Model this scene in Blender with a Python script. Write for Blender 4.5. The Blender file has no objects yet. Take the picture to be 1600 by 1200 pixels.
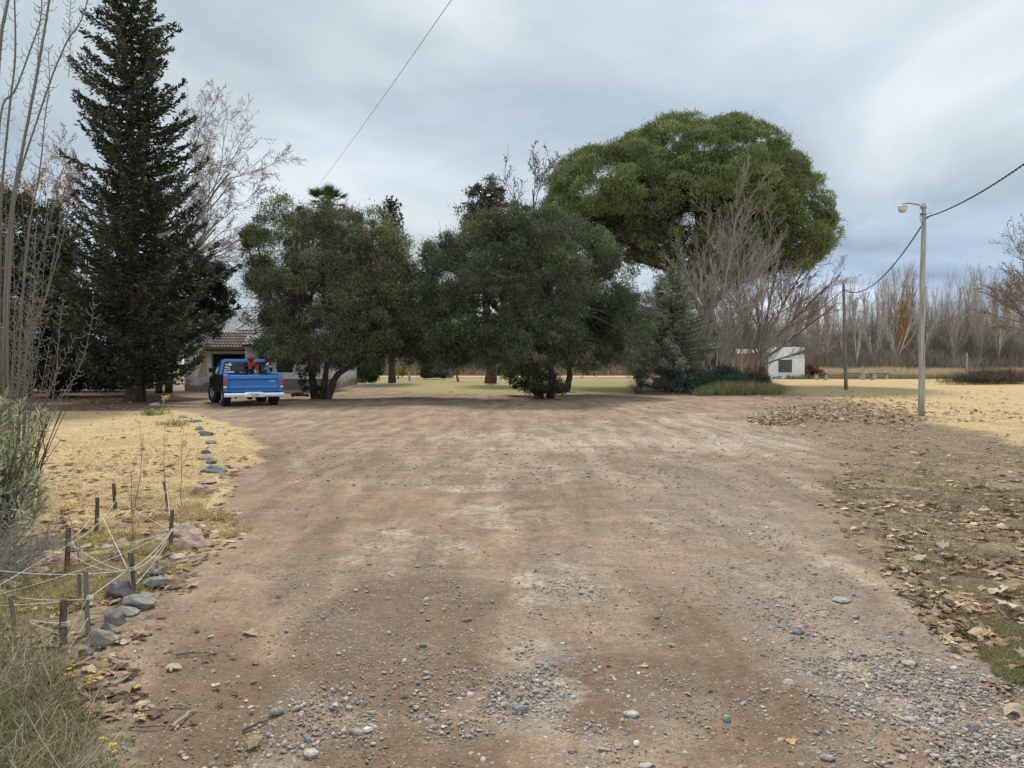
import bpy, math
import numpy as np
from math import radians, sin, cos, pi

S = bpy.context.scene
COL = S.collection
CAMH = 1.58
PITCH = math.atan(32 / 1200)

# ------------------------------------------------------------------ camera
cam_d = bpy.data.cameras.new('camera')
cam_d.sensor_width = 36
cam_d.lens = 27
cam_d.clip_end = 3000
cam_d.clip_start = 0.05
cam = bpy.data.objects.new('camera', cam_d)
COL.objects.link(cam)
cam.location = (0, 0, CAMH)
cam.rotation_euler = (pi / 2 - PITCH, 0, 0)
S.camera = cam

# ------------------------------------------------------------------ world, sun, exposure
SUN_EL, SUN_AZ = 48, -6          # azimuth clockwise from +Y (ahead of the camera)
S.view_settings.view_transform = 'Standard'
S.view_settings.look = 'None'
S.view_settings.gamma = 1
S.view_settings.exposure = 1.08
S.cycles.max_bounces = 5
S.cycles.diffuse_bounces = 3
S.cycles.transparent_max_bounces = 8
S.cycles.use_denoising = True
world = bpy.data.worlds.new('World')
S.world = world
world.use_nodes = True
wn, wl = world.node_tree.nodes, world.node_tree.links
wn.clear()


def wnode(t, **kw):
    n = wn.new(t)
    for k, v in kw.items():
        setattr(n, k, v)
    return n


def build_world():
    out = wnode('ShaderNodeOutputWorld')
    bg = wnode('ShaderNodeBackground')
    bg.inputs['Strength'].default_value = 0.1
    sky = wnode('ShaderNodeTexSky', sky_type='NISHITA', sun_disc=False)
    sky.sun_elevation = radians(SUN_EL)
    sky.sun_rotation = radians(SUN_AZ)
    sky.air_density = 1.0
    sky.dust_density = 1.5
    tc = wnode('ShaderNodeTexCoord')
    sep = wnode('ShaderNodeSeparateXYZ')
    wl.new(tc.outputs['Generated'], sep.inputs[0])
    zc = wnode('ShaderNodeMath', operation='MAXIMUM')
    wl.new(sep.outputs['Z'], zc.inputs[0]); zc.inputs[1].default_value = 0.0
    za = wnode('ShaderNodeMath', operation='ADD')
    wl.new(zc.outputs[0], za.inputs[0]); za.inputs[1].default_value = 0.16
    dx = wnode('ShaderNodeMath', operation='DIVIDE')
    dy = wnode('ShaderNodeMath', operation='DIVIDE')
    wl.new(sep.outputs['X'], dx.inputs[0]); wl.new(za.outputs[0], dx.inputs[1])
    wl.new(sep.outputs['Y'], dy.inputs[0]); wl.new(za.outputs[0], dy.inputs[1])
    cmb = wnode('ShaderNodeCombineXYZ')
    wl.new(dx.outputs[0], cmb.inputs[0]); wl.new(dy.outputs[0], cmb.inputs[1])

    def noise(scale, det, loc, sc=(1, 1, 1), rot=0, dist=0.0, rough=0.5):
        mp = wnode('ShaderNodeMapping')
        mp.inputs['Location'].default_value = loc
        mp.inputs['Scale'].default_value = sc
        mp.inputs['Rotation'].default_value = (0, 0, rot)
        wl.new(cmb.outputs[0], mp.inputs[0])
        n = wnode('ShaderNodeTexNoise')
        n.inputs['Scale'].default_value = scale
        n.inputs['Detail'].default_value = det
        n.inputs['Roughness'].default_value = rough
        n.inputs['Distortion'].default_value = dist
        wl.new(mp.outputs[0], n.inputs['Vector'])
        return n

    def ramp(src, stops):
        r = wnode('ShaderNodeValToRGB')
        el = r.color_ramp.elements
        while len(el) < len(stops):
            el.new(0.5)
        for e, (p, c) in zip(el, stops):
            e.position = p; e.color = (*c, 1)
        wl.new(src, r.inputs[0])
        return r
    n1 = noise(0.8, 5, (3.1, 1.7, 0), (1.0, 0.62, 1), 0.5, 0.7, 0.52)
    r1 = ramp(n1.outputs['Fac'], [(0.35, (1.85, 2.25, 2.62)), (0.44, (2.35, 2.78, 3.12)), (0.53, (2.95, 3.36, 3.6)), (0.64, (3.9, 4.2, 4.32))])
    # thin breaks of blue air low over the horizon
    n2 = noise(0.7, 4, (8.2, 5.3, 0), (0.5, 1.1, 1), 0.2, 0.3)
    gap = ramp(n2.outputs['Fac'], [(0.50, (0, 0, 0)), (0.66, (1, 1, 1))])
    low = wnode('ShaderNodeMapRange')
    low.inputs['From Min'].default_value = 0.02
    low.inputs['From Max'].default_value = 0.20
    low.inputs['To Min'].default_value = 1.0
    low.inputs['To Max'].default_value = 0.10
    wl.new(sep.outputs['Z'], low.inputs[0])
    gm = wnode('ShaderNodeMath', operation='MULTIPLY')
    wl.new(gap.outputs[0], gm.inputs[0]); wl.new(low.outputs[0], gm.inputs[1])
    sc = wnode('ShaderNodeMix', data_type='RGBA', blend_type='MULTIPLY')
    sc.inputs[0].default_value = 1
    wl.new(sky.outputs[0], sc.inputs[6]); sc.inputs[7].default_value = (0.75, 0.75, 0.82, 1)
    mx = wnode('ShaderNodeMix', data_type='RGBA')
    wl.new(gm.outputs[0], mx.inputs[0])
    wl.new(r1.outputs[0], mx.inputs[6]); wl.new(sc.outputs[2], mx.inputs[7])
    # bluish heavier bank low over the horizon
    bank = wnode('ShaderNodeMapRange', interpolation_type='SMOOTHSTEP')
    bank.inputs['From Min'].default_value = 0.05
    bank.inputs['From Max'].default_value = 0.28
    bank.inputs['To Min'].default_value = 0.55
    bank.inputs['To Max'].default_value = 0.0
    wl.new(sep.outputs['Z'], bank.inputs[0])
    rgt = wnode('ShaderNodeMapRange', interpolation_type='SMOOTHSTEP')
    rgt.inputs['From Min'].default_value = -0.1
    rgt.inputs['From Max'].default_value = 0.5
    wl.new(sep.outputs['X'], rgt.inputs[0])
    bm = wnode('ShaderNodeMath', operation='MULTIPLY')
    wl.new(bank.outputs[0], bm.inputs[0]); wl.new(rgt.outputs[0], bm.inputs[1])
    mx2 = wnode('ShaderNodeMix', data_type='RGBA', blend_type='MULTIPLY')
    wl.new(bm.outputs[0], mx2.inputs[0])
    wl.new(mx.outputs[2], mx2.inputs[6]); mx2.inputs[7].default_value = (0.62, 0.74, 1.0, 1)
    # sky gain added behind the camera to brighten surfaces that face it
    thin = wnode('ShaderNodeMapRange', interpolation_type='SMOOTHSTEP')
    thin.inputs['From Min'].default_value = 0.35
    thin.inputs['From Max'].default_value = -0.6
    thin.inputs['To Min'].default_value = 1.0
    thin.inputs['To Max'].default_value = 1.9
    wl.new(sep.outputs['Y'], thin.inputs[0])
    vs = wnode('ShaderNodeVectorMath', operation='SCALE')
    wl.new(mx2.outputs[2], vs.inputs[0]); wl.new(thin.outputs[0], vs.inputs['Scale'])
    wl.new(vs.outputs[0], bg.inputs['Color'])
    wl.new(bg.outputs[0], out.inputs[0])


build_world()
sun_d = bpy.data.lights.new('sun', 'SUN')
sun_d.energy = 2.0
sun_d.angle = radians(8)
sun_d.color = (1.0, 0.95, 0.87)
sun = bpy.data.objects.new('sun', sun_d)
COL.objects.link(sun)
sun.location = (0, 60, 60)
sun.rotation_euler = (-(pi / 2 - radians(SUN_EL)), 0, -radians(SUN_AZ))


# ------------------------------------------------------------------ helpers
def ray(px, py):
    u = (px - 800) / 1200; v = (py - 600) / 1200
    return np.array([u, cos(PITCH) - v * sin(PITCH), -sin(PITCH) - v * cos(PITCH)])


def at(px, py, Y):
    d = ray(px, py)
    return np.array([0, 0, CAMH]) + d * (Y / d[1])


def gnd(px, py):
    d = ray(px, py)
    t = CAMH / -d[2]
    return np.array([d[0] * t, d[1] * t, 0.0])


def _hash(ix, iy, seed):
    h = (ix.astype(np.int64) * 374761393 + iy.astype(np.int64) * 668265263 + seed * 974711) & 0xffffffff
    h = ((h ^ (h >> 13)) * 1274126177) & 0xffffffff
    return ((h ^ (h >> 16)) & 0xffff) / 65535.0


def vnoise(x, y, seed=0):
    x = np.asarray(x, float); y = np.asarray(y, float)
    ix = np.floor(x); iy = np.floor(y)
    fx = x - ix; fy = y - iy
    fx = fx * fx * (3 - 2 * fx); fy = fy * fy * (3 - 2 * fy)
    a = _hash(ix, iy, seed); b = _hash(ix + 1, iy, seed)
    c = _hash(ix, iy + 1, seed); d = _hash(ix + 1, iy + 1, seed)
    return (a * (1 - fx) + b * fx) * (1 - fy) + (c * (1 - fx) + d * fx) * fy


def fbm(x, y, seed=0, o=4):
    s = 0; a = 0.5; t = 0
    for i in range(o):
        s = s + a * vnoise(x * 2 ** i, y * 2 ** i, seed + i * 17); t += a; a *= 0.5
    return s / t


def norm(v):
    return v / np.maximum(np.linalg.norm(v, axis=-1, keepdims=True), 1e-9)


def tag(o, label=None, cat=None, group=None, kind=None):
    if label: o['label'] = label
    if cat: o['category'] = cat
    if group: o['group'] = group
    if kind: o['kind'] = kind
    return o


ORG = {}


def thing(name, loc, label, cat, group=None, rotz=0, rot=None):
    o = bpy.data.objects.new(name, None)
    COL.objects.link(o)
    o.location = tuple(loc)
    o.rotation_euler = rot if rot else (0, 0, rotz)
    o.empty_display_size = 0.3
    ORG[o.name] = np.array(loc, float)
    return tag(o, label, cat, group)


def dup(root, loc, rotz=0.0, scale=1.0, label=None, group=None):
    r = root.copy(); COL.objects.link(r)
    r.location = tuple(loc); r.rotation_euler = (0, 0, rotz)
    r.scale = (scale, scale, scale) if np.isscalar(scale) else scale
    if label: r['label'] = label
    if group: r['group'] = group
    for ch in list(root.children):
        c = ch.copy(); COL.objects.link(c); c.parent = r
        for g in list(ch.children):
            d = g.copy(); COL.objects.link(d); d.parent = c
    return r


class G:
    """collects vertices, polygons, colours and builds one mesh object"""

    def __init__(self):
        self.V = []; self.F = []; self.M = []; self.C = []; self.n = 0

    def add(self, V, F, mat=0, col=(1, 1, 1)):
        V = np.asarray(V, float).reshape(-1, 3)
        if not isinstance(F, list):
            F = [F]
        for f in F:
            f = np.asarray(f, np.int64)
            self.F.append(f + self.n)
            self.M.append(np.full(len(f), mat, np.int32))
        self.V.append(V)
        c = np.asarray(col, float)
        if c.ndim == 1:
            c = np.tile(c, (len(V), 1))
        self.C.append(c)
        self.n += len(V)

    def box(self, x0, x1, y0, y1, z0, z1, mat=0, col=(1, 1, 1)):
        V = [(x0, y0, z0), (x1, y0, z0), (x1, y1, z0), (x0, y1, z0), (x0, y0, z1), (x1, y0, z1), (x1, y1, z1), (x0, y1, z1)]
        F = [(0, 3, 2, 1), (4, 5, 6, 7), (0, 1, 5, 4), (1, 2, 6, 5), (2, 3, 7, 6), (3, 0, 4, 7)]
        self.add(V, np.array(F), mat, col)

    def hexa(self, P, mat=0, col=(1, 1, 1)):
        F = [(0, 3, 2, 1), (4, 5, 6, 7), (0, 1, 5, 4), (1, 2, 6, 5), (2, 3, 7, 6), (3, 0, 4, 7)]
        self.add(P, np.array(F), mat, col)

    def prism(self, prof, axis, a0, a1, mat=0, col=(1, 1, 1)):
        """prof: 2-D points; axis 0: (y,z) along x, 1: (x,z) along y, 2: (x,y) along z"""
        n = len(prof)
        V = []
        for a in (a0, a1):
            for (p, q) in prof:
                V.append((a, p, q) if axis == 0 else (p, a, q) if axis == 1 else (p, q, a))
        side = [(i, (i + 1) % n, n + (i + 1) % n, n + i) for i in range(n)]
        self.add(V, [np.array(side), np.array([list(range(n))[::-1], list(range(n, 2 * n))])], mat, col)

    def tube(self, P, R, sides=8, mat=0, col=(1, 1, 1), cap=True, lump=0.0, rng=None):
        P = np.asarray(P, float); n = len(P)
        R = np.full(n, R, float) if np.isscalar(R) else np.asarray(R, float)
        T = norm(np.gradient(P, axis=0))
        ref = np.array([0.0, 0, 1]) if abs(T[0][2]) < 0.9 else np.array([1.0, 0, 0])
        rings = []
        u = norm(np.cross(T[0], ref))
        for i in range(n):
            u = norm(u - T[i] * np.dot(u, T[i]))
            w = np.cross(T[i], u)
            a = np.linspace(0, 2 * pi, sides, endpoint=False)
            rr = R[i] * (1 + (lump * rng.uniform(-1, 1, sides) if lump else 0))
            rings.append(P[i] + (np.cos(a) * rr)[:, None] * u + (np.sin(a) * rr)[:, None] * w)
        V = np.concatenate(rings)
        i0 = np.arange(sides); i1 = (i0 + 1) % sides
        F = np.concatenate([np.stack([i0 + k * sides, i1 + k * sides, i1 + (k + 1) * sides, i0 + (k + 1) * sides], 1) for k in range(n - 1)])
        FF = [F]
        if cap:
            FF.append(np.array([list(range(sides))[::-1], list(range((n - 1) * sides, n * sides))]))
        self.add(V, FF, mat, col)

    def segs(self, P0, P1, R0, R1, sides=4, mat=0, col=(1, 1, 1)):
        P0 = np.asarray(P0, float); P1 = np.asarray(P1, float)
        n = len(P0)
        if n == 0: return
        T = norm(P1 - P0)
        ref = np.where(np.abs(T[:, 1:2]) < 0.9, np.array([[0.0, 1, 0]]), np.array([[1.0, 0, 0]]))
        u = norm(np.cross(T, ref)); w = np.cross(T, u)
        a = np.linspace(0, 2 * pi, sides, endpoint=False)
        ca, sa = np.cos(a)[None, :, None], np.sin(a)[None, :, None]
        off = ca * u[:, None, :] + sa * w[:, None, :]
        A = P0[:, None, :] + off * np.asarray(R0)[:, None, None]
        B = P1[:, None, :] + off * np.asarray(R1)[:, None, None]
        V = np.concatenate([A, B], 1).reshape(-1, 3)
        i0 = np.arange(sides); i1 = (i0 + 1) % sides
        f = np.stack([i0, i1, i1 + sides, i0 + sides], 1)
        F = (np.arange(n)[:, None, None] * 2 * sides + f[None]).reshape(-1, 4)
        c = np.asarray(col, float)
        if c.ndim == 2: c = np.repeat(c, 2 * sides, axis=0)
        self.add(V, F, mat, c)

    def leaves(self, C, D, N, L, W, mat=0, col=(1, 1, 1), fold=0.0):
        C = np.asarray(C, float); n = len(C)
        D = norm(D); s = norm(np.cross(D, N)); up = np.cross(s, D)
        L = np.broadcast_to(np.asarray(L, float), (n,))[:, None]
        W = np.broadcast_to(np.asarray(W, float), (n,))[:, None]
        V = np.stack([C - D * L / 2, C + s * W / 2 + up * W * fold, C + D * L / 2, C - s * W / 2 + up * W * fold], 1).reshape(-1, 3)
        F = np.arange(4 * n).reshape(n, 4)
        c = np.asarray(col, float)
        if c.ndim == 2: c = np.repeat(c, 4, axis=0)
        self.add(V, F, mat, c)

    def blades(self, B, D, L, W, bend, nseg=2, mat=0, col=(1, 1, 1), rng=None):
        """grass-like strips from B, along D, bending over by 'bend' (vector)"""
        n = len(B)
        D = norm(D)
        az = rng.uniform(0, 2 * pi, n)
        s = np.stack([np.cos(az), np.sin(az), np.zeros(n)], 1)
        L = np.broadcast_to(np.asarray(L, float), (n,))[:, None]
        W = np.broadcast_to(np.asarray(W, float), (n,))[:, None]
        rows = []
        for k in range(nseg + 1):
            t = k / nseg
            c = B + D * L * t + bend * L * t * t
            if k < nseg:
                w = W * (1 - 0.55 * t) / 2
                rows += [c - s * w, c + s * w]
            else:
                rows += [c]
        m = 2 * nseg + 1
        V = np.stack(rows, 1).reshape(-1, 3)
        base = (np.arange(n) * m)[:, None]
        FF = []
        for k in range(nseg - 1):
            FF.append(base + np.array([[2 * k, 2 * k + 1, 2 * k + 3, 2 * k + 2]]))
        FF.append(base + np.array([[2 * nseg - 2, 2 * nseg - 1, 2 * nseg]]))
        c = np.asarray(col, float)
        if c.ndim == 2: c = np.repeat(c, m, axis=0)
        self.add(V, FF, mat, c)

    def build(self, name, mats, parent=None, origin=None, local=False, smooth=False, bevel=0.0):
        V = np.concatenate(self.V)
        if parent is not None and not local:
            V = V - ORG[parent.name]
        elif origin is not None:
            V = V - np.asarray(origin, float)
        me = bpy.data.meshes.new(name)
        nf = sum(len(f) for f in self.F)
        nl = sum(f.size for f in self.F)
        me.vertices.add(len(V)); me.vertices.foreach_set('co', V.astype(np.float32).ravel())
        me.loops.add(nl); me.polygons.add(nf)
        me.loops.foreach_set('vertex_index', np.concatenate([f.ravel() for f in self.F]).astype(np.int32))
        tot = np.concatenate([np.full(len(f), f.shape[1], np.int64) for f in self.F])
        st = np.concatenate([[0], np.cumsum(tot)[:-1]])
        me.polygons.foreach_set('loop_start', st.astype(np.int32))
        me.polygons.foreach_set('material_index', np.concatenate(self.M))
        me.polygons.foreach_set('use_smooth', np.full(nf, bool(smooth)))
        ca = me.color_attributes.new('col', 'FLOAT_COLOR', 'POINT')
        C = np.concatenate(self.C)
        ca.data.foreach_set('color', np.concatenate([C, np.ones((len(C), 1))], 1).astype(np.float32).ravel())
        if not isinstance(mats, (list, tuple)): mats = [mats]
        for m in mats: me.materials.append(m)
        me.update(calc_edges=True)
        o = bpy.data.objects.new(name, me)
        COL.objects.link(o)
        if parent is not None:
            o.parent = parent
            ORG[o.name] = ORG.get(parent.name, np.zeros(3))
        elif origin is not None:
            o.location = tuple(origin)
            ORG[o.name] = np.array(origin, float)
        if bevel:
            b = o.modifiers.new('bevel', 'BEVEL'); b.width = bevel; b.segments = 2; b.limit_method = 'ANGLE'
            b.harden_normals = False
        return o


# ------------------------------------------------------------------ materials
MATS = {}


def base_mat(name):
    m = bpy.data.materials.new(name); m.use_nodes = True
    nt = m.node_tree
    b = nt.nodes['Principled BSDF']
    MATS[name] = m
    return m, nt, b


def attr_mat(name, rough=0.7, spec=0.25, trans=0.0, bump=0.0, bscale=40, vary=0.0, vscale=8):
    m, nt, b = base_mat(name)
    a = nt.nodes.new('ShaderNodeAttribute'); a.attribute_name = 'col'
    src = a.outputs['Color']
    if vary or bump:
        tc = nt.nodes.new('ShaderNodeTexCoord')
    if vary:
        n = nt.nodes.new('ShaderNodeTexNoise'); n.inputs['Scale'].default_value = vscale; n.inputs['Detail'].default_value = 5
        nt.links.new(tc.outputs['Object'], n.inputs['Vector'])
        mr = nt.nodes.new('ShaderNodeMapRange'); mr.inputs['From Min'].default_value = 0.3; mr.inputs['From Max'].default_value = 0.7
        mr.inputs['To Min'].default_value = 1 - vary; mr.inputs['To Max'].default_value = 1 + vary
        nt.links.new(n.outputs['Fac'], mr.inputs[0])
        vm = nt.nodes.new('ShaderNodeVectorMath'); vm.operation = 'SCALE'
        nt.links.new(src, vm.inputs[0]); nt.links.new(mr.outputs[0], vm.inputs['Scale'])
        src = vm.outputs[0]
    nt.links.new(src, b.inputs['Base Color'])
    b.inputs['Roughness'].default_value = rough
    b.inputs['Specular IOR Level'].default_value = spec
    if bump:
        n2 = nt.nodes.new('ShaderNodeTexNoise'); n2.inputs['Scale'].default_value = bscale; n2.inputs['Detail'].default_value = 6
        nt.links.new(tc.outputs['Object'], n2.inputs['Vector'])
        bp = nt.nodes.new('ShaderNodeBump'); bp.inputs['Strength'].default_value = bump; bp.inputs['Distance'].default_value = 0.02
        nt.links.new(n2.outputs['Fac'], bp.inputs['Height']); nt.links.new(bp.outputs[0], b.inputs['Normal'])
    if trans:
        out = nt.nodes['Material Output']
        tr = nt.nodes.new('ShaderNodeBsdfTranslucent'); nt.links.new(src, tr.inputs[0])
        ms = nt.nodes.new('ShaderNodeMixShader'); ms.inputs[0].default_value = trans
        nt.links.new(b.outputs[0], ms.inputs[1]); nt.links.new(tr.outputs[0], ms.inputs[2])
        nt.links.new(ms.outputs[0], out.inputs[0])
    return m


def noise_mat(name, c1, c2, scale=6, rough=0.8, bump=0.3, stretch=(1, 1, 1), spec=0.2, metal=0.0, bdist=0.02, detail=6, lo=0.35, hi=0.65, bscale=None, coat=0.0):
    m, nt, b = base_mat(name)
    tc = nt.nodes.new('ShaderNodeTexCoord')
    mp = nt.nodes.new('ShaderNodeMapping'); mp.inputs['Scale'].default_value = stretch
    nt.links.new(tc.outputs['Object'], mp.inputs[0])
    n = nt.nodes.new('ShaderNodeTexNoise'); n.inputs['Scale'].default_value = scale; n.inputs['Detail'].default_value = detail
    nt.links.new(mp.outputs[0], n.inputs['Vector'])
    r = nt.nodes.new('ShaderNodeValToRGB')
    r.color_ramp.elements[0].position = lo; r.color_ramp.elements[0].color = (*c1, 1)
    r.color_ramp.elements[1].position = hi; r.color_ramp.elements[1].color = (*c2, 1)
    nt.links.new(n.outputs['Fac'], r.inputs[0])
    nt.links.new(r.outputs[0], b.inputs['Base Color'])
    b.inputs['Roughness'].default_value = rough; b.inputs['Specular IOR Level'].default_value = spec
    b.inputs['Metallic'].default_value = metal
    b.inputs['Coat Weight'].default_value = coat
    if bump:
        n2 = nt.nodes.new('ShaderNodeTexNoise'); n2.inputs['Scale'].default_value = bscale or scale * 3; n2.inputs['Detail'].default_value = 5
        nt.links.new(mp.outputs[0], n2.inputs['Vector'])
        bp = nt.nodes.new('ShaderNodeBump'); bp.inputs['Strength'].default_value = bump; bp.inputs['Distance'].default_value = bdist
        nt.links.new(n2.outputs['Fac'], bp.inputs['Height']); nt.links.new(bp.outputs[0], b.inputs['Normal'])
    return m


M_leaf = attr_mat('foliage', 0.6, 0.25, trans=0.22)
M_needle = attr_mat('needle_foliage', 0.65, 0.2, trans=0.12)
M_straw = attr_mat('dry_grass_blades', 0.8, 0.15, trans=0.25)
M_litter = attr_mat('dry_leaf', 0.75, 0.2, trans=0.15)
M_stone = attr_mat('stone', 0.85, 0.15, bump=0.6, bscale=45, vary=0.35, vscale=22)
M_twig = attr_mat('twig', 0.85, 0.15)
M_bark = noise_mat('dark_bark', (0.035, 0.026, 0.02), (0.10, 0.078, 0.06), 5, 0.9, 0.8, (3, 3, 0.6), bdist=0.05)
M_barkred = noise_mat('reddish_bark', (0.05, 0.033, 0.025), (0.14, 0.09, 0.065), 5, 0.9, 0.8, (3, 3, 0.6), bdist=0.05)
M_polewood = noise_mat('weathered_pole_wood', (0.24, 0.21, 0.17), (0.44, 0.40, 0.34), 4, 0.85, 0.4, (6, 6, 0.35), bdist=0.01)
M_polewood2 = noise_mat('brown_pole_wood', (0.12, 0.10, 0.08), (0.25, 0.215, 0.17), 4, 0.85, 0.4, (6, 6, 0.35), bdist=0.01)
M_stake = noise_mat('stake_wood', (0.07, 0.048, 0.035), (0.17, 0.125, 0.095), 12, 0.9, 0.5, (4, 4, 0.6), bdist=0.006)
M_metal = noise_mat('grey_metal', (0.22, 0.23, 0.24), (0.34, 0.35, 0.36), 10, 0.5, 0.0, metal=0.6)
M_black = noise_mat('black_rubber', (0.012, 0.012, 0.013), (0.03, 0.03, 0.03), 10, 0.75, 0.0)
M_cable = noise_mat('black_cable', (0.02, 0.02, 0.022), (0.04, 0.04, 0.045), 30, 0.6, 0.0)
M_string = noise_mat('white_string', (0.48, 0.45, 0.41), (0.74, 0.72, 0.68), 60, 0.8, 0.0)

# ------------------------------------------------------------------ zones of the ground (plan polygons)


def plan(pts):
    return np.array([gnd(*p)[:2] for p in pts])


ZONES = {
    'lawn': plan([(-500, 640), (130, 641), (262, 640), (330, 652), (392, 672), (412, 697), (398, 722), (352, 740), (345, 790), (368, 828), (330, 862), (262, 870), (120, 860), (-500, 860)]),
    'bed': plan([(-900, 850), (60, 845), (150, 815), (285, 790), (372, 832), (325, 872), (262, 925), (205, 975), (150, 1040), (175, 1100), (215, 1180), (260, 1300), (-900, 1400)]),
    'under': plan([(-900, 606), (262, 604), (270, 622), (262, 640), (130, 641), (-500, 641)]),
    'straw': plan([(1225, 603), (1600, 602), (2600, 602), (2900, 760), (1900, 735), (1600, 695), (1460, 660), (1330, 628), (1235, 612)]),
    'rough': plan([(1180, 655), (1270, 630), (1330, 626), (1460, 655), (1600, 690), (2500, 740), (2900, 1500), (1700, 1180), (1600, 1085), (1500, 985), (1375, 870), (1290, 775), (1340, 712)]),
    'back': plan([(545, 602), (600, 592), (1000, 592), (1020, 617), (900, 617), (780, 617), (650, 613)]),
    'far': plan([(-2000, 588), (500, 588), (1000, 588), (1235, 604), (2600, 602), (4000, 575), (2000, 569.2), (-1500, 569.2)]),
    'yuccabed': plan([(985, 618), (1000, 596), (1200, 592), (1228, 612), (1130, 619)]),  # ground of the yucca bed, coloured dark brown
}


def sdist(poly, x, y):
    """signed distance, positive inside"""
    d = np.full(x.shape, 1e18); inside = np.zeros(x.shape, bool)
    n = len(poly)
    for i in range(n):
        ax, ay = poly[i]; bx, by = poly[(i + 1) % n]
        ex, ey = bx - ax, by - ay
        t = np.clip(((x - ax) * ex + (y - ay) * ey) / (ex * ex + ey * ey + 1e-12), 0, 1)
        d = np.minimum(d, (x - ax - t * ex) ** 2 + (y - ay - t * ey) ** 2)
        c = ((ay > y) != (by > y)) & (x < (bx - ax) * (y - ay) / (by - ay + 1e-12) + ax)
        inside ^= c
    d = np.sqrt(d)
    return np.where(inside, d, -d)


def zone(name, x, y, soft=0.25, wob=0.6, seed=3):
    dist = np.hypot(x, y)
    sd = sdist(ZONES[name], x, y)
    w = np.clip(dist * 0.07, 0.2, 3.0)
    sd = sd + (fbm(x * 0.9, y * 0.9, seed, 4) - 0.5) * wob * w * 2
    s = soft * w
    return np.clip(sd / (2 * s) + 0.5, 0, 1)


def px_of(x, y):
    y = np.maximum(y, 0.5)
    return 800 + 1200 * x / y, 568 + 1200 * CAMH / y


# places where loose stones gather, in plan: (px, py, half width px, half height px, amount)
DUMMY = 0
TRK = [([(470, 1000), (500, 880), (520, 790), (500, 740), (455, 690), (430, 665), (420, 652)], .11, .9), ([(400, 1180), (420, 1000), (455, 860), (480, 790), (462, 735), (425, 690)], .14, .4), ([(650, 1260), (640, 1000), (610, 860), (575, 760), (520, 700), (480, 665)], .2, .55), ([(1010, 1260), (900, 1000), (840, 880), (760, 780), (660, 720)], .22, .45), ([(1180, 1260), (1090, 1000), (1060, 860), (1080, 740), (1140, 670)], .22, .4), ([(860, 1260), (860, 1000), (880, 860), (960, 740), (1080, 670)], .2, .35)]
GRAV = [(1560, 1170, 150, 60, .9), (1440, 1090, 150, 70, 1.0), (1330, 1010, 140, 65, 1.0), (1250, 950, 110, 50, .95), (1210, 890, 130, 45, .8),
        (1200, 830, 150, 50, .75), (1130, 780, 170, 50, .6), (1000, 720, 260, 40, .25), (880, 960, 120, 60, .35), (620, 960, 160, 90, .25), (1000, 900, 160, 60, .3), (855, 1025, 60, 32, .9), (830, 1095, 65, 45, 1.0), (890, 890, 70, 35, .55), (900, 920, 60, 20, .6),
        (530, 990, 60, 45, .5), (500, 1130, 110, 60, .5), (440, 1170, 90, 60, .5), (920, 1170, 80, 40, .7), (1080, 1110, 120, 60, .35), (700, 1100, 60, 70, .35),
        (960, 980, 300, 120, .12), (640, 900, 120, 60, .3), (480, 900, 90, 60, .3), (1000, 830, 130, 60, .3), (860, 740, 160, 40, .15), (1150, 700, 200, 50, .2), (1350, 1170, 120, 50, .5), (1480, 960, 90, 50, .3)]
PALE = [(1150, 680, 240, 40, .7), (640, 700, 200, 40, .35), (1100, 820, 160, 60, .35), (1280, 900, 150, 70, .4), (1420, 1040, 150, 80, .4), (1010, 688, 330, 34, .5), (860, 690, 190, 16, .9), (740, 762, 110, 7, 1.0), (700, 684, 60, 5, 1.0), (880, 910, 85, 45, .8), (850, 745, 150, 30, .35), (800, 800, 130, 30, .5), (640, 860, 120, 40, .5), (830, 1020, 70, 30, .6), (850, 1090, 70, 40, .6),
        (1180, 680, 160, 30, .45), (560, 700, 120, 25, .25), (690, 920, 90, 25, .3), (1150, 700, 200, 40, .3), (480, 660, 60, 12, .4)]
DARK = [(620, 1000, 170, 130, .8), (1010, 1080, 220, 130, .75), (720, 1180, 260, 70, .7), (1180, 1150, 200, 90, .6), (1050, 940, 120, 60, .6), (330, 1100, 120, 120, .7), (700, 800, 110, 40, .3), (500, 870, 60, 60, .4), (430, 720, 25, 40, .6), (700, 1130, 160, 70, .35), (280, 1030, 70, 90, .5), (270, 970, 60, 40, .4), (1100, 990, 130, 80, .3), (520, 790, 20, 60, .35), (1480, 760, 200, 70, .6), (1400, 830, 120, 60, .5),
        (300, 1150, 130, 60, .25), (740, 870, 60, 60, .2)]


def tracks(x, y):
    s = np.zeros_like(x)
    for pts, w, a in TRK:
        P = plan(pts)
        for (ax, ay), (bx, by) in zip(P[:-1], P[1:]):
            ex, ey = bx - ax, by - ay
            t = np.clip(((x - ax) * ex + (y - ay) * ey) / (ex * ex + ey * ey), 0, 1)
            d = np.hypot(x - ax - t * ex, y - ay - t * ey) + (fbm(x * 2, y * 2, 91) - .5) * w
            s = np.maximum(s, a * np.clip(1.5 - d / w, 0, 1))
    return s


def splat(L, x, y, seed):
    px, py = px_of(x, y)
    wob = (fbm(x * 1.3, y * 1.3, seed, 5) - 0.5) * 2.6
    s = np.zeros_like(x)
    for (cx, cy, rx, ry, a) in L:
        q = ((px - cx) / rx) ** 2 + ((py - cy) / ry) ** 2
        s = np.maximum(s, a * np.clip(1.35 - q + wob, 0, 1))
    return s * (y > 1.5)


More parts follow.
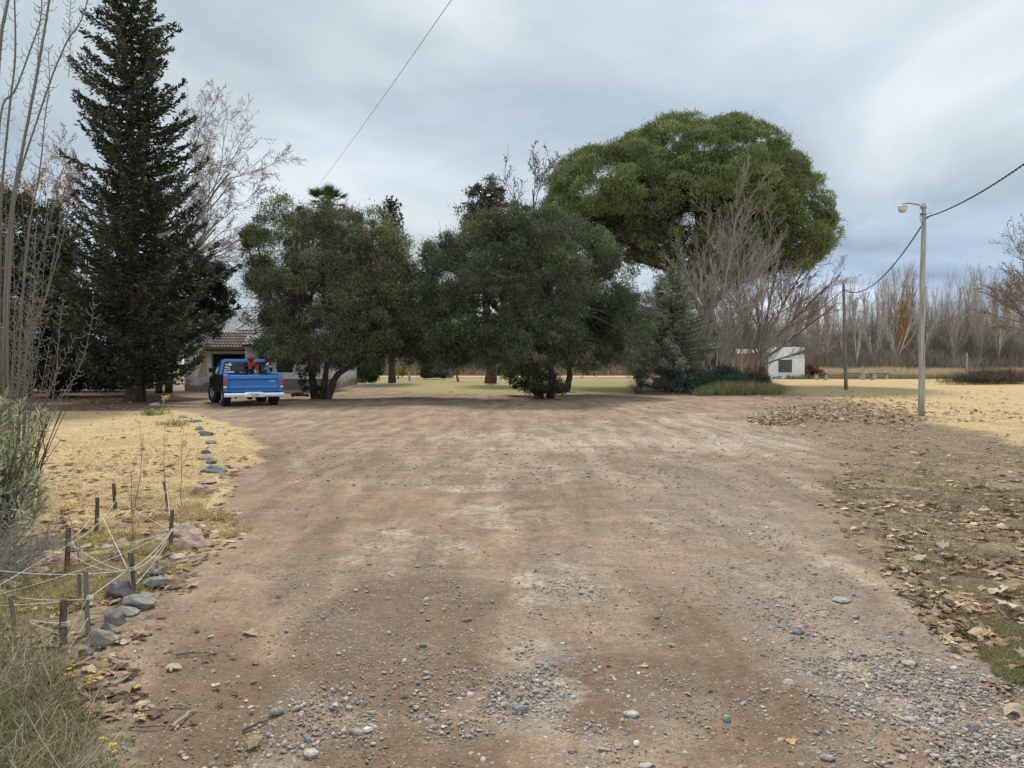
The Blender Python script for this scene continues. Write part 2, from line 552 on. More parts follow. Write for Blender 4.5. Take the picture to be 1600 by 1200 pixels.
def relief(x, y):
    r = np.hypot(x, y)
    k = np.exp(-np.maximum(r - 30, 0) / 25)
    h = (fbm(x * 0.22, y * 0.22, 5, 3) - 0.5) * 0.10 + (fbm(x * 1.1, y * 1.1, 9, 3) - 0.5) * 0.03
    # wheel ruts along the left side of the track
    px, py = px_of(x, y)
    h = h - 0.03 * np.exp(-((x - (-0.42 * (y - 4) * 0.55 - 1.35)) / 0.16) ** 2) * (y > 3) * (y < 30)
    return h * k


_lp = ZONES['lawn']


def gz(x, y):
    x = np.asarray(x, float); y = np.asarray(y, float)
    h = relief(x, y)
    return h


def steps(lo, hi, mn, k, c=0.0):
    a = [c]; v = c
    while v < hi:
        v += max(mn, k * abs(v - c)); a.append(v)
    b = []; v = c
    while v > lo:
        v -= max(mn, k * abs(v - c)); b.append(v)
    return np.array(b[::-1] + a)


def build_ground():
    xs = steps(-900, 900, 0.06, 0.014)
    ys = np.concatenate([np.arange(-12, 2, 0.5), 2 + steps(0, 1400, 0.04, 0.013) - 0])
    ys = np.unique(ys[(ys > -12.1)])
    X, Y = np.meshgrid(xs, ys)
    x = X.ravel(); y = Y.ravel()
    near = (np.hypot(x, y) < 26)
    z = gz(x, y)
    z += np.where(near, (fbm(x * 4.5, y * 4.5, 21, 3) - 0.5) * 0.022, 0)
    masks = {}
    lawn = zone('lawn', x, y, 0.22, 0.35, 3)
    bed = zone('bed', x, y, 0.25, 0.35, 4)
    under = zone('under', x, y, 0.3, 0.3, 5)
    straw = zone('straw', x, y, 0.5, 0.7, 6)
    rough = zone('rough', x, y, 0.9, 0.8, 7)
    back = zone('back', x, y, 0.3, 0.25, 8)
    far = zone('far', x, y, 0.3, 0.3, 11)
    far = np.where((y > 90) | (y < -3), 1, far)
    masks['m_lawn'] = np.maximum(np.maximum(lawn, straw * 0.96), far)
    masks['m_rough'] = np.clip(np.maximum(rough, bed), 0, 1)
    masks['m_green'] = np.maximum(back, 0.3 * bed * (fbm(x * 1.2, y * 1.2, 31) > 0.47))
    masks['m_under'] = np.maximum(under, zone('yuccabed', x, y, 0.3, 0.3, 12))
    masks['m_gravel'] = splat(GRAV, x, y, 41)
    masks['m_pale'] = splat(PALE, x, y, 51)
    trk = tracks(x, y)
    z -= trk * 0.012
    masks['m_dark'] = np.maximum(splat(DARK, x, y, 61), trk * .55)
    nx, ny = len(xs), len(ys)
    idx = np.arange(nx * ny).reshape(ny, nx)
    F = np.stack([idx[:-1, :-1], idx[:-1, 1:], idx[1:, 1:], idx[1:, :-1]], -1).reshape(-1, 4)
    g = G(); g.add(np.stack([x, y, z], 1), F)
    m, nt, b = base_mat('ground_soil')
    N = nt.nodes; Lk = nt.links
    tc = N.new('ShaderNodeTexCoord')

    def noise(scale, det=5, rough=0.55, stretch=None, off=0):
        n = N.new('ShaderNodeTexNoise'); n.inputs['Scale'].default_value = scale; n.inputs['Detail'].default_value = det
        n.inputs['Roughness'].default_value = rough
        mp = N.new('ShaderNodeMapping'); mp.inputs['Location'].default_value = (off, off * 1.7, 0)
        if stretch: mp.inputs['Scale'].default_value = stretch
        Lk.new(tc.outputs['Object'], mp.inputs[0]); Lk.new(mp.outputs[0], n.inputs['Vector'])
        return n.outputs['Fac']

    def attr(nm):
        a = N.new('ShaderNodeAttribute'); a.attribute_name = nm
        return a.outputs['Fac']

    def rng_(src, a, b_, c=0.0, d=1.0):
        r = N.new('ShaderNodeMapRange')
        for k, v in zip(('From Min', 'From Max', 'To Min', 'To Max'), (a, b_, c, d)): r.inputs[k].default_value = v
        Lk.new(src, r.inputs[0]); return r.outputs[0]

    def mul(a, b_):
        q = N.new('ShaderNodeMath'); q.operation = 'MULTIPLY'
        Lk.new(a, q.inputs[0])
        if isinstance(b_, float): q.inputs[1].default_value = b_
        else: Lk.new(b_, q.inputs[1])
        return q.outputs[0]

    def op(o, a, b_):
        q = N.new('ShaderNodeMath'); q.operation = o; q.use_clamp = True
        Lk.new(a, q.inputs[0])
        if isinstance(b_, float): q.inputs[1].default_value = b_
        else: Lk.new(b_, q.inputs[1])
        return q.outputs[0]

    def mixc(f, a, b_, mode='MIX'):
        q = N.new('ShaderNodeMix'); q.data_type = 'RGBA'; q.blend_type = mode
        if isinstance(f, float): q.inputs[0].default_value = f
        else: Lk.new(f, q.inputs[0])
        for s, v in ((6, a), (7, b_)):
            if isinstance(v, tuple): q.inputs[s].default_value = (*v, 1)
            else: Lk.new(v, q.inputs[s])
        return q.outputs[2]

    def mask(nm, nz, amt=0.5):
        # roughen a mask's edge with noise: clamp((m*(1+amt) - amt*noise)...)
        s = N.new('ShaderNodeMath'); s.operation = 'MULTIPLY_ADD'
        Lk.new(nz, s.inputs[0]); s.inputs[1].default_value = -amt * 2; s.inputs[2].default_value = amt
        t = N.new('ShaderNodeMath'); t.operation = 'ADD'
        Lk.new(attr(nm), t.inputs[0]); Lk.new(s.outputs[0], t.inputs[1])
        e = attr(nm)
        gate = rng_(e, 0.0, 0.12)
        return mul(rng_(t.outputs[0], 0.3, 0.7), gate)
    nA = noise(0.55, 6); nB = noise(3.2, 6, 0.6, off=3); nC = noise(17, 5, 0.65, off=7); nD = noise(70, 3, 0.7, off=1); nE = noise(1.5, 5, 0.6, off=11)
    soil = mixc(rng_(nA, 0.35, 0.66), (0.215, 0.148, 0.102), (0.31, 0.227, 0.162))
    soil = mixc(rng_(nB, 0.42, 0.68), soil, (0.185, 0.13, 0.09))
    soil = mixc(mul(rng_(nE, 0.52, 0.7), 0.5), soil, (0.33, 0.26, 0.20))
    dark = mask('m_dark', nB, 0.4)
    st = noise(2.4, 5, 0.6, (1, .14, 1), off=5)
    soil = mixc(1.0, soil, mixc(rng_(st, 0.36, 0.64), (0.74, 0.73, 0.71), (1.18, 1.18, 1.18)), 'MULTIPLY')
    soil = mixc(mul(dark, 0.8), soil, (0.135, 0.09, 0.06))
    pale = mask('m_pale', nB, 0.55)
    soil = mixc(mul(mul(mul(pale, rng_(nC, 0.34, 0.66)), rng_(st, 0.3, 0.62)), 0.85), soil, (0.46, 0.40, 0.34))
    # grit
    vo = N.new('ShaderNodeTexVoronoi'); vo.inputs['Scale'].default_value = 55; vo.inputs['Randomness'].default_value = 1
    Lk.new(tc.outputs['Object'], vo.inputs['Vector'])
    sepc = N.new('ShaderNodeSeparateColor'); Lk.new(vo.outputs['Color'], sepc.inputs[0])
    gcol = mixc(sepc.outputs[1], (0.16, 0.165, 0.18), (0.42, 0.38, 0.34))
    gr = attr('m_gravel')
    gsel = N.new('ShaderNodeMath'); gsel.operation = 'LESS_THAN'
    thr = N.new('ShaderNodeMath'); thr.operation = 'MULTIPLY_ADD'; Lk.new(gr, thr.inputs[0]); thr.inputs[1].default_value = 0.55; thr.inputs[2].default_value = 0.07
    Lk.new(sepc.outputs[0], gsel.inputs[0]); Lk.new(thr.outputs[0], gsel.inputs[1])
    core = rng_(vo.outputs['Distance'], 0.42, 0.30)
    gf = mul(gsel.outputs[0], core)
    soil = mixc(mul(gf, 0.9), soil, gcol)
    greyer = mixc(mul(gr, rng_(nB, 0.35, 0.65, 0.0, 0.6)), soil, (0.235, 0.205, 0.18))
    soil = greyer
    # fine grain
    soil = mixc(1.0, soil, mixc(rng_(nD, 0.3, 0.7), (0.72, 0.72, 0.72), (1.28, 1.27, 1.25)), 'MULTIPLY')
    soil = mixc(1.0, soil, mixc(rng_(nC, 0.33, 0.67), (0.84, 0.83, 0.82), (1.16, 1.16, 1.15)), 'MULTIPLY')
    # leafy rough soil
    roughc = mixc(rng_(nB, 0.38, 0.62), (0.15, 0.112, 0.078), (0.25, 0.19, 0.13))
    roughc = mixc(mul(rng_(nE, 0.5, 0.64), 0.55), roughc, (0.175, 0.15, 0.08))
    roughc = mixc(1.0, roughc, mixc(rng_(nC, 0.36, 0.64), (0.5, 0.5, 0.48), (1.4, 1.36, 1.3)), 'MULTIPLY')
    rm = mask('m_rough', nB, 0.5)
    c = mixc(mul(rm, 0.9), soil, roughc)
    # dry lawn
    lc = mixc(rng_(nB, 0.36, 0.64), (0.37, 0.265, 0.135), (0.49, 0.37, 0.205))
    lc = mixc(mul(rng_(nA, 0.5, 0.7), 0.5), lc, (0.30, 0.215, 0.12))
    lc = mixc(1.0, lc, mixc(rng_(nC, 0.32, 0.68), (0.78, 0.77, 0.74), (1.2, 1.2, 1.2)), 'MULTIPLY')
    lm = mask('m_lawn', nB, 0.45)
    c = mixc(lm, c, lc)
    gc = mixc(rng_(nB, 0.36, 0.64), (0.20, 0.175, 0.065), (0.33, 0.28, 0.115))
    c = mixc(mul(mask('m_green', nE, 0.3), 0.85), c, gc)
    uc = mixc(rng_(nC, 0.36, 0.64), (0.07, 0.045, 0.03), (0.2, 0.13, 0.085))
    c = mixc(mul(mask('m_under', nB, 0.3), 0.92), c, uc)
    Lk.new(c, b.inputs['Base Color'])
    b.inputs['Roughness'].default_value = 0.93
    b.inputs['Specular IOR Level'].default_value = 0.12
    hsum = N.new('ShaderNodeMath'); hsum.operation = 'MULTIPLY_ADD'
    Lk.new(nC, hsum.inputs[0]); hsum.inputs[1].default_value = 1.6; Lk.new(mul(nD, 0.55), hsum.inputs[2])
    hs2 = N.new('ShaderNodeMath'); hs2.operation = 'MULTIPLY_ADD'
    Lk.new(gf, hs2.inputs[0]); hs2.inputs[1].default_value = 0.35; Lk.new(hsum.outputs[0], hs2.inputs[2])
    hs3 = N.new('ShaderNodeMath'); hs3.operation = 'MULTIPLY_ADD'
    Lk.new(nB, hs3.inputs[0]); hs3.inputs[1].default_value = 2.5; Lk.new(hs2.outputs[0], hs3.inputs[2])
    bp = N.new('ShaderNodeBump'); bp.inputs['Strength'].default_value = 0.75; bp.inputs['Distance'].default_value = 0.016
    Lk.new(hs3.outputs[0], bp.inputs['Height']); Lk.new(bp.outputs[0], b.inputs['Normal'])
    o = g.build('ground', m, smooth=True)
    for k, v in masks.items():
        a = o.data.attributes.new(k, 'FLOAT', 'POINT')
        a.data.foreach_set('value', v.astype(np.float32))
    tag(o, kind='structure')


build_ground()
RNG = np.random.RandomState

# ------------------------------------------------------------------ loose material on the ground (stuff)
_t = (1 + 5 ** 0.5) / 2
ICO_V = norm(np.array([(-1, _t, 0), (1, _t, 0), (-1, -_t, 0), (1, -_t, 0), (0, -1, _t), (0, 1, _t), (0, -1, -_t), (0, 1, -_t), (_t, 0, -1), (_t, 0, 1), (-_t, 0, -1), (-_t, 0, 1)], float))
ICO_F = np.array([(0, 11, 5), (0, 5, 1), (0, 1, 7), (0, 7, 10), (0, 10, 11), (1, 5, 9), (5, 11, 4), (11, 10, 2), (10, 7, 6), (7, 1, 8), (3, 9, 4), (3, 4, 2), (3, 2, 6), (3, 6, 8), (3, 8, 9), (4, 9, 5), (2, 4, 11), (6, 2, 10), (8, 6, 7), (9, 8, 1)])


def subdiv(V, F):
    V = [tuple(v) for v in V]; cache = {}; out = []

    def mid(a, b):
        k = (min(a, b), max(a, b))
        if k not in cache:
            m = np.array(V[a]) + np.array(V[b]); m /= np.linalg.norm(m); V.append(tuple(m)); cache[k] = len(V) - 1
        return cache[k]
    for a, b, c in F:
        ab, bc, ca = mid(a, b), mid(b, c), mid(c, a)
        out += [(a, ab, ca), (b, bc, ab), (c, ca, bc), (ab, bc, ca)]
    return np.array(V), np.array(out)


ICO1_V, ICO1_F = subdiv(ICO_V, ICO_F)
ICO2_V, ICO2_F = subdiv(ICO1_V, ICO1_F)
ICO3_V, ICO3_F = subdiv(ICO2_V, ICO2_F)

STONE_COLS = np.array([(0.19, 0.195, 0.205), (0.25, 0.25, 0.25), (0.33, 0.315, 0.295), (0.30, 0.255, 0.21), (0.27, 0.21, 0.17), (0.42, 0.385, 0.34), (0.15, 0.145, 0.145), (0.34, 0.28, 0.225), (0.27, 0.245, 0.22), (0.24, 0.19, 0.15)])


def pebbles(g, x, y, size, rng, V0, F0):
    n = len(x)
    ax = size * rng.uniform(0.75, 1.35, n); ay = size * rng.uniform(0.6, 0.95, n); az = size * rng.uniform(0.28, 0.6, n)
    th = rng.uniform(0, 2 * pi, n)
    J = 1 + rng.uniform(-0.13, 0.13, (n, len(V0)))
    P = V0[None] * J[:, :, None]
    tilt = rng.normal(0, 0.18, (n, 2))
    px = P[:, :, 0] * ax[:, None]; py = P[:, :, 1] * ay[:, None]; pz = P[:, :, 2] * az[:, None]
    pz = pz + px * tilt[:, :1] + py * tilt[:, 1:]
    c, s = np.cos(th)[:, None], np.sin(th)[:, None]
    wx = px * c - py * s + x[:, None]; wy = px * s + py * c + y[:, None]
    wz = pz + (gz(x, y) + az * rng.uniform(-0.45, 0.45, n) + 0.003 - tracks(x, y) * .012)[:, None]
    V = np.stack([wx, wy, wz], -1).reshape(-1, 3)
    F = (np.arange(n)[:, None, None] * len(V0) + F0[None]).reshape(-1, 3)
    col = STONE_COLS[rng.randint(0, len(STONE_COLS), n)] * rng.uniform(0.9, 1.45, (n, 1))
    dust = rng.uniform(0.0, 0.6, (n, 1)); col = col * (1 - dust) + np.array([[0.29, 0.235, 0.185]]) * dust
    g.add(V, F, 0, np.repeat(col, len(V0), axis=0))


def scatter_px(rng, n, x0, x1, y0, y1, pw=1.0):
    """points on the ground, more of them where the photo shows the ground large"""
    yy = y0 + (y1 - y0) * rng.uniform(0, 1, n) ** pw
    xx = rng.uniform(x0, x1, n)
    Y = CAMH * 1200 / (yy - 568)
    return (xx - 800) / 1200 * Y, Y


def off_zone(x, y):
    return np.maximum.reduce([sdist(ZONES[k], x, y) for k in ('lawn', 'bed', 'rough')])


def build_gravel():
    rng = RNG(11)
    g = G()
    # clustered, from the gravel density
    x, y = scatter_px(rng, 190000, -120, 1720, 690, 1330, 0.95)
    d = splat(GRAV, x, y, 41)
    keep = rng.uniform(0, 1, len(x)) < (d ** 1.2 * 0.60 * np.clip((fbm(x * 2.6, y * 2.6, 88, 3) - .3) * 3.4, .15, 1.25) + 0.05)
    keep &= off_zone(x, y) < 0.05
    x, y = x[keep], y[keep]
    size = np.exp(rng.normal(math.log(0.0054), 0.46, len(x)))
    size = np.clip(size, 0.0035, 0.03) * (1 + np.clip((y - 5) / 14, 0, 0.9))
    big = (size > 0.009) & (y < 8)
    pebbles(g, x[big], y[big], size[big], rng, ICO1_V, ICO1_F)
    pebbles(g, x[~big], y[~big], size[~big], rng, ICO_V, ICO_F)
    # farther crumbs
    x, y = scatter_px(rng, 9000, 330, 1350, 640, 760, 1.0)
    k = (off_zone(x, y) < 0.1) & (rng.uniform(0, 1, len(x)) < 0.25 + splat(GRAV, x, y, 41))
    x, y = x[k], y[k]
    pebbles(g, x, y, np.clip(np.exp(rng.normal(math.log(0.014), 0.4, len(x))), 0.006, 0.035), rng, ICO_V, ICO_F)
    # dirt crumbs, soil coloured
    g2 = G()
    x, y = scatter_px(rng, 10000, -100, 1720, 700, 1330, 0.9)
    pebbles(g2, x, y, rng.uniform(0.002, 0.006, len(x)) * (1 + np.clip((y - 4) / 8, 0, 1.2)), rng, ICO_V, ICO_F)
    c = g2.C[0]
    c[:] = np.repeat(np.array([(0.25, 0.185, 0.135)]) * rng.uniform(0.75, 1.4, (len(x), 1)), 12, axis=0)
    g.add(g2.V[0], g2.F[0], 0, c)
    print('gravel verts', g.n)
    tag(g.build('gravel', M_stone, smooth=True), 'grey and tan gravel strewn over the dirt drive', 'gravel', kind='stuff')


build_gravel()

# dry plane-tree leaf: lobed outline, curled
_LO = [(0, -0.5), (0.18, -0.38), (0.46, -0.32), (0.33, -0.1), (0.52, 0.12), (0.25, 0.14), (0.16, 0.32), (0, 0.55), (-0.16, 0.3), (-0.27, 0.13), (-0.5, 0.1), (-0.31, -0.1), (-0.44, -0.34), (-0.17, -0.37)]
LEAF_COLS = np.array([(0.36, 0.255, 0.16), (0.28, 0.185, 0.115), (0.19, 0.12, 0.075), (0.46, 0.35, 0.235), (0.12, 0.075, 0.05), (0.50, 0.41, 0.29), (0.42, 0.27, 0.14)])


def dry_leaves(g, x, y, size, rng, simple=False, zoff=None):
    n = len(x)
    size = size * np.exp(rng.normal(-.08, .3, n))
    if simple:
        O = np.array([(0, -0.5), (0.42, -0.1), (0.2, 0.4), (-0.25, 0.42), (-0.42, -0.05)])
    else:
        O = np.array(_LO)
    m = len(O)
    P = np.concatenate([np.zeros((1, 2)), O])[None] * (1 + rng.uniform(-0.2, 0.2, (n, m + 1, 1)))
    curl = rng.uniform(0.1, 1.1, n) * rng.choice([1, 1, -1], n)
    pz = curl[:, None] * (P[:, :, 0] ** 2) * 1.1 + rng.uniform(-0.5, 0.9, n)[:, None] * P[:, :, 1] ** 2 + rng.normal(0, 0.05, (n, m + 1))
    tx = rng.normal(0, 0.24, n)[:, None]; ty = rng.normal(0, 0.24, n)[:, None]
    px_, py_ = P[:, :, 0], P[:, :, 1]
    pz = pz + px_ * tx + py_ * ty
    pz = pz - pz.min(1, keepdims=True)
    th = rng.uniform(0, 2 * pi, n)
    c, s = np.cos(th)[:, None], np.sin(th)[:, None]
    sz = size[:, None]
    wx = (px_ * c - py_ * s) * sz + x[:, None]; wy = (px_ * s + py_ * c) * sz + y[:, None]
    z0 = gz(x, y) + 0.004 if zoff is None else gz(x, y) + zoff
    wz = pz * sz * 0.7 + z0[:, None]
    V = np.stack([wx, wy, wz], -1).reshape(-1, 3)
    f = np.array([(0, 1 + i, 1 + (i + 1) % m) for i in range(m)])
    F = (np.arange(n)[:, None, None] * (m + 1) + f[None]).reshape(-1, 3)
    col = LEAF_COLS[rng.choice(len(LEAF_COLS), n, p=[.22, .2, .17, .15, .12, .07, .07])] * rng.uniform(0.7, 1.2, (n, 1))
    g.add(V, F, 0, np.repeat(col, m + 1, axis=0))


def build_litter():
    rng = RNG(12)
    g = G()

    def sc(n, x0, x1, y0, y1, zn, prob, s0, s1, simple, clump=0.52, cs=0.8, zo=None):
        x, y = scatter_px(rng, n, x0, x1, y0, y1)
        k = np.ones(len(x), bool)
        if zn: k &= sdist(ZONES[zn], x, y) > -0.15
        cl = fbm(x * cs, y * cs, 77, 3)
        k &= rng.uniform(0, 1, len(x)) < prob * np.clip((cl - clump + 0.12) / 0.16, 0.05, 1)
        x, y = x[k], y[k]
        dry_leaves(g, x, y, rng.uniform(s0, s1, len(x)), rng, simple, zo(x) if zo else None)
    sc(4600, 1250, 1720, 740, 1180, 'rough', 0.42, 0.025, 0.085, False, 0.50, 2.4)
    sc(5200, 1150, 1900, 640, 800, 'rough', 0.6, 0.035, 0.10, True, 0.53, 1.5)
    sc(2600, 1380, 1700, 790, 1000, 'rough', 0.6, 0.03, 0.09, False, 0.48, 2.0)
    # raked drift of leaves by the near side of the lamp post
    n = 4600
    t = rng.uniform(0, 1, n)
    cx = 1190 + 240 * t + rng.normal(0, 16, n); cy = 652 - 14 * np.sin(t * pi * 0.9) + rng.normal(0, 1, n) * (5 + 7 * t) + 6
    Y = CAMH * 1200 / (np.clip(cy, 622, 700) - 568); X = (cx - 800) / 1200 * Y
    dry_leaves(g, X, Y, rng.uniform(0.055, 0.12, n), rng, True, np.abs(rng.normal(0, 0.022, n)))
    sc(4200, 1180, 1700, 612, 660, None, 0.45, 0.08, 0.14, True, 0.5, 0.35)
    # left lawn and bed
    sc(2600, -50, 400, 642, 860, 'lawn', 0.55, 0.05, 0.11, True, 0.45)
    sc(2400, -100, 340, 800, 1130, 'bed', 0.8, 0.03, 0.085, False, 0.5, 2.6)
    sc(600, 60, 400, 850, 1250, None, 0.2, 0.02, 0.07, False, 0.52, 2.2)
    # few strays over the drive and below the trees
    sc(360, 380, 1400, 640, 1230, None, 0.3, 0.02, 0.05, False, 0.5)
    sc(3500, -100, 420, 606, 650, 'under', 0.9, 0.06, 0.12, True, 0.4)
    sc(900, 250, 1250, 612, 660, None, 0.5, 0.05, 0.11, True, 0.5)
    print('litter verts', g.n)
    tag(g.build('fallen_leaves', M_litter), 'dry brown fallen leaves scattered over grass and dirt', 'fallen leaves', kind='stuff')


build_litter()


def build_lawn():
    rng = RNG(13)
    g = G()
    pal = np.array([(0.50, 0.38, 0.20), (0.40, 0.29, 0.14), (0.57, 0.45, 0.26), (0.30, 0.21, 0.10)])

    def patch(n, x0, x1, y0, y1, zn, h0, h1, w, pal, prob=1.0, cl=None, margin=0.0):
        x, y = scatter_px(rng, n, x0, x1, y0, y1, 0.8)
        k = sdist(ZONES[zn], x, y) + (fbm(x * 1.5, y * 1.5, 5) - .5) * 0.8 > margin
        if cl is not None:
            k &= fbm(x * 1.6, y * 1.6, 15, 3) > cl
        k &= rng.uniform(0, 1, len(x)) < prob
        x, y = x[k], y[k]; m = len(x)
        B = np.stack([x, y, gz(x, y) - 0.004], 1)
        D = np.stack([rng.normal(0, 0.7, m), rng.normal(0, 0.7, m), np.ones(m)], 1)
        bend = np.stack([rng.normal(0, 0.4, m), rng.normal(0, 0.4, m), -0.25 * np.ones(m)], 1)
        col = pal[rng.randint(0, len(pal), m)] * rng.uniform(0.75, 1.2, (m, 1))
        L = rng.uniform(h0, h1, m) * (0.6 + 0.9 * fbm(x * 2, y * 2, 19, 3))
        g.blades(B, D, L, w * (0.6 + y / 14), bend, 2, 0, col, rng)
    patch(90000, -80, 430, 641, 870, 'lawn', 0.02, 0.05, 0.005, pal)
    bedpal = np.array([(0.40, 0.31, 0.12), (0.26, 0.24, 0.08), (0.5, 0.39, 0.18), (0.17, 0.19, 0.06), (0.32, 0.25, 0.1)])
    patch(42000, -150, 390, 780, 1080, 'bed', 0.04, 0.12, 0.0045, bedpal, 1, 0.46)
    patch(16000, 200, 400, 760, 900, 'lawn', 0.07, 0.16, 0.005, pal, 1, 0.44)
    rp = np.array([(0.27, 0.205, 0.12), (0.20, 0.17, 0.085), (0.36, 0.28, 0.17), (0.15, 0.145, 0.065), (0.24, 0.18, 0.11)])
    patch(120000, 1280, 1720, 760, 1220, 'rough', 0.015, 0.06, 0.004, rp, 1, 0.36)
    patch(14000, 1440, 1700, 940, 1150, 'rough', 0.02, 0.06, 0.004, np.array([(0.12, 0.17, 0.05), (0.18, 0.2, 0.06)]), 1, 0.56)
    patch(60000, 1180, 1800, 640, 800, 'rough', 0.015, 0.045, 0.006, rp, 1, 0.40)
    patch(26000, 1230, 2000, 612, 730, 'straw', 0.02, 0.05, 0.007, pal, 1)
    print('lawn verts', g.n)
    tag(g.build('dry_lawn_grass', M_straw), 'short straw coloured winter grass on the lawns', 'grass', kind='stuff')


build_lawn()


# ------------------------------------------------------------------ trees
def jcol(cols, n, rng, lo=0.75, hi=1.25):
    cols = np.asarray(cols, float)
    return cols[rng.randint(0, len(cols), n)] * rng.uniform(lo, hi, (n, 1))


def E(px, py, rx, ry, Y, rd, dy=0.0):
    c = at(px, py, Y + dy)
    k = (Y + dy) / 1200
    return (c, np.array([rx * k, rd, ry * k]))


def clump_centers(ells, n, rng, shell=0.45, zmin=None):
    vol = np.array([e[1].prod() for e in ells]) ** 0.75; vol /= vol.sum()
    pick = rng.choice(len(ells), n, p=vol)
    d = norm(rng.normal(0, 1, (n, 3)))
    r = rng.uniform(shell ** 3, 1, n) ** (1 / 3)
    C = np.array([ells[i][0] for i in pick]); R = np.array([ells[i][1] for i in pick])
    P = C + d * R * r[:, None]
    return P, norm(d / R), pick


def crown(g, ells, rng, nclump, cr, per, L, W, cols, upb=0.35, outb=0.8, rnd=0.7, shell=0.45, flat=0.8, zmin=0.4, alongnormal=0.9, edge=1.0):
    P, O, _ = clump_centers(ells, nclump, rng, shell)
    P[:, 2] = np.maximum(P[:, 2], zmin)
    rad = rng.uniform(0.35, 1.35, nclump) * cr
    ctint = rng.uniform(0.72, 1.28, (nclump, 3)) ** np.array([[0.6, 0.5, 0.6]]) * rng.uniform(0.8, 1.2, (nclump, 1))
    n = nclump * per
    ci = np.repeat(np.arange(nclump), per)
    d = norm(rng.normal(0, 1, (n, 3)) + O[ci] * 0.5)
    rr = rng.uniform(0.2, 1, n) ** 0.7 * (1 + 0.3 * np.minimum(rng.exponential(1, n), 1.8) * (rng.uniform(0, 1, n) < 0.3))
    pos = P[ci] + d * (rad[ci] * rr)[:, None] * np.array([1, 1, flat])
    D = norm(d * outb + O[ci] * 0.4 + np.array([0, 0, upb]) + rng.normal(0, rnd, (n, 3)))
    N = norm(rng.normal(0, 1, (n, 3)) + (d * .7 + O[ci] * .5) * alongnormal)
    col = jcol(cols, n, rng) * ctint[ci]
    k = pos[:, 2] > 0.15
    sz = rng.uniform(0.65, 1.3, n)
    g.leaves(pos[k], D[k], N[k], (L * sz)[k], (W * sz)[k], 0, col[k])
    return P


class Skel:
    def __init__(self): self.a = []

    def seg(self, p, q, r0, r1, lv): self.a.append((p, q, r0, r1, lv))

    def arrays(self, lv=None):
        s = [t for t in self.a if lv is None or t[4] in lv]
        if not s: return None
        return (np.array([t[0] for t in s]), np.array([t[1] for t in s]), np.array([t[2] for t in s]), np.array([t[3] for t in s]))


def grow(sk, rng, p, d, L, r, lv, P, tips=None, keep=None):
    n = P['n'][lv]; st = L / n
    px, py, pz = p; dx, dy, dz = d
    w = P['w'][lv]; up = P['up'][lv]; mx = P['max']
    nz = rng.normal(0, w, (n, 3))
    r1 = r
    for i in range(n):
        dx += nz[i][0]; dy += nz[i][1]; dz += nz[i][2] + up
        q = math.sqrt(dx * dx + dy * dy + dz * dz) or 1; dx /= q; dy /= q; dz /= q
        nx_, ny_, nz_ = px + dx * st, py + dy * st, pz + dz * st
        t = (i + 1) / n
        r2 = max(r * (1 - t * (1 - P['tip'][lv])), P['rmin'])
        sk.seg((px, py, pz), (nx_, ny_, nz_), r1, r2, lv)
        if tips is not None and lv >= mx - 1: tips.append((nx_, ny_, nz_, dx, dy, dz))
        if lv < mx and t > P['s'][lv]:
            c = P['c'][lv] / n
            c = int(c) + (rng.uniform() < c - int(c))
            for _ in range(c):
                az = rng.uniform(0, 2 * pi); an = rng.normal(P['a'][lv], P['a'][lv] * 0.22)
                # perpendicular frame
                if abs(dz) < 0.9: ux, uy, uz = dy, -dx, 0.0
                else: ux, uy, uz = 0.0, dz, -dy
                q = math.sqrt(ux * ux + uy * uy + uz * uz); ux /= q; uy /= q; uz /= q
                vx, vy, vz = dy * uz - dz * uy, dz * ux - dx * uz, dx * uy - dy * ux
                ca, sa = cos(az) * sin(an), sin(az) * sin(an); cc = cos(an)
                cd = (dx * cc + ux * ca + vx * sa, dy * cc + uy * ca + vy * sa, dz * cc + uz * ca + vz * sa)
                ff = rng.uniform()
                cl = L * P['l'][lv] * (1 - P['ls'][lv] * t) * (0.65 + 0.6 * ff)
                b = rng.uniform(0, 1)
                cp = (px + (nx_ - px) * b, py + (ny_ - py) * b, pz + (nz_ - pz) * b)
                grow(sk, rng, cp, cd, cl, max(r2 * P['rr'][lv], P['rmin']), lv + 1, P, tips)
        px, py, pz = nx_, ny_, nz_; r1 = r2


def skel_mesh(g, sk, col, sides=(7, 5, 4, 3, 3), rng=None, mat=0, lvs=None):
    for lv, s in enumerate(sides):
        if lvs is not None and lv not in lvs: continue
        A = sk.arrays([lv])
        if A is None: continue
        c = np.asarray(col[min(lv, len(col) - 1)], float)
        if rng is not None:
            c = c[None] * rng.uniform(0.8, 1.2, (len(A[0]), 1))
        # overlap the joints slightly
        T = norm(A[1] - A[0])
        g.segs(A[0] - T * A[2][:, None] * 0.3, A[1] + T * A[3][:, None] * 0.3, A[2], A[3], s, mat, c)


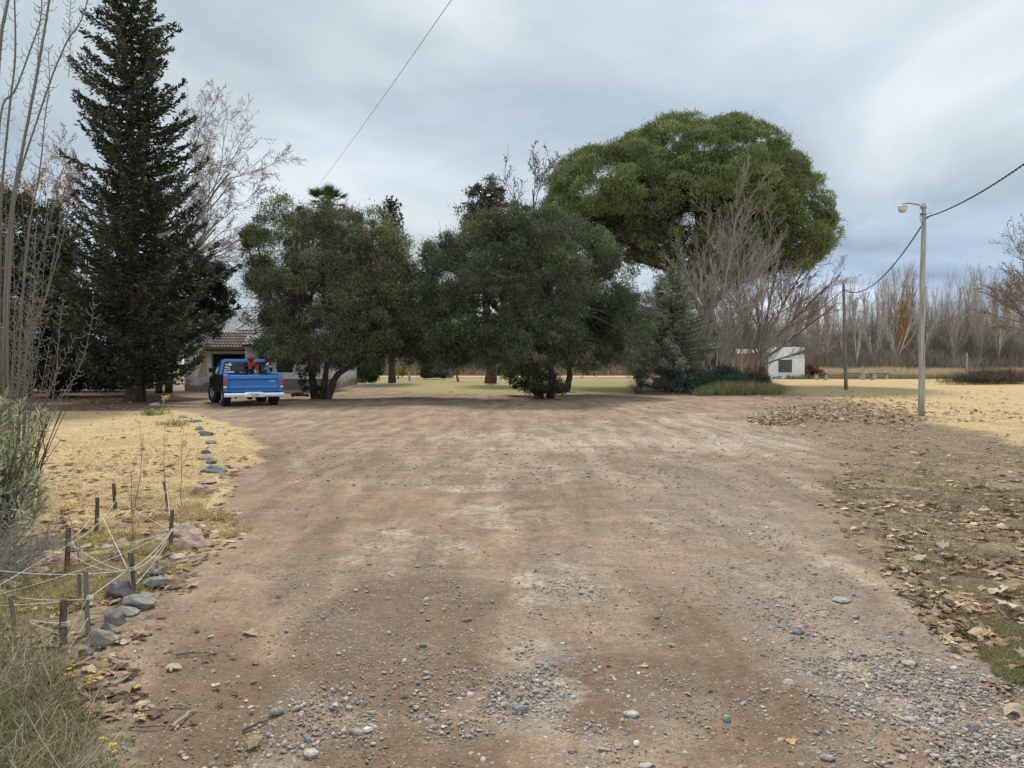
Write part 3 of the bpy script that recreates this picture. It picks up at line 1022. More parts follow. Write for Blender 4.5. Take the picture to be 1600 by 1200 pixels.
def limb(g, rng, pts, r0, r1, sides=9, wob=0.06, col=(1, 1, 1)):
    pts = np.asarray(pts, float)
    n = max(6, len(pts) * 4)
    t = np.linspace(0, len(pts) - 1, n)
    # smooth interpolation (Catmull-Rom)
    Q = []
    Pp = np.concatenate([[2 * pts[0] - pts[1]], pts, [2 * pts[-1] - pts[-2]]])
    for u in t:
        i = min(int(u), len(pts) - 2); f = u - i
        a, b, c, d = Pp[i], Pp[i + 1], Pp[i + 2], Pp[i + 3]
        Q.append(0.5 * (2 * b + (c - a) * f + (2 * a - 5 * b + 4 * c - d) * f * f + (3 * b - a - 3 * c + d) * f ** 3))
    Q = np.array(Q); Q[1:-1] += rng.normal(0, wob * r0, (n - 2, 3))
    R = np.linspace(0, 1, n) ** 0.8 * (r1 - r0) + r0
    g.tube(Q, R, sides, 0, col, lump=0.1, rng=rng)
    return Q


OLIVE = [(0.12, 0.138, 0.06), (0.145, 0.16, 0.072), (0.088, 0.104, 0.047), (0.21, 0.205, 0.11)]
OLIVE2 = [(0.084, 0.110, 0.048), (0.104, 0.13, 0.056), (0.062, 0.085, 0.038), (0.155, 0.17, 0.088)]


def broad_tree(name, label, base, trunks, ells, seed, ncl, cr, per, L, W, cols, cat='tree', group=None, twigs=0, twigcol=(0.11, 0.085, 0.065), bark=None, r0=0.22, **kw):
    rng = RNG(seed)
    root = thing(name, base, label, cat, group)
    gc = G()
    P = crown(gc, ells, rng, ncl, cr, per, L, W, cols, **kw)
    gt = G()
    ends = []
    for tr in trunks:
        Q = limb(gt, rng, tr, r0 * (0.8 + 0.3 * rng.uniform()), r0 * 0.35)
        ends.append(Q[-1])
    # limbs from the trunk tops into the clumps
    ends = np.array(ends)
    for i in rng.choice(len(P), min(len(P), 46), replace=False):
        e = ends[np.argmin(np.linalg.norm(ends - P[i], axis=1))]
        mid = (e + P[i]) / 2 + rng.normal(0, 0.25, 3) + np.array([0, 0, 0.25])
        limb(gt, rng, [e, mid, P[i]], r0 * 0.3, 0.025, 5, 0.02)
    gt.build('trunk', bark or M_bark, root, smooth=True)
    cr_o = gc.build('crown', M_leaf, root)
    if twigs:
        gw = G()
        C, O, _ = clump_centers(ells, twigs, rng, 0.55)
        D = norm(O + rng.normal(0, 0.7, (twigs, 3)) + np.array([0, 0, -0.2]))
        Lt = rng.uniform(0.25, 0.8, twigs)
        gw.segs(C, C + D * Lt[:, None], np.full(twigs, 0.008), np.full(twigs, 0.004), 3, 0, jcol([twigcol], twigs, rng, 0.6, 1.4))
        gw.build('twigs', M_twig, root)
    return root


# olive by the house: three stems
b = gnd(500, 623)
Yt = b[1]
broad_tree('olive_tree', 'grey green olive tree with three dark stems beside the pickup truck', b,
           [[at(492, 626, Yt), at(488, 590, Yt), at(484, 560, Yt), at(470, 520, Yt)],
            [at(503, 626, Yt), at(508, 590, Yt), at(512, 566, Yt), at(520, 520, Yt)],
            [at(510, 626, Yt - .2), at(526, 588, Yt - .2), at(552, 570, Yt - .3), at(585, 545, Yt - .3)]],
           [E(437, 400, 55, 62, 35, 2.6), E(432, 465, 42, 50, 35, 2.4), E(505, 392, 66, 56, 35.5, 3.0), E(575, 405, 55, 60, 35, 2.6),
            E(500, 470, 78, 72, 33.3, 2.4), E(590, 480, 58, 64, 35, 2.6), E(612, 450, 34, 60, 36, 2.0), E(480, 535, 80, 32, 34, 2.6), E(590, 535, 60, 28, 35, 2.4),
            E(452, 335, 30, 22, 35.5, 1.2), E(520, 345, 40, 24, 36, 1.5), E(585, 350, 34, 22, 36, 1.2), E(436, 515, 16, 26, 35, 1.2), E(612, 410, 22, 40, 36, 1.5), E(630, 520, 30, 40, 36.5, 1.8), E(540, 440, 62, 80, 36, 2.2), E(505, 548, 60, 22, 33.6, 1.8), E(440, 545, 34, 22, 34.5, 1.6), E(560, 552, 55, 18, 35, 1.8)],
           101, 560, 0.58, 420, 0.14, 0.035, OLIVE, twigs=9000, r0=0.19, shell=0.5)
# stump suckers and ivy round its foot
rng = RNG(7)
b = gnd(487, 627)
g = G()
crown(g, [E(487, 612, 14, 12, 34, 0.5), E(470, 622, 14, 6, 34, 0.4), E(478, 585, 16, 22, 34.2, 0.3)], rng, 46, 0.2, 50, 0.09, 0.06, [(0.06, 0.05, 0.03), (0.035, 0.045, 0.02)], zmin=0.1)
tag(g.build('sucker_shrub', M_leaf, origin=b), 'small dark leafy suckers round the foot of the three stemmed olive', 'shrub')

# big olive in the middle and its neighbour
b = gnd(835, 623); Yt = b[1]
broad_tree('olive_tree', 'broad dark olive tree whose crown reaches low in the middle of the photo', b,
           [[at(842, 627, Yt), at(838, 590, Yt), at(825, 555, Yt), at(790, 500, Yt)],
            [at(860, 626, Yt), at(862, 590, Yt), at(858, 550, Yt), at(860, 480, Yt)]],
           [E(705, 435, 52, 55, 36, 2.4), E(676, 440, 22, 40, 36, 1.5), E(690, 500, 55, 62, 35, 2.6), E(668, 520, 34, 45, 35, 2), E(775, 400, 66, 62, 35, 2.8), E(770, 480, 78, 70, 33.8, 2.8), E(835, 372, 52, 45, 35.5, 2.4),
            E(800, 352, 50, 28, 35.5, 1.8), E(850, 450, 75, 75, 34.5, 3), E(820, 535, 110, 38, 34, 2.8), E(710, 545, 46, 24, 35, 2), E(855, 585, 22, 22, 34.5, 0.7), E(664, 480, 30, 50, 36.5, 2.0), E(655, 530, 34, 36, 36, 1.8), E(695, 400, 30, 34, 36.5, 1.6), E(990, 500, 22, 34, 36, 1.2)],
           102, 640, 0.58, 400, 0.14, 0.033, OLIVE2, twigs=9000, r0=0.24, shell=0.5)
b = gnd(888, 612); Yt = b[1]
broad_tree('olive_tree', 'rounded olive tree behind the broad dark one, in front of the umbrella pine', b,
           [[at(884, 616, Yt), at(890, 585, Yt), at(886, 560, Yt), at(900, 500, Yt)]],
           [E(905, 405, 62, 55, 40, 2.8), E(940, 450, 45, 60, 39, 2.6), E(880, 480, 70, 70, 39, 3), E(955, 500, 36, 48, 38.5, 2.0), E(920, 540, 62, 32, 39, 2.6), E(985, 480, 20, 18, 38.5, 1.0), E(880, 365, 34, 22, 40, 1.6)],
           103, 300, 0.64, 420, 0.15, 0.036, OLIVE2, twigs=2600, r0=0.25, shell=0.5)


# ---- conifers
def conifer(name, label, base, height, prof, nbr, seed, cols, step=0.11, sprayL=0.2, sprayW=0.06, droop=-0.08, lift=0.5, per=8, side=0.4, trunk_r=0.25, bark=None, z0=0.6, cat='tree', group=None, hang=0.4, lean=0.0, jag=0.3, side0=0.3, alongn=0.0):
    rng = RNG(seed)
    root = thing(name, base, label, cat, group)
    bx, by, _ = base
    gt, gc = G(), G()
    zs = np.linspace(0, height, 14)
    gt.tube(np.stack([bx + lean * zs + 0.05 * np.sin(zs), by + 0 * zs, zs - 0.1], 1), trunk_r * (1 - zs / height * 0.93) + trunk_r * 0.5 * np.exp(-zs * 2), 9, 0, lump=0.12, rng=rng)
    C, D, N, S, col = [], [], [], [], []
    for i in range(nbr):
        z = z0 + (height - z0) * ((i + rng.uniform(-.4, .4)) / nbr) ** 1.0
        z = float(np.clip(z, z0, height * 0.995))
        Lb = np.interp(z, prof[0], prof[1]) * rng.uniform(1 - jag, 1 + jag * 0.45)
        az = i * 2.399 + rng.normal(0, 0.3)
        hv = np.array([cos(az), sin(az), 0.0]); sd = np.array([-sin(az), cos(az), 0])
        m = max(4, int(Lb / step))
        t = np.linspace(0.0, 1, m)
        lf = lift * rng.uniform(0.6, 1.3) * min(1.0, 2.2 / max(Lb, .8) + .3)
        zz = z + Lb * (droop * t + lf * t ** 2.4)
        Pb = np.array([bx + lean * z, by, 0]) + hv * (t * Lb)[:, None] + np.array([0, 0, 1.0]) * zz[:, None] + sd * (0.06 * Lb * np.sin(t * 3 + rng.uniform(0, 6)))[:, None]
        gt.tube(Pb, np.linspace(0.055 * min(1, Lb / 3) + 0.012, 0.008, m), 4)
        Tb = norm(np.gradient(Pb, axis=0))
        tb = rng.uniform(0.72, 1.2)
        for j in range(m):
            if t[j] < 0.12: continue
            q = int(per * (0.6 + 0.4 * t[j])) + 1
            w = side * Lb ** 0.5 * (side0 + (1 - t[j]) * 0.9) * (0.55 + 0.6 * rng.uniform())
            s = rng.uniform(-1, 1, q)
            a = np.abs(s)
            dirs = norm(sd * np.sign(s)[:, None] * 0.8 + Tb[j] * 0.9 + np.array([0, 0, 0.15]) - np.array([0, 0, 1.0]) * (hang * a)[:, None] + rng.normal(0, 0.35, (q, 3)))
            pos = Pb[j] + dirs * (a * w)[:, None] + rng.normal(0, 0.05, (q, 3)) - np.array([0, 0, 1]) * (rng.uniform(0, 0.25, q) * hang * w)[:, None]
            C.append(pos); D.append(dirs + rng.normal(0, 0.35, (q, 3))); N.append(rng.normal(0, 1, (q, 3)) + np.array([0, 0, alongn])); S.append(rng.uniform(0.7, 1.3, q))
            col.append(jcol(cols, q, rng) * tb)
        # tip
    C = np.concatenate(C); D = np.concatenate(D); N = np.concatenate(N); S = np.concatenate(S); col = np.concatenate(col)
    k = C[:, 2] > 0.2
    gc.leaves(C[k], D[k], N[k], (sprayL * S)[k], (sprayW * S)[k], 0, col[k])
    print(name, 'sprays', len(C))
    gt.build('trunk', bark or M_barkred, root, smooth=True)
    gc.build('crown', M_needle, root)
    return root


b = gnd(212, 628); Yc = b[1]; kk = Yc / 1200
prof_y = np.array([628, 600, 560, 500, 440, 400, 350, 300, 250, 200, 150, 100, 50, 20, 0, -10])
prof_w = np.array([60, 90, 112, 140, 138, 122, 100, 88, 82, 76, 70, 62, 50, 34, 16, 4])
conifer('spruce_tree', 'tall dark jagged conifer towering over the left lawn', b, (628 + 10) * kk, ((628 - prof_y) * kk, prof_w * kk), 350, 201,
        [(0.05, 0.058, 0.032), (0.062, 0.07, 0.038), (0.038, 0.046, 0.026), (0.09, 0.092, 0.05)], step=0.11, sprayL=0.22, sprayW=0.07, per=13, side=0.36, trunk_r=0.30, hang=0.55, jag=0.62, lift=0.45, z0=0.7)

b = gnd(1050, 611); kk = b[1] / 1200
conifer('cedar_tree', 'small blue grey layered cedar rising behind the dark yuccas', b, (611 - 418) * kk, ([0, 1, 3, 5, 6.0, 7], [2.6, 2.7, 2.1, 1.5, 0.9, 0.15]), 170, 202,
        [(0.30, 0.315, 0.215), (0.23, 0.245, 0.17), (0.37, 0.375, 0.27)], step=0.07, sprayL=0.12, sprayW=0.045, per=17, side=0.42, trunk_r=0.11, hang=0.1, droop=0.05, lift=0.16, z0=1.0, jag=0.35, alongn=1.0)
b = gnd(613, 598); kk = b[1] / 1200
conifer('cypress_tree', 'slim dark cypress tip showing above the olive crowns', b, (598 - 318) * kk, ([0, 4, 10, 13, 14.6, 15.5], [1.5, 1.5, 1.2, 0.95, 0.5, 0.15]), 240, 203,
        [(0.03, 0.042, 0.025), (0.045, 0.058, 0.034)], step=0.16, sprayL=0.26, sprayW=0.10, per=7, side=0.35, trunk_r=0.2, hang=0.1, droop=0.25, lift=0.6, z0=2.6, jag=0.35, lean=0.0)

# dark evergreens behind and beside the tall conifer
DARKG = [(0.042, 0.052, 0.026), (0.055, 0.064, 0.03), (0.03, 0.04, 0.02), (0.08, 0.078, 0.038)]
b = gnd(60, 619); Yt = b[1]
broad_tree('evergreen_tree', 'bulky dark evergreen filling the left edge behind the bare saplings', b,
           [[at(40, 622, Yt), at(45, 560, Yt), at(40, 480, Yt), at(42, 400, Yt)], [at(85, 622, Yt), at(88, 570, Yt), at(100, 520, Yt)]],
           [E(30, 380, 70, 75, 36, 3), E(90, 430, 50, 60, 36, 2.5), E(20, 480, 80, 80, 36, 3), E(90, 520, 60, 70, 36, 3), E(0, 560, 90, 50, 36, 2.6), E(-70, 430, 80, 110, 37, 3.5), E(130, 570, 70, 34, 37, 2)],
           111, 330, 0.75, 380, 0.2, 0.06, DARKG, r0=0.3, shell=0.4, bark=M_barkred)
b = gnd(268, 614); Yt = b[1]
broad_tree('evergreen_tree', 'dark small leaved evergreen leaning over the garage beside the tall conifer', b,
           [[at(262, 618, Yt), at(268, 570, Yt), at(290, 520, Yt), at(310, 480, Yt)], [at(250, 618, Yt), at(245, 560, Yt), at(240, 500, Yt)]],
           [E(322, 432, 30, 36, 38, 1.8), E(338, 470, 26, 24, 38, 1.4), E(300, 495, 36, 36, 37.5, 1.6), E(325, 520, 18, 14, 37, .9), E(255, 540, 34, 45, 38, 2), E(230, 480, 60, 70, 38, 2.4), E(205, 565, 60, 34, 38, 1.8)],
           112, 250, 0.55, 330, 0.13, 0.045, [(0.04, 0.05, 0.028), (0.028, 0.038, 0.022)], r0=0.2, shell=0.35, bark=M_bark)
# low dark hedge that closes the view under them
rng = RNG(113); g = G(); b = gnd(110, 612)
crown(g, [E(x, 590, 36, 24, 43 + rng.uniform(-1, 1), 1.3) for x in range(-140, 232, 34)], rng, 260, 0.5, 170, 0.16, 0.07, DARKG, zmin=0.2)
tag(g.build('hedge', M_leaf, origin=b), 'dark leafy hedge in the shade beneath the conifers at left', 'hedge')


# ---- umbrella pine
def umbrella_pine():
    rng = RNG(120)
    b = gnd(1108, 601); Y = b[1]
    root = thing('umbrella_pine', b, 'huge umbrella pine with a green domed crown, tallest tree on the right', 'tree')
    ells = [E(1085, 322, 165, 122, Y, 7.5), E(965, 305, 98, 66, Y - 1, 5.5), E(1222, 352, 66, 72, Y, 4.6), E(895, 325, 32, 40, Y, 2.6), E(1140, 270, 90, 74, Y - 1, 5), E(1060, 270, 100, 70, Y - 1, 5)]
    P, O = [], []
    # lobes sit on the outside of the dome, upper parts and the near side
    for k, (c, R) in enumerate(ells):
        n = [430, 170, 140, 50, 110, 110][k]
        d = norm(rng.normal(0, 1, (n * 3, 3)))
        d = d[d[:, 2] > (-0.95 if k in (0, 2) else -0.6)][:n]
        p = c + d * R * rng.uniform(0.86, 1.0, (len(d), 1))
        ok = np.ones(len(p), bool)
        for j, (c2, R2) in enumerate(ells):
            if j != k: ok &= np.linalg.norm((p - c2) / R2, axis=1) > 0.8
        P.append(p[ok]); O.append(norm(d / R)[ok])
    # inner boughs close the dome from within
    c, R = ells[0]; d = norm(rng.normal(0, 1, (190, 3))); d[:, 2] = np.abs(d[:, 2]) * .9
    P.append(c + d * R * np.array([1.05, 1, .85]) * rng.uniform(.45, .8, (190, 1))); O.append(norm(d + np.array([0, -.3, .6])))
    extra = [at(1012, 365, Y - 4.5), at(1000, 372, Y - 4.3), at(1024, 374, Y - 4.5), at(1014, 384, Y - 4.4), at(1232, 395, Y), at(1262, 372, Y), at(1284, 352, Y), at(1276, 318, Y), at(1205, 408, Y - 1), at(1290, 340, Y + 1), at(1285, 378, Y - 1), at(1250, 405, Y), at(1268, 395, Y + 1), at(1225, 425, Y), at(1190, 430, Y + 1), at(880, 350, Y), at(868, 330, Y + 1), at(930, 372, Y - 2)]
    P.append(np.array(extra)); O.append(np.tile([[0, -0.5, 0.8]], (len(extra), 1)))
    P = np.concatenate(P); O = norm(np.concatenate(O)); nc = len(P)
    # undersides are bare
    cut = np.interp(P[:, 0] / P[:, 1] * 1200 + 800, [850, 900, 960, 1040, 1100, 1180, 1240, 1300], [400, 388, 385, 415, 450, 462, 452, 418])
    zc = CAMH + (568 - cut) / 1200 * Y
    keep = (P[:, 2] > zc - 0.3) | (np.arange(nc) >= nc - len(extra))
    P, O = P[keep], O[keep]; nc = len(P)
    per = 640
    ci = np.repeat(np.arange(nc), per); n = nc * per
    rad = rng.uniform(0.45, 1.35, nc) * 1.05
    rad[-len(extra):] *= 0.8
    d = norm(rng.normal(0, 1, (n, 3)) + O[ci] * 0.75 + np.array([0, 0, 0.25]))
    # knobbly surface inside each lobe
    rr = 0.86 + 0.2 * np.sin(d[:, 0] * 9 + ci) * np.sin(d[:, 1] * 9 + ci * 1.7) * np.sin(d[:, 2] * 8 + ci * .6) + rng.uniform(-0.2, 0.08, n) + .2 * np.minimum(rng.exponential(1, n), 1.2) * (rng.uniform(0, 1, n) < .12)
    pos = P[ci] + d * (rad[ci] * rr)[:, None] * np.array([1, 1, 0.72])
    D = norm(d + np.array([0, 0, 0.75]) + rng.normal(0, 0.45, (n, 3)))
    ct = rng.uniform(0.65, 1.35, (nc, 1))
    col = jcol([(0.175, 0.21, 0.075), (0.205, 0.24, 0.085), (0.135, 0.165, 0.062), (0.25, 0.27, 0.115)], n, rng) * ct[ci]
    g = G()
    g.leaves(pos, D, norm(rng.normal(0, .55, (n, 3)) + d + np.array([0, 0, .3])), 0.21 * rng.uniform(0.7, 1.3, n), 0.05, 0, col)
    # inner needles, shade put into their dark colour, and dead fans below the dome
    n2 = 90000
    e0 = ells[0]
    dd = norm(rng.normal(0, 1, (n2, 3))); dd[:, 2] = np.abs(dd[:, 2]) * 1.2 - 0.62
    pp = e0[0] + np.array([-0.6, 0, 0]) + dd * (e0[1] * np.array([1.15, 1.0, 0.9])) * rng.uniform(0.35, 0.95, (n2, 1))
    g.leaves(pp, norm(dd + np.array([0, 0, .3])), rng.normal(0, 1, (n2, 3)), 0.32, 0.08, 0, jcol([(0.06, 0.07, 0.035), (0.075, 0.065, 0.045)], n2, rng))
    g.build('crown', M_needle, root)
    gt = G()
    p0 = at(1112, 604, Y); p1 = at(1112, 540, Y); p2 = at(1105, 480, Y)
    limb(gt, rng, [p0, p1, p2], 0.62, 0.42, 11, 0.05)
    fans = []
    L = [([at(1108, 500, Y), at(1060, 440, Y - 1), at(1000, 392, Y - 2), at(950, 360, Y - 2.5)], .30), ([at(1106, 480, Y), at(1070, 430, Y + 2), at(980, 380, Y + 3), at(900, 350, Y + 2)], .26),
         ([at(1105, 480, Y), at(1100, 420, Y), at(1090, 350, Y), at(1085, 280, Y)], .36), ([at(1108, 485, Y), at(1150, 430, Y - 1), at(1200, 390, Y - 2), at(1240, 370, Y - 1)], .28),
         ([at(1105, 480, Y), at(1130, 420, Y + 2), at(1190, 370, Y + 3), at(1220, 330, Y + 3)], .26), ([at(1104, 470, Y), at(1060, 410, Y - 3), at(1030, 370, Y - 5), at(1014, 378, Y - 4.5)], .18),
         ([at(1104, 470, Y), at(1120, 410, Y - 3), at(1150, 340, Y - 5), at(1160, 300, Y - 5)], .24), ([at(1030, 418, Y - 1.6), at(990, 405, Y - 3), at(930, 385, Y - 3), at(890, 350, Y - 2)], .14), ([at(1150, 430, Y - 1), at(1210, 420, Y - 2), at(1262, 385, Y - 1), at(1280, 350, Y)], .14),
         ([at(1060, 440, Y - 1), at(1030, 390, Y + 1), at(990, 330, Y), at(970, 300, Y)], .18)]
    for pts, r in L:
        fans.append((limb(gt, rng, pts, r, r * 0.25, 7, 0.05), r))
    gt.build('trunk', M_barkred, root, smooth=True)
    sk = Skel()
    PP = dict(max=2, n=[5, 4, 3], w=[.12, .16, .2], up=[.02, .03, .03], s=[.1, .2, 1], c=[5, 4, 0], a=[.7, .7, .6], l=[.5, .5, .5], ls=[.4, .3, .3], rr=[.6, .6, .6], tip=[.3, .3, .4], rmin=.014)
    for Q, r in fans:
        for k in range(3, len(Q), 1):
            for _ in range(2):
                dv = norm(rng.normal(0, 1, 3) * [1, 1, .5] + [0, 0, .35]); grow(sk, rng, tuple(Q[k]), tuple(dv), rng.uniform(1.2, 3.2), r * .22, 0, PP)
    gb = G(); skel_mesh(gb, sk, [(0.10, 0.075, 0.058)], (4, 3, 3), rng)
    gb.build('branches', M_twig, root)


umbrella_pine()

# the grey brown evergreen whose top shows between the olives
b = gnd(766, 599); Yt = b[1]
broad_tree('casuarina_tree', 'grey brown evergreen with one thick trunk, its ragged top above the broad olive', b,
           [[at(766, 602, Yt), at(767, 570, Yt), at(762, 520, Yt), at(758, 420, Yt), at(756, 310, Yt)]],
           [E(758, 300, 26, 20, Yt, 1.6), E(742, 322, 20, 20, Yt, 1.4), E(775, 318, 20, 22, Yt, 1.4), E(757, 345, 36, 28, Yt, 2), E(757, 400, 46, 60, Yt, 2.8)],
           114, 110, 0.75, 200, 0.24, 0.09, [(0.10, 0.095, 0.07), (0.075, 0.075, 0.058), (0.12, 0.105, 0.08)], r0=0.55, shell=0.4, bark=M_barkred, zmin=3)


# palm behind the olive
def palm():
    rng = RNG(130); b = gnd(508, 603); Y = b[1]
    root = thing('palm_tree', b, 'fan palm whose crown of fronds pokes out above the three stemmed olive', 'tree')
    top = at(510, 322, Y)
    gt = G(); gt.tube([b, (b + top) / 2 + [0.1, 0, 0], top], [0.45, 0.34, 0.36], 10, 0, lump=0.08, rng=rng); gt.build('trunk', M_barkred, root, smooth=True)
    g = G()
    for k in range(36):
        el = rng.uniform(-0.5, 1.45); az = rng.uniform(0, 2 * pi)
        d = np.array([cos(az) * cos(el), sin(az) * cos(el), sin(el)])
        L = rng.uniform(0.7, 1.15)
        tip = top + d * L
        g.tube([top, top + d * L * 0.5 + [0, 0, 0.05], tip], [0.035, 0.025, 0.02], 4, 0, (0.12, 0.13, 0.05))
        s = norm(np.cross(d, [0, 0, 1.0])); u = np.cross(s, d)
        m = 18
        aa = np.linspace(-1.15, 1.15, m)
        dirs = np.array([d * cos(a) + s * sin(a) + u * 0.1 * cos(2 * a) - np.array([0, 0, 0.12]) for a in aa])
        col = (0.055, 0.085, 0.03) if el > -0.3 else (0.16, 0.12, 0.07)
        g.leaves(tip + norm(dirs) * 0.36, dirs, np.tile(u, (m, 1)) + rng.normal(0, .2, (m, 3)), 0.8, 0.06, 0, jcol([col], m, rng))
    # dead skirt
    for k in range(260):
        az = rng.uniform(0, 2 * pi); z = rng.uniform(0.3, 3.2)
        p = top + np.array([cos(az) * 0.42, sin(az) * 0.42, -z])
        g.leaves(p[None], np.array([[cos(az) * .35, sin(az) * .35, -1.0]]), rng.normal(0, 1, (1, 3)), 0.9, 0.12, 0, jcol([(0.2, 0.15, 0.09)], 1, rng))
    g.build('crown', M_leaf, root)


palm()


# ---- bare trees
def bare_tree(name, label, base, starts, P, seed, col, sides=(7, 5, 4, 3, 3), leaves=0, leafcol=None, leafsize=0.08, cat='tree', group=None, trunklv=(0, 1)):
    rng = RNG(seed)
    root = thing(name, base, label, cat, group)
    sk = Skel(); tips = []
    for (p, d, L, r) in starts:
        grow(sk, rng, tuple(p), tuple(norm(np.asarray(d, float))), L, r, 0, P, tips)
    g = G(); skel_mesh(g, sk, col, sides, rng, lvs=[l for l in range(6) if l in trunklv]); g.build('trunk', M_twig, root, smooth=True)
    g = G(); skel_mesh(g, sk, col, sides, rng, lvs=[l for l in range(6) if l not in trunklv])
    if leaves:
        T = np.array(tips); pk = T[rng.randint(0, len(T), leaves)]
        g.leaves(pk[:, :3] + rng.normal(0, .06, (leaves, 3)), rng.normal(0, 1, (leaves, 3)) - [0, 0, .5], rng.normal(0, 1, (leaves, 3)), leafsize * rng.uniform(.7, 1.3, leaves), leafsize * .7, 0, jcol(leafcol, leaves, rng))
    g.build('crown', M_twig, root)
    print(name, len(sk.a), 'segs')
    return root


PB = dict(max=4, n=[7, 7, 6, 5, 4], w=[.05, .08, .12, .16, .2], up=[.03, .045, .03, .02, 0.0], s=[.25, .15, .1, .1, 1], c=[7, 7, 6, 5, 0], a=[.55, .6, .65, .7, .7], l=[.72, .6, .5, .5, .5], ls=[.35, .4, .4, .3, .3],
          rr=[.62, .55, .55, .6, .6], tip=[.35, .25, .3, .4, .5], rmin=.009)
# thin brown tree behind the conifer
b = gnd(205, 606); Y = b[1]
bare_tree('deciduous_tree', 'nearly bare tree with a few rusty leaves spreading behind the tall conifer', b,
          [(b, (0, 0, 1), 5.0, .32), (b + [0, 0, 4], (.65, -.1, .8), 9, .18), (b + [0, 0, 3.8], (-.5, .2, 1), 11, .19), (b + [0, 0, 4.6], (.35, .2, 1), 11.5, .18), (b + [0, 0, 4.6], (1.05, -.2, .7), 6.3, .12), (b + [0, 0, 4], (.7, .2, .95), 8.5, .15), (b + [0, 0, 4], (.6, .1, 1), 12, .16)],
          dict(PB, c=[7, 7, 7, 5, 0], rmin=.010), 301, [(0.19, 0.155, 0.13), (0.22, 0.18, 0.15), (0.27, 0.22, 0.185), (0.30, 0.245, 0.205)], leaves=13000, leafcol=[(0.22, 0.14, 0.10), (0.30, 0.17, 0.10), (0.2, 0.16, 0.13)], leafsize=.09)
b = gnd(70, 604); Y = b[1]
bare_tree('deciduous_tree', 'bare tree with orange brown leaves left of the tall conifer', b,
          [(b, (0, 0, 1), 5.5, .26), (b + [0, 0, 4], (-.1, -.1, 1), 8, .16), (b + [0, 0, 4], (.5, -.1, 1), 8, .15), (b + [0, 0, 5], (-.5, .1, 1), 8, .14)],
          dict(PB, max=3, c=[7, 7, 6, 0, 0], rmin=.012), 302, [(0.14, 0.105, 0.085), (0.18, 0.13, 0.1)], leaves=5200, leafcol=[(0.42, 0.2, 0.07), (0.5, 0.27, 0.1), (0.3, 0.15, 0.07)], leafsize=.15)
b = gnd(845, 599); Y = b[1]
bare_tree('deciduous_tree', 'purple brown thin tree top peeking out left of the umbrella pine dome', b,
          [(b, (0, 0, 1), 8, .24), (b + [0, 0, 7], (-.1, 0, 1), 8.2, .14), (b + [0, 0, 7], (.25, .1, 1), 8.2, .13)],
          dict(PB, max=3, c=[9, 9, 9, 0, 0], rmin=.014), 303, [(0.13, 0.1, 0.1), (0.17, 0.13, 0.13)], leaves=2600, leafcol=[(0.20, 0.13, 0.13), (0.25, 0.14, 0.12)], leafsize=.16)

# pale bare saplings in the bed in front of the pine
BC = [(0.36, 0.305, 0.245), (0.34, 0.285, 0.23), (0.35, 0.285, 0.225), (0.36, 0.295, 0.235)]
PS = dict(PB, max=3, n=[8, 7, 5, 4, 3], w=[.05, .09, .14, .18, .2], up=[.03, .06, .05, .03, 0], s=[.18, .1, .1, 1, 1], c=[11, 8, 5, 0, 0], a=[.42, .45, .5, .6, .6], l=[.55, .5, .5, .5, .5], ls=[.45, .4, .4, .3, .3], rmin=.007)
for i, (px, py, topy, lean, lab, nm) in enumerate([
        (1118, 607, 338, .03, 'pale bare tree in front of the umbrella pine, rising straight from the yucca bed', 'bare_tree'),
        (1162, 606, 318, -.03, 'tallest pale bare tree in the planted bed, its twigs against the pine crown', 'bare_tree'),
        (1092, 608, 420, -.05, 'low bare sapling beside the blue grey cedar', 'bare_tree'),
        (1135, 605, 372, .05, 'slim bare tree between the two tallest pale ones in the bed', 'bare_tree'),
        (1180, 605, 430, .12, 'bare sapling at the right end of the bed leaning towards the shed', 'bare_tree'),
        (1072, 606, 470, .02, 'short bare sapling rising out of the yuccas beside the cedar trunk', 'bare_tree')]):
    b = gnd(px, py); Y = b[1]; Hh = (py - topy) * Y / 1200
    bare_tree(nm, lab, b, [(b, (lean, 0, 1), Hh, .06), (b + [0.05, 0, .7], (lean + .25, -.1, 1), Hh * .8, .032), (b + [-.05, 0, .5], (lean - .3, .1, 1), Hh * .72, .032), (b + [0.1, .3, 0], (lean + .5, 0, 1), Hh * .62, .026), (b + [-0.1, .3, 0], (lean - .16, 0, 1), Hh * .85, .03)],
              PS, 310 + i, BC, (6, 4, 3, 3), leaves=250, leafcol=[(0.22, 0.12, 0.07)], leafsize=.09)
b = gnd(1192, 601); Y = b[1]
bare_tree('bare_tree', 'wide bare tree with dark arching limbs reaching over the white shed', b,
          [(b, (-.02, 0, 1), 6.5, .24), (b + [0, 0, 1.9], (.9, -.05, .55), 6.5, .12), (b + [0, 0, 2.5], (.75, .1, .8), 7.2, .12), (b + [0, 0, 3.2], (.5, -.1, 1), 6.6, .1), (b + [0, 0, 2.2], (-.55, .1, .8), 5.5, .09), (b + [0, 0, 1.5], (.9, 0, .35), 5, .07), (b + [0, 0, 3.4], (.1, -.1, 1), 7.6, .1)],
          dict(PB, max=3, n=[8, 7, 6, 5, 4], up=[.02, .04, .045, .03, 0], c=[12, 11, 9, 0, 0], l=[.55, .5, .5, .5, .5], rmin=.010), 320, [(0.14, 0.115, 0.105), (0.21, 0.17, 0.15), (0.30, 0.245, 0.205), (0.33, 0.27, 0.22)], (8, 5, 3, 3), leaves=700, leafcol=[(0.3, 0.15, 0.08)], leafsize=.1)
b = gnd(1650, 594); Y = b[1]
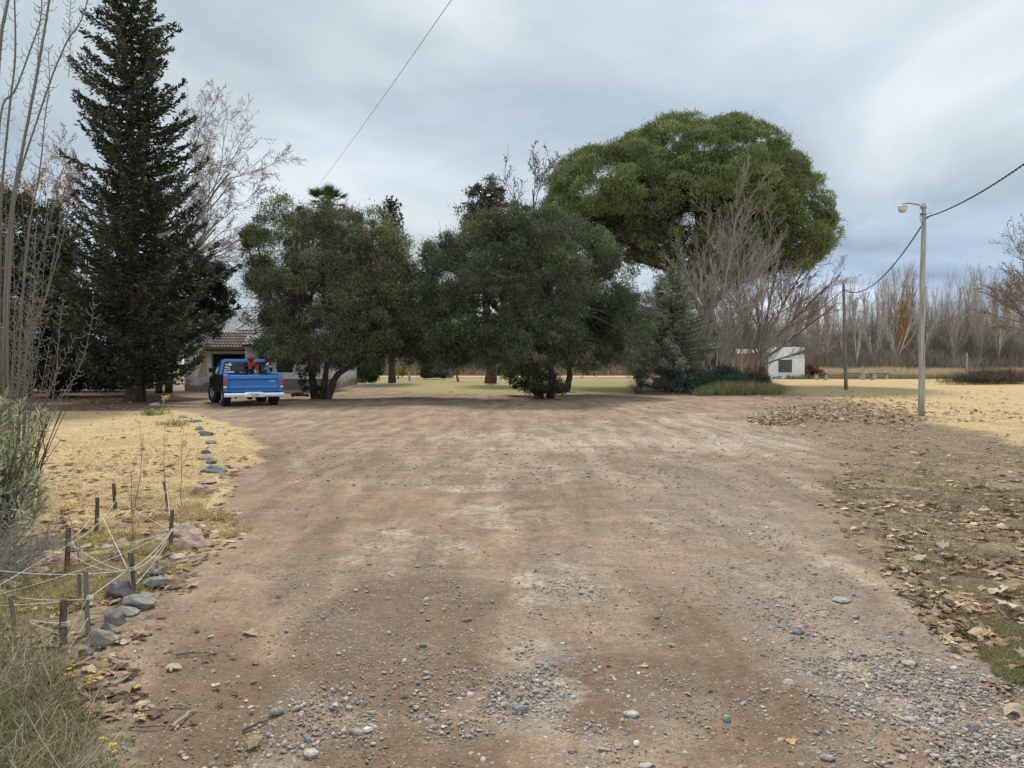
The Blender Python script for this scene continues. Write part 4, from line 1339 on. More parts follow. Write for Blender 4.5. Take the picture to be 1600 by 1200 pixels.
bare_tree('bare_tree', 'spreading bare tree with some olive brown leaves at the right edge of the field', b,
          [(b, (.02, 0, 1), 7, .3), (b + [0, 0, 2.5], (-.6, 0, .8), 7, .15), (b + [0, 0, 3], (.6, 0, 1), 8, .15), (b + [0, 0, 4], (-.3, .2, 1), 9, .14), (b + [0, 0, 4], (-.8, -.2, .5), 6, .1)],
          dict(PB, max=3, c=[12, 11, 9, 0, 0], rmin=.014), 321, [(0.13, 0.105, 0.09), (0.2, 0.165, 0.14), (0.24, 0.19, 0.155)], (7, 5, 3, 3), leaves=3500, leafcol=[(0.24, 0.19, 0.09), (0.2, 0.13, 0.07)], leafsize=.16)
# whitish fruit trees seen under the olives
PF = dict(PB, max=3, n=[5, 6, 5, 3], up=[0, .03, .03, 0], s=[.5, .2, .1, 1], c=[7, 5, 4, 0], a=[.8, .6, .6, .6], l=[1.1, .55, .5, .5], rmin=.012)
for i, (px, py, h, cc, lab) in enumerate([(640, 595, 2.0, (0.42, 0.36, 0.30), 'whitewashed small fruit tree with spreading bare limbs on the back lawn'), (716, 596, 1.9, (0.25, 0.19, 0.15), 'dark stemmed little fruit tree leaning on the back lawn'), (622, 592, 1.8, (0.3, 0.25, 0.21), 'faint bare fruit tree between the slim trunk and the whitewashed one')]):
    b = gnd(px, py)
    bare_tree('fruit_tree', lab, b, [(b, (.1 * (i == 1) * -2, 0, 1), h, .12)] + [(b + [0, 0, h * .5], (cos(a), sin(a), 1.0), h * 1.15, .07) for a in (0.2, 1.6, 2.8, 4.2, 5.3)], PF, 330 + i, [cc, cc, tuple(np.array(cc) * .9)], (6, 4, 3, 3))


def simple_plant(name, label, base, ells, ncl, cr, per, L, W, cols, seed, cat='shrub', mat=None, **kw):
    rng = RNG(seed); g = G()
    crown(g, ells, rng, ncl, cr, per, L, W, cols, **kw)
    return tag(g.build(name, mat or M_leaf, origin=base), label, cat)


# slim trunk tree left of the fruit trees
b = gnd(611, 598.5); Yt = b[1]
broad_tree('deciduous_tree', 'slim dark trunked tree on the back lawn just right of the house', b, [[at(611, 602, Yt), at(611, 570, Yt), at(609, 520, Yt), at(600, 450, Yt)]],
           [E(600, 440, 50, 60, Yt, 3), E(615, 500, 40, 40, Yt, 2.5)], 115, 90, .8, 160, .2, .06, OLIVE, r0=.32, shell=.4)
simple_plant('hanging_shrub', 'bright green drooping shrub at the end of the house wall', gnd(576, 600), [E(580, 575, 15, 22, 57, .8), E(568, 578, 9, 20, 57, .7)], 60, .5, 130, .2, .05, [(0.07, 0.13, 0.03), (0.05, 0.1, 0.025)], 401, upb=-.8)
simple_plant('round_shrub', 'round dark green bush on the back lawn behind the fruit trees', gnd(672, 592), [E(672, 580, 17, 13, 76, 1.1), E(690, 589, 14, 4, 76, .8)], 45, .5, 120, .2, .08, [(0.035, 0.06, 0.03), (0.06, 0.09, 0.03)], 402)
simple_plant('yellow_shrub', 'small yellowish bush glimpsed right of the slim dark trunk', gnd(628, 590), [E(628, 580, 6, 8, 84, .7)], 14, .4, 90, .2, .08, [(0.3, 0.22, 0.04), (0.2, 0.17, 0.04)], 403)
simple_plant('citrus_bush', 'glossy yellow green bush beside the thick trunk under the broad olive', gnd(800, 612), [E(795, 578, 16, 16, 39, .8), E(815, 585, 22, 22, 38, .9), E(806, 565, 16, 14, 39, .7)], 70, .3, 130, .11, .05, [(0.09, 0.14, 0.025), (0.06, 0.11, 0.02), (0.12, 0.16, 0.03)], 404)
simple_plant('undergrowth', 'dark tangled undergrowth round the trunks of the broad olive', gnd(850, 625), [E(858, 600, 24, 20, 34.2, .7), E(840, 614, 22, 8, 34, .6), E(872, 614, 18, 7, 34, .5)], 90, .26, 60, .1, .035, [(0.035, 0.05, 0.03), (0.05, 0.065, 0.035), (0.06, 0.05, 0.03)], 405)
simple_plant('pale_shrub', 'pale dead tangled shrub between the broad olive and the yucca bed', gnd(1000, 606), [E(1010, 505, 28, 46, 44, 1.3), E(1000, 560, 28, 36, 44, 1.2), E(1024, 460, 14, 26, 44, .8), E(1035, 560, 26, 40, 44.5, 1.2)], 170, .42, 120, .16, .03, [(0.30, 0.285, 0.21), (0.22, 0.22, 0.16), (0.38, 0.355, 0.27)], 406, mat=M_twig, upb=1.0)
simple_plant('silver_shrub', 'fine grey green shrub at the left end of the yucca bed', gnd(1012, 615), [E(1015, 603, 16, 12, 40.5, .8), E(1035, 605, 14, 10, 40.5, .7), E(1003, 595, 12, 18, 42, .7)], 60, .3, 110, .12, .02, [(0.085, 0.1, 0.085), (0.06, 0.075, 0.06), (0.05, 0.07, 0.03)], 407, upb=1)
simple_plant('red_bush', 'reddish brown bush against the right wall of the white shed', gnd(1268, 590), [E(1268, 580, 10, 9, 80, .8), E(1280, 585, 9, 6, 80, .7)], 40, .4, 100, .2, .08, [(0.2, 0.07, 0.04), (0.16, 0.08, 0.04), (0.1, 0.08, 0.05)], 408)
simple_plant('orange_shrub', 'ochre leafed shrub between the yuccas and the brick side of the shed', gnd(1186, 606), [E(1186, 600, 12, 7, 50, .6)], 26, .3, 90, .14, .05, [(0.2, 0.14, 0.05), (0.14, 0.13, 0.05)], 409)


for i, (x0, x1, yy, hh, Yb, lab) in enumerate([(1040, 1090, 598, 16, 43, 'dark leafy shrub in the bed behind the cedar trunk'), (1095, 1150, 597, 16, 45, 'dark leafy shrub in the middle of the bed behind the yuccas'), (1145, 1190, 598, 14, 46, 'dark green shrub at the right end of the bed behind the yuccas')]):
    simple_plant('dark_shrub', lab, gnd((x0 + x1) / 2, 607), [E((x0 + x1) / 2 - 10, yy, (x1 - x0) / 2.4, hh, Yb, 1.0), E((x0 + x1) / 2 + 12, yy - 4, (x1 - x0) / 2.6, hh + 4, Yb + .6, 1.0)], 90, .38, 110, .16, .04, [(0.06, 0.08, 0.05), (0.09, 0.11, 0.065), (0.12, 0.11, 0.07)], 440 + i, upb=.8)


def yucca(name, label, base, seed, n=110, L=1.0):
    rng = RNG(seed); g = G()
    el = rng.uniform(-0.15, 1.5, n); az = rng.uniform(0, 2 * pi, n)
    D = np.stack([np.cos(az) * np.cos(el), np.sin(az) * np.cos(el), np.sin(el)], 1)
    B = np.tile(base + np.array([0, 0, 0.35 * L]), (n, 1)) + rng.normal(0, .05, (n, 3))
    bend = np.stack([D[:, 0] * .2, D[:, 1] * .2, -0.45 * np.ones(n)], 1)
    col = jcol([(0.07, 0.13, 0.10), (0.10, 0.165, 0.13), (0.05, 0.09, 0.07)], n, rng)
    g.blades(B, D, L * rng.uniform(.8, 1.25, n), .07, bend, 3, 0, col, rng)
    g.tube([base, base + np.array([0, 0, .4 * L])], [.09, .07], 7, 0, (0.1, 0.08, 0.05))
    return tag(g.build(name, M_leaf, origin=base), label, 'plant', 'yuccas in the planted bed')


for i, (px, py, L, lab) in enumerate([(1072, 614, 1.05, 'spiky yucca right of the cedar trunk, at the front of the bed'), (1098, 611, 1.15, 'spiky yucca in the middle of the bed, behind the frontmost one'), (1124, 610, 1.2, 'dense dark yucca in the centre right of the bed'),
                                      (1150, 611, 1.1, 'yucca behind the left end of the tall grass clump'), (1040, 610, .95, 'yucca at the left of the cedar trunk'), (1112, 605, 1.4, 'tall yucca at the back of the bed under the pale bare trees'), (1082, 604, 1.3, 'tall yucca at the back left of the bed'), (1170, 606, 1.0, 'rightmost yucca, before the shed')]):
    yucca('yucca', lab, gnd(px, py), 420 + i, 130, L)

# grass clump along the bed
rng = RNG(430); g = G()
n = 16000
t = rng.uniform(0, 1, n)
px = 1085 + 140 * t; py = 617 + rng.uniform(-7, 2, n) - 2 * t
Y = CAMH * 1200 / (py - 568); X = (px - 800) / 1200 * Y
B = np.stack([X, Y, np.zeros(n)], 1)
hh = (.28 + .42 * np.sin(t * pi) ** .6) * rng.uniform(.4, 1.35, n) * (.35 + 1.3 * fbm(X * 1.7, Y * 1.2, 9))
g.blades(B, np.stack([rng.normal(0, .3, n), rng.normal(0, .3, n), np.ones(n)], 1), hh, .02, np.stack([rng.normal(.1, .3, n), rng.normal(0, .3, n), -.25 * np.ones(n)], 1), 2, 0, jcol([(0.17, 0.19, 0.08), (0.27, 0.25, 0.12), (0.10, 0.13, 0.05), (0.36, 0.30, 0.16)], n, rng), rng)
tag(g.build('grass_clump', M_straw, origin=gnd(1150, 616)), 'long pale green grass along the right front of the yucca bed', 'grass', kind='stuff')
# clump of old reeds leaning at the bed's left end
rng = RNG(431); g = G(); b = gnd(1000, 615); n = 60
g.blades(np.tile(b, (n, 1)) + rng.normal(0, .12, (n, 3)) * [1, 1, 0], np.stack([rng.normal(-.35, .3, n), rng.normal(0, .2, n), np.ones(n)], 1), rng.uniform(.7, 1.3, n), .035, np.stack([-.5 * np.ones(n), np.zeros(n), -.5 * np.ones(n)], 1), 3, 0, jcol([(0.25, 0.23, 0.13), (0.12, 0.13, 0.07)], n, rng), rng)
tag(g.build('reed_clump', M_straw, origin=b), 'arching clump of old reeds at the left end of the yucca bed', 'plant')


# ---- tree belt at the far side of the field
def poplar(kind, seed, name, label, H=13.5, col=((0.36, 0.31, 0.25), (0.38, 0.32, 0.255), (0.40, 0.33, 0.26)), leaves=0, leafcol=None, fork=False):
    rng = RNG(seed); b = np.zeros(3)
    root = thing(name, b, label, 'tree', 'trees of the far belt')
    sk = Skel(); tips = []
    if kind == 'col':
        P = dict(PB, max=2, n=[10, 6, 3], w=[.015, .04, .1], up=[.02, .06, .04], s=[.1, .1, 1], c=[62, 5, 0], a=[.34, .4, .4], l=[.30, .35, .3], ls=[.3, .3, .3], rr=[.35, .6, .6], tip=[.15, .3, .4], rmin=.017)
        grow(sk, rng, (0, 0, 0), (rng.normal(0, .02), 0, 1), H, .15, 0, P, tips)
    else:
        P = dict(PB, max=3, n=[6, 6, 5, 3], w=[.05, .06, .1, .12], up=[.03, .05, .04, .03], s=[.3, .15, .1, 1], c=[6, 7, 4, 0], a=[.4, .42, .5, .5], l=[.75, .5, .45, .4], ls=[.35, .4, .4, .3], rr=[.6, .5, .6, .6], tip=[.4, .3, .3, .4], rmin=.018)
        grow(sk, rng, (0, 0, 0), (rng.normal(0, .1), 0, 1), H * .6, .17, 0, P, tips)
        grow(sk, rng, (0, 0, H * .15), (.45, .1, 1), H * .62, .11, 0, P, tips)
        grow(sk, rng, (0, 0, H * .22), (-.4, -.1, 1), H * .6, .1, 0, P, tips)
    g = G(); skel_mesh(g, sk, col, (6, 4, 3, 3), rng, lvs=[0]); g.build('trunk', M_twig, root, local=True)
    g = G(); skel_mesh(g, sk, col, (6, 4, 3, 3), rng, lvs=[1, 2, 3])
    if leaves:
        T = np.array(tips); T = T[T[:, 2] < H * .8]; pk = T[rng.randint(0, len(T), leaves)]
        g.leaves(pk[:, :3] + rng.normal(0, .15, (leaves, 3)), rng.normal(0, 1, (leaves, 3)), rng.normal(0, 1, (leaves, 3)), .2, .14, 0, jcol(leafcol, leaves, rng))
    g.build('crown', M_twig, root, local=True)
    return root


rng = RNG(500)
LP = 'slender bare poplar standing in the far tree belt beyond the field'
LD = 'bare forked tree with pale limbs in the far tree belt'
protos = [poplar('col', 501, 'poplar_tree', LP), poplar('col', 502, 'poplar_tree', LP, 12.5, ((0.31, 0.26, 0.21), (0.34, 0.275, 0.22), (0.36, 0.285, 0.225))), poplar('col', 503, 'poplar_tree', LP, 14.5),
          poplar('fork', 504, 'forked_tree', LD, 11, ((0.48, 0.44, 0.37), (0.42, 0.37, 0.31), (0.37, 0.315, 0.26))), poplar('fork', 505, 'forked_tree', LD, 9, ((0.40, 0.36, 0.30), (0.36, 0.31, 0.26), (0.33, 0.275, 0.225)))]
used = [False] * 5
ORD = ['first', 'second', 'third', 'fourth', 'fifth', 'sixth', 'seventh', 'eighth', 'ninth', 'tenth', 'eleventh', 'twelfth']


def ordlab(pxs, what):
    out = {}
    marks = [(1257, 'the white shed'), (1322, 'the farther pole'), (1442, 'the lamp post'), (1540, 'the copper leaved small tree')]
    for mi, (mx, mn) in enumerate(marks):
        hi = marks[mi + 1][0] if mi + 1 < len(marks) else 9999
        for j, p in enumerate(sorted(q for q in pxs if mx <= q < hi)):
            out[p] = '%s %s to the right of %s' % (ORD[j], what, mn)
    for j, p in enumerate(sorted((q for q in pxs if q < 1257), reverse=True)):
        out[p] = '%s %s to the left of the white shed' % (ORD[j], what)
    return out


def place(k, X, Y, sc, label=None):
    r = rng.uniform(0, 6.28)
    sc = (sc * rng.uniform(.6, 1.1), sc * rng.uniform(.6, 1.1), sc)
    if not used[k]:
        used[k] = True; o = protos[k]; o.location = (X, Y, 0); o.rotation_euler = (0, 0, r); o.scale = sc
        if label: o['label'] = label
    else:
        o = dup(protos[k], (X, Y, 0), r, sc, label)


# (px, top y) of the tallest poplars, then filler rows
TALL = [(1300, 452), (1325, 448), (1352, 450), (1378, 446), (1398, 430), (1412, 424), (1428, 430), (1448, 438), (1462, 452), (1478, 436), (1492, 440), (1506, 446), (1524, 428), (1534, 432), (1556, 436), (1568, 440), (1272, 462), (1245, 470), (1590, 440), (1612, 432), (1640, 430), (1680, 436), (1720, 430)]
TL = ordlab([p for p, _ in TALL], 'tall front row poplar')
for px, ty in TALL:
    Y = rng.uniform(112, 124)
    H = CAMH + (568 - ty - 8) / 1200 * Y
    k = rng.randint(0, 3)
    place(k, (px - 800) / 1200 * Y, Y, H / [13.8, 12.8, 14.8][k], TL[px])
for i in range(104):
    px = rng.uniform(1215, 1750) if i < 84 else rng.uniform(480, 1215); Y = rng.uniform(118, 142); k = rng.randint(0, 3)
    place(k, (px - 800) / 1200 * Y, Y, rng.uniform(.78, 1.0) * Y / 128, 'slender poplar of the dim back rows in the far tree belt')
FORK = [(1338, 104, .95), (1366, 106, .8), (1318, 108, 1.0), (1402, 105, .85), (1490, 105, .95), (1440, 108, .9), (1530, 107, .9), (1290, 108, .8), (1560, 106, .8), (1620, 104, .9), (880, 112, .6), (950, 110, .6), (700, 112, .6), (985, 108, .7), (1225, 108, .8), (1262, 106, .8)]
FL = ordlab([f[0] for f in FORK], 'pale forked bare tree')
for px, Y, sc in FORK:
    place(3 + rng.randint(0, 2), (px - 800) / 1200 * Y, Y, sc, FL[px])
b = at(1408, 568, 111) * [1, 1, 0]
r = poplar('col', 509, 'poplar_tree', 'poplar still holding rusty orange leaves in the far tree belt', 13, ((0.3, 0.22, 0.15), (0.33, 0.22, 0.14), (0.34, 0.22, 0.13)), 2600, [(0.42, 0.23, 0.08), (0.36, 0.2, 0.08)])
r.location = tuple(b); r.pop('group', None) if hasattr(r, 'pop') else None
if 'group' in r: del r['group']
r = poplar('fork', 510, 'forked_tree', 'small tree with coppery leaves right of the lamp post in the far belt', 9, ((0.3, 0.24, 0.2), (0.3, 0.24, 0.19), (0.3, 0.24, 0.19)), 600, [(0.30, 0.19, 0.12), (0.26, 0.18, 0.13)])
r.location = tuple(at(1492, 568, 109) * [1, 1, 0])
if 'group' in r: del r['group']

# thicket below them
rng = RNG(520); g = G()
n = 190000
px = rng.uniform(380, 1900, n); Y = rng.uniform(100, 135, n); X = (px - 800) / 1200 * Y
h = (3.6 + 6.6 * fbm(X * .13, Y * .1, 33, 3)) * rng.uniform(.3, 1.1, n) * np.clip((Y - 94) / 18, .45, 1.25)
B = np.stack([X, Y, np.zeros(n)], 1) + np.stack([np.zeros(n), np.zeros(n), h * rng.uniform(0, .45, n)], 1)
tint = (.55 + .9 * fbm(X * .2, Y * .12, 35, 3))[:, None]
g.blades(B, np.stack([rng.normal(0, .4, n), rng.normal(0, .3, n), np.ones(n)], 1), h * .75, .05, np.stack([rng.normal(0, .35, n), rng.normal(0, .3, n), np.zeros(n)], 1), 2, 0, jcol([(0.27, 0.225, 0.18), (0.19, 0.16, 0.125), (0.14, 0.125, 0.09), (0.33, 0.28, 0.22)], n, rng) * tint, rng)
tag(g.build('thicket', M_twig), 'tangled grey brown winter scrub along the far side of the field', 'scrub', kind='stuff')
# tall dry grass in front of it
rng = RNG(521); g = G(); n = 60000
px = rng.uniform(1230, 1900, n); py = 568 + CAMH * 1200 / rng.uniform(78, 103, n); Y = CAMH * 1200 / (py - 568); X = (px - 800) / 1200 * Y
n2 = 22000
px2 = rng.uniform(560, 1090, n2); Y2 = rng.uniform(100, 108, n2); X = np.concatenate([X, (px2 - 800) / 1200 * Y2]); Y = np.concatenate([Y, Y2]); n = len(X)
h = (.45 + .9 * fbm(X * .3, Y * .25, 44, 3)) * rng.uniform(.6, 1.2, n)
green = (Y < 84)[:, None]
col = np.where(green, jcol([(0.28, 0.24, 0.12), (0.18, 0.18, 0.09)], n, rng), jcol([(0.50, 0.38, 0.23), (0.42, 0.30, 0.19), (0.56, 0.45, 0.29)], n, rng))
h = np.where(Y < 84, h * .6, h * 1.35)
g.blades(np.stack([X, Y, np.zeros(n)], 1), np.stack([rng.normal(0, .25, n), rng.normal(0, .2, n), np.ones(n)], 1), h, .05, np.stack([rng.normal(.1, .3, n), rng.normal(0, .2, n), -.15 * np.ones(n)], 1), 2, 0, col, rng)
tag(g.build('tall_dry_grass', M_straw), 'band of tall straw coloured grass before the far scrub', 'grass', kind='stuff')


def brush(name, label, base, spread, h, n, cols, seed, w=.03):
    rng = RNG(seed); g = G()
    B = np.tile(base, (n, 1)) + rng.normal(0, 1, (n, 3)) * [spread, spread * .35, 0]
    B[:, 2] = rng.uniform(0, h * .4, n)
    g.blades(B, np.stack([rng.normal(0, .9, n), rng.normal(0, .6, n), rng.uniform(.2, 1, n)], 1), h * rng.uniform(.5, 1, n), w, np.stack([rng.normal(0, .4, n), rng.normal(0, .3, n), -.2 * np.ones(n)], 1), 2, 0, jcol(cols, n, rng), rng)
    return tag(g.build(name, M_twig, origin=base), label, 'brush pile')


brush('brush_pile', 'dark low brush pile left of the reddish heap at the far right', gnd(1522, 601), 1.3, 1.2, 1500, [(0.1, 0.085, 0.065), (0.07, 0.06, 0.045)], 530)
brush('brush_pile', 'reddish brown heap of cut brush at the far right', gnd(1556, 599), 1.3, 1.9, 1700, [(0.19, 0.11, 0.07), (0.11, 0.08, 0.06), (0.15, 0.11, 0.08)], 531)
brush('brush_pile', 'grey brown heap of cut brush at the right edge of the photo', gnd(1590, 600), 1.4, 1.3, 1700, [(0.14, 0.115, 0.09), (0.09, 0.075, 0.06)], 532)
# stump post in the scrub
b = gnd(1510, 588); g = G(); rng = RNG(533)
g.tube([b, b + [0.05, 0, 1.5], b + [0.02, 0, 2.9]], [.13, .12, .1], 8, lump=.1, rng=rng)
tag(g.build('wooden_post', M_polewood, origin=b), 'short pale post at the edge of the scrub, right of the lamp post', 'post')
# low benches and table
M_conc = noise_mat('worn_concrete', (0.30, 0.28, 0.25), (0.5, 0.48, 0.44), 4, .9, .3)
M_plank = noise_mat('dark_plank', (0.10, 0.075, 0.06), (0.2, 0.16, 0.13), 5, .85, .3, (1, 8, 8))


def bench(name, label, base, w, cat, topm, h=.5, dpt=.5):
    root = thing(name, base, label, cat)
    x, y, _ = base
    g = G(); g.box(x - w / 2, x + w / 2, y - dpt / 2, y + dpt / 2, h - .08, h); g.build('table_top', topm, root, bevel=.01)
    for s in (-1, 1):
        g = G(); g.box(x + s * w * .36 - .09, x + s * w * .36 + .09, y - dpt * .4, y + dpt * .4, 0, h - .083); g.build('leg', M_conc, root, bevel=.01)


bench('garden_bench', 'small dark bench right of the white shed', gnd(1283, 594), 1.2, 'bench', M_plank, .62)
bench('garden_bench', 'long dark bench left of the concrete table in the dry grass', gnd(1333, 592.5), 2.1, 'bench', M_plank, .62)
bench('concrete_table', 'low pale concrete table between two benches in the dry grass', gnd(1355, 593.5), 1.3, 'table', M_conc, .75, .9)
bench('garden_bench', 'dark bench right of the concrete table in the dry grass', gnd(1376, 592.5), 1.6, 'bench', M_plank, .62)


# ------------------------------------------------------------------ poles, lamp, cables
def pole(name, label, px, pytop, pybot, r, mat, cat):
    rng = RNG(int(px)); b = gnd(px, pybot); Y = b[1]
    top = at(px + (3 if px > 1400 else -4), pytop, Y)
    root = thing(name, b, label, cat)
    zz = np.linspace(0, 1, 9)
    Q = (b[None] - [0, 0, .15]) * (1 - zz[:, None]) + top[None] * zz[:, None]
    Q[1:-1, 0] += rng.normal(0, .018, 7)
    g = G(); g.tube(Q, r * (1.15 - .4 * zz), 12, lump=.04, rng=rng)
    g.build('pole', mat, root, smooth=True)
    return root, b, top


root, b1, top1 = pole('lamp_post', 'pale wooden lamp post with one lamp on a curved arm, nearer of the two poles', 1440, 318, 649, .085, M_polewood, 'lamp post')
M_lampcap = noise_mat('lamp_cap', (0.4, 0.42, 0.44), (0.5, 0.52, 0.54), 10, .4, 0)
m, nt, bs = base_mat('lamp_glass')
bs.inputs['Base Color'].default_value = (0.55, 0.50, 0.46, 1); bs.inputs['Roughness'].default_value = .25; bs.inputs['Transmission Weight'].default_value = .0
M_lampglass = m
Y = top1[1]
a = [at(1442, 329, Y - .1), at(1440, 322, Y - .12), at(1434, 319.5, Y - .14), at(1420, 317.5, Y - .14), at(1411, 318, Y - .14)]
g = G(); g.tube(np.array(a), .022, 8); g.build('lamp_arm', M_metal, root, smooth=True)
lc = at(1410.5, 321, Y - .14)


def lathe(g, c, prof, n=20, col=(1, 1, 1)):
    a = np.linspace(0, 2 * pi, n, endpoint=False)
    V = np.concatenate([np.stack([c[0] + r * np.cos(a), c[1] + r * np.sin(a), np.full(n, c[2] + z)], 1) for r, z in prof])
    i0 = np.arange(n); i1 = (i0 + 1) % n
    F = np.concatenate([np.stack([i0 + k * n, i1 + k * n, i1 + (k + 1) * n, i0 + (k + 1) * n], 1) for k in range(len(prof) - 1)])
    g.add(V, F, 0, col)


g = G(); lathe(g, lc, [(.001, .10), (.03, .095), (.05, .06), (.055, 0.0), (.13, -.025), (.142, -.04), (.138, -.045), (.001, -.045)]); cap = g.build('lamp_cap', M_lampcap, root, smooth=True)
g = G(); lathe(g, lc, [(.128, -.047), (.132, -.08), (.125, -.14), (.10, -.185), (.06, -.21), (.001, -.218)]); g.build('lamp_shade', M_lampglass, root, smooth=True)
# bands, hook and loose wire at the top
g = G()
for z in (.12, .32):
    p = top1 - [0, 0, z]; g.tube([p - [0, 0, .015], p + [0, 0, .015]], [.097, .097], 12)
g.tube([top1 - [.03, .1, .30], top1 - [.16, .1, .32]], .012, 6)
g.build('bracket', M_metal, root)
g = G(); g.tube(np.array([at(1443, 333, Y - .12), at(1438, 336, Y - .13), at(1437.5, 342, Y - .13), at(1440, 348, Y - .13), at(1444, 352, Y - .12)]), .008, 5); g.build('wire_loop', M_cable, root)
hook1 = at(1449, 339, Y - .05)
g = G(); g.tube(np.array([top1 - [0.02, 0.05, .45], top1 + [.12, -.06, -.44], at(1455, 333.5, Y - .06), at(1453, 331, Y - .06), at(1450, 333, Y - .06)]), .01, 6); g.build('cable_hook', M_metal, root)

root2, b2, top2 = pole('utility_pole', 'brown wooden pole farther off in the field, without a lamp', 1322, 443, 609, .10, M_polewood2, 'utility pole')
Y2 = top2[1]
hook2 = at(1318.5, 452, Y2 - .05)
g = G(); g.tube(np.array([top2 - [0, .08, .35], hook2 + [.05, 0, 0], hook2]), .014, 6); g.build('cable_hook', M_metal, root2)


def cable(name, label, p, q, sag, r, n=40, twist=0.0, t0=0.0, mat=None):
    t = np.linspace(t0, 1, n)
    p = np.asarray(p, float); q = np.asarray(q, float)
    Q = p + (q - p) * t[:, None]; Q[:, 2] -= 4 * sag * t * (1 - t)
    g = G()
    if twist:
        T = norm(q - p); s = norm(np.cross(T, [0, 0, 1.0])); u = np.cross(s, T)
        L = np.linalg.norm(q - p); m = int(L / .05)
        tt = np.linspace(t0, 1, m); C = p + (q - p) * tt[:, None]; C[:, 2] -= 4 * sag * tt * (1 - tt)
        for ph in (0, pi):
            a = tt * L / .45 * 2 * pi + ph
            g.tube(C + (np.cos(a) * twist)[:, None] * s + (np.sin(a) * twist)[:, None] * u, r, 5)
    else:
        g.tube(Q, r, 6)
    tag(g.build(name, mat or M_cable, origin=Q[0], smooth=True), label, 'cable')


cable('power_cable', 'twisted black cable rising from the lamp post out of the top right', hook1, (4.7, -.1, 6.15), .80, .011, twist=.012)
cable('power_cable', 'black cable sagging between the lamp post and the farther pole', hook1, hook2, .95, .013, twist=.013)
cable('power_cable', 'thin dark cable running left from the farther pole behind the bare trees', hook2, (24.0, 79, 4.6), 1.1, .02)
pw, qw = at(487, 302, 47), at(697, -6, 15)
cable('overhead_wire', 'thin overhead wire slanting up from the palm top across the sky', pw, pw + (qw - pw) * 1.45, .25, .006)


# ------------------------------------------------------------------ buildings
def brick_wall_mat(name, top, topvar, zb, brick1, brick2, mortar, stain=None, bw=.24, bh=.07, patchx=None):
    """plaster above, bare brick showing below a ragged line at height zb"""
    m, nt, b = base_mat(name)
    N, Lk = nt.nodes, nt.links
    tc = N.new('ShaderNodeTexCoord')
    sp = N.new('ShaderNodeSeparateXYZ'); Lk.new(tc.outputs['Object'], sp.inputs[0])
    ad = N.new('ShaderNodeMath'); ad.operation = 'ADD'; Lk.new(sp.outputs['X'], ad.inputs[0]); Lk.new(sp.outputs['Y'], ad.inputs[1])
    cb = N.new('ShaderNodeCombineXYZ'); Lk.new(ad.outputs[0], cb.inputs[0]); Lk.new(sp.outputs['Z'], cb.inputs[1])
    br = N.new('ShaderNodeTexBrick'); Lk.new(cb.outputs[0], br.inputs['Vector'])
    br.inputs['Color1'].default_value = (*brick1, 1); br.inputs['Color2'].default_value = (*brick2, 1); br.inputs['Mortar'].default_value = (*mortar, 1)
    br.inputs['Scale'].default_value = 1; br.inputs['Brick Width'].default_value = bw; br.inputs['Row Height'].default_value = bh; br.inputs['Mortar Size'].default_value = .008
    n = N.new('ShaderNodeTexNoise'); n.inputs['Scale'].default_value = 1.6; n.inputs['Detail'].default_value = 6; Lk.new(tc.outputs['Object'], n.inputs['Vector'])
    n2 = N.new('ShaderNodeTexNoise'); n2.inputs['Scale'].default_value = 5; n2.inputs['Detail'].default_value = 6; Lk.new(tc.outputs['Object'], n2.inputs['Vector'])
    r = N.new('ShaderNodeValToRGB'); Lk.new(n2.outputs['Fac'], r.inputs[0])
    r.color_ramp.elements[0].position = .35; r.color_ramp.elements[0].color = (*topvar, 1); r.color_ramp.elements[1].position = .6; r.color_ramp.elements[1].color = (*top, 1)
    zz = N.new('ShaderNodeMath'); zz.operation = 'MULTIPLY_ADD'; Lk.new(n.outputs['Fac'], zz.inputs[0]); zz.inputs[1].default_value = -1.5; Lk.new(sp.outputs['Z'], zz.inputs[2])
    st = N.new('ShaderNodeMapRange'); Lk.new(zz.outputs[0], st.inputs[0])
    st.inputs['From Min'].default_value = zb - .75 - .02; st.inputs['From Max'].default_value = zb - .75 + .02; st.inputs['To Min'].default_value = 1; st.inputs['To Max'].default_value = 0
    # damp, grimy zone above the line
    gr = N.new('ShaderNodeMapRange'); Lk.new(zz.outputs[0], gr.inputs[0]); gr.inputs['From Min'].default_value = zb - .75; gr.inputs['From Max'].default_value = zb - .75 + .6
    gr.inputs['To Min'].default_value = .6; gr.inputs['To Max'].default_value = 0
    mg = N.new('ShaderNodeMix'); mg.data_type = 'RGBA'; Lk.new(gr.outputs[0], mg.inputs[0]); Lk.new(r.outputs[0], mg.inputs[6]); mg.inputs[7].default_value = (*(stain or topvar), 1)
    mx = N.new('ShaderNodeMix'); mx.data_type = 'RGBA'; Lk.new(st.outputs[0], mx.inputs[0]); Lk.new(mg.outputs[2], mx.inputs[6]); Lk.new(br.outputs['Color'], mx.inputs[7])
    Lk.new(mx.outputs[2], b.inputs['Base Color']); b.inputs['Roughness'].default_value = .9; b.inputs['Specular IOR Level'].default_value = .15
    bp = N.new('ShaderNodeBump'); bp.inputs['Strength'].default_value = .35; bp.inputs['Distance'].default_value = .02; Lk.new(n2.outputs['Fac'], bp.inputs['Height']); Lk.new(bp.outputs[0], b.inputs['Normal'])
    return m


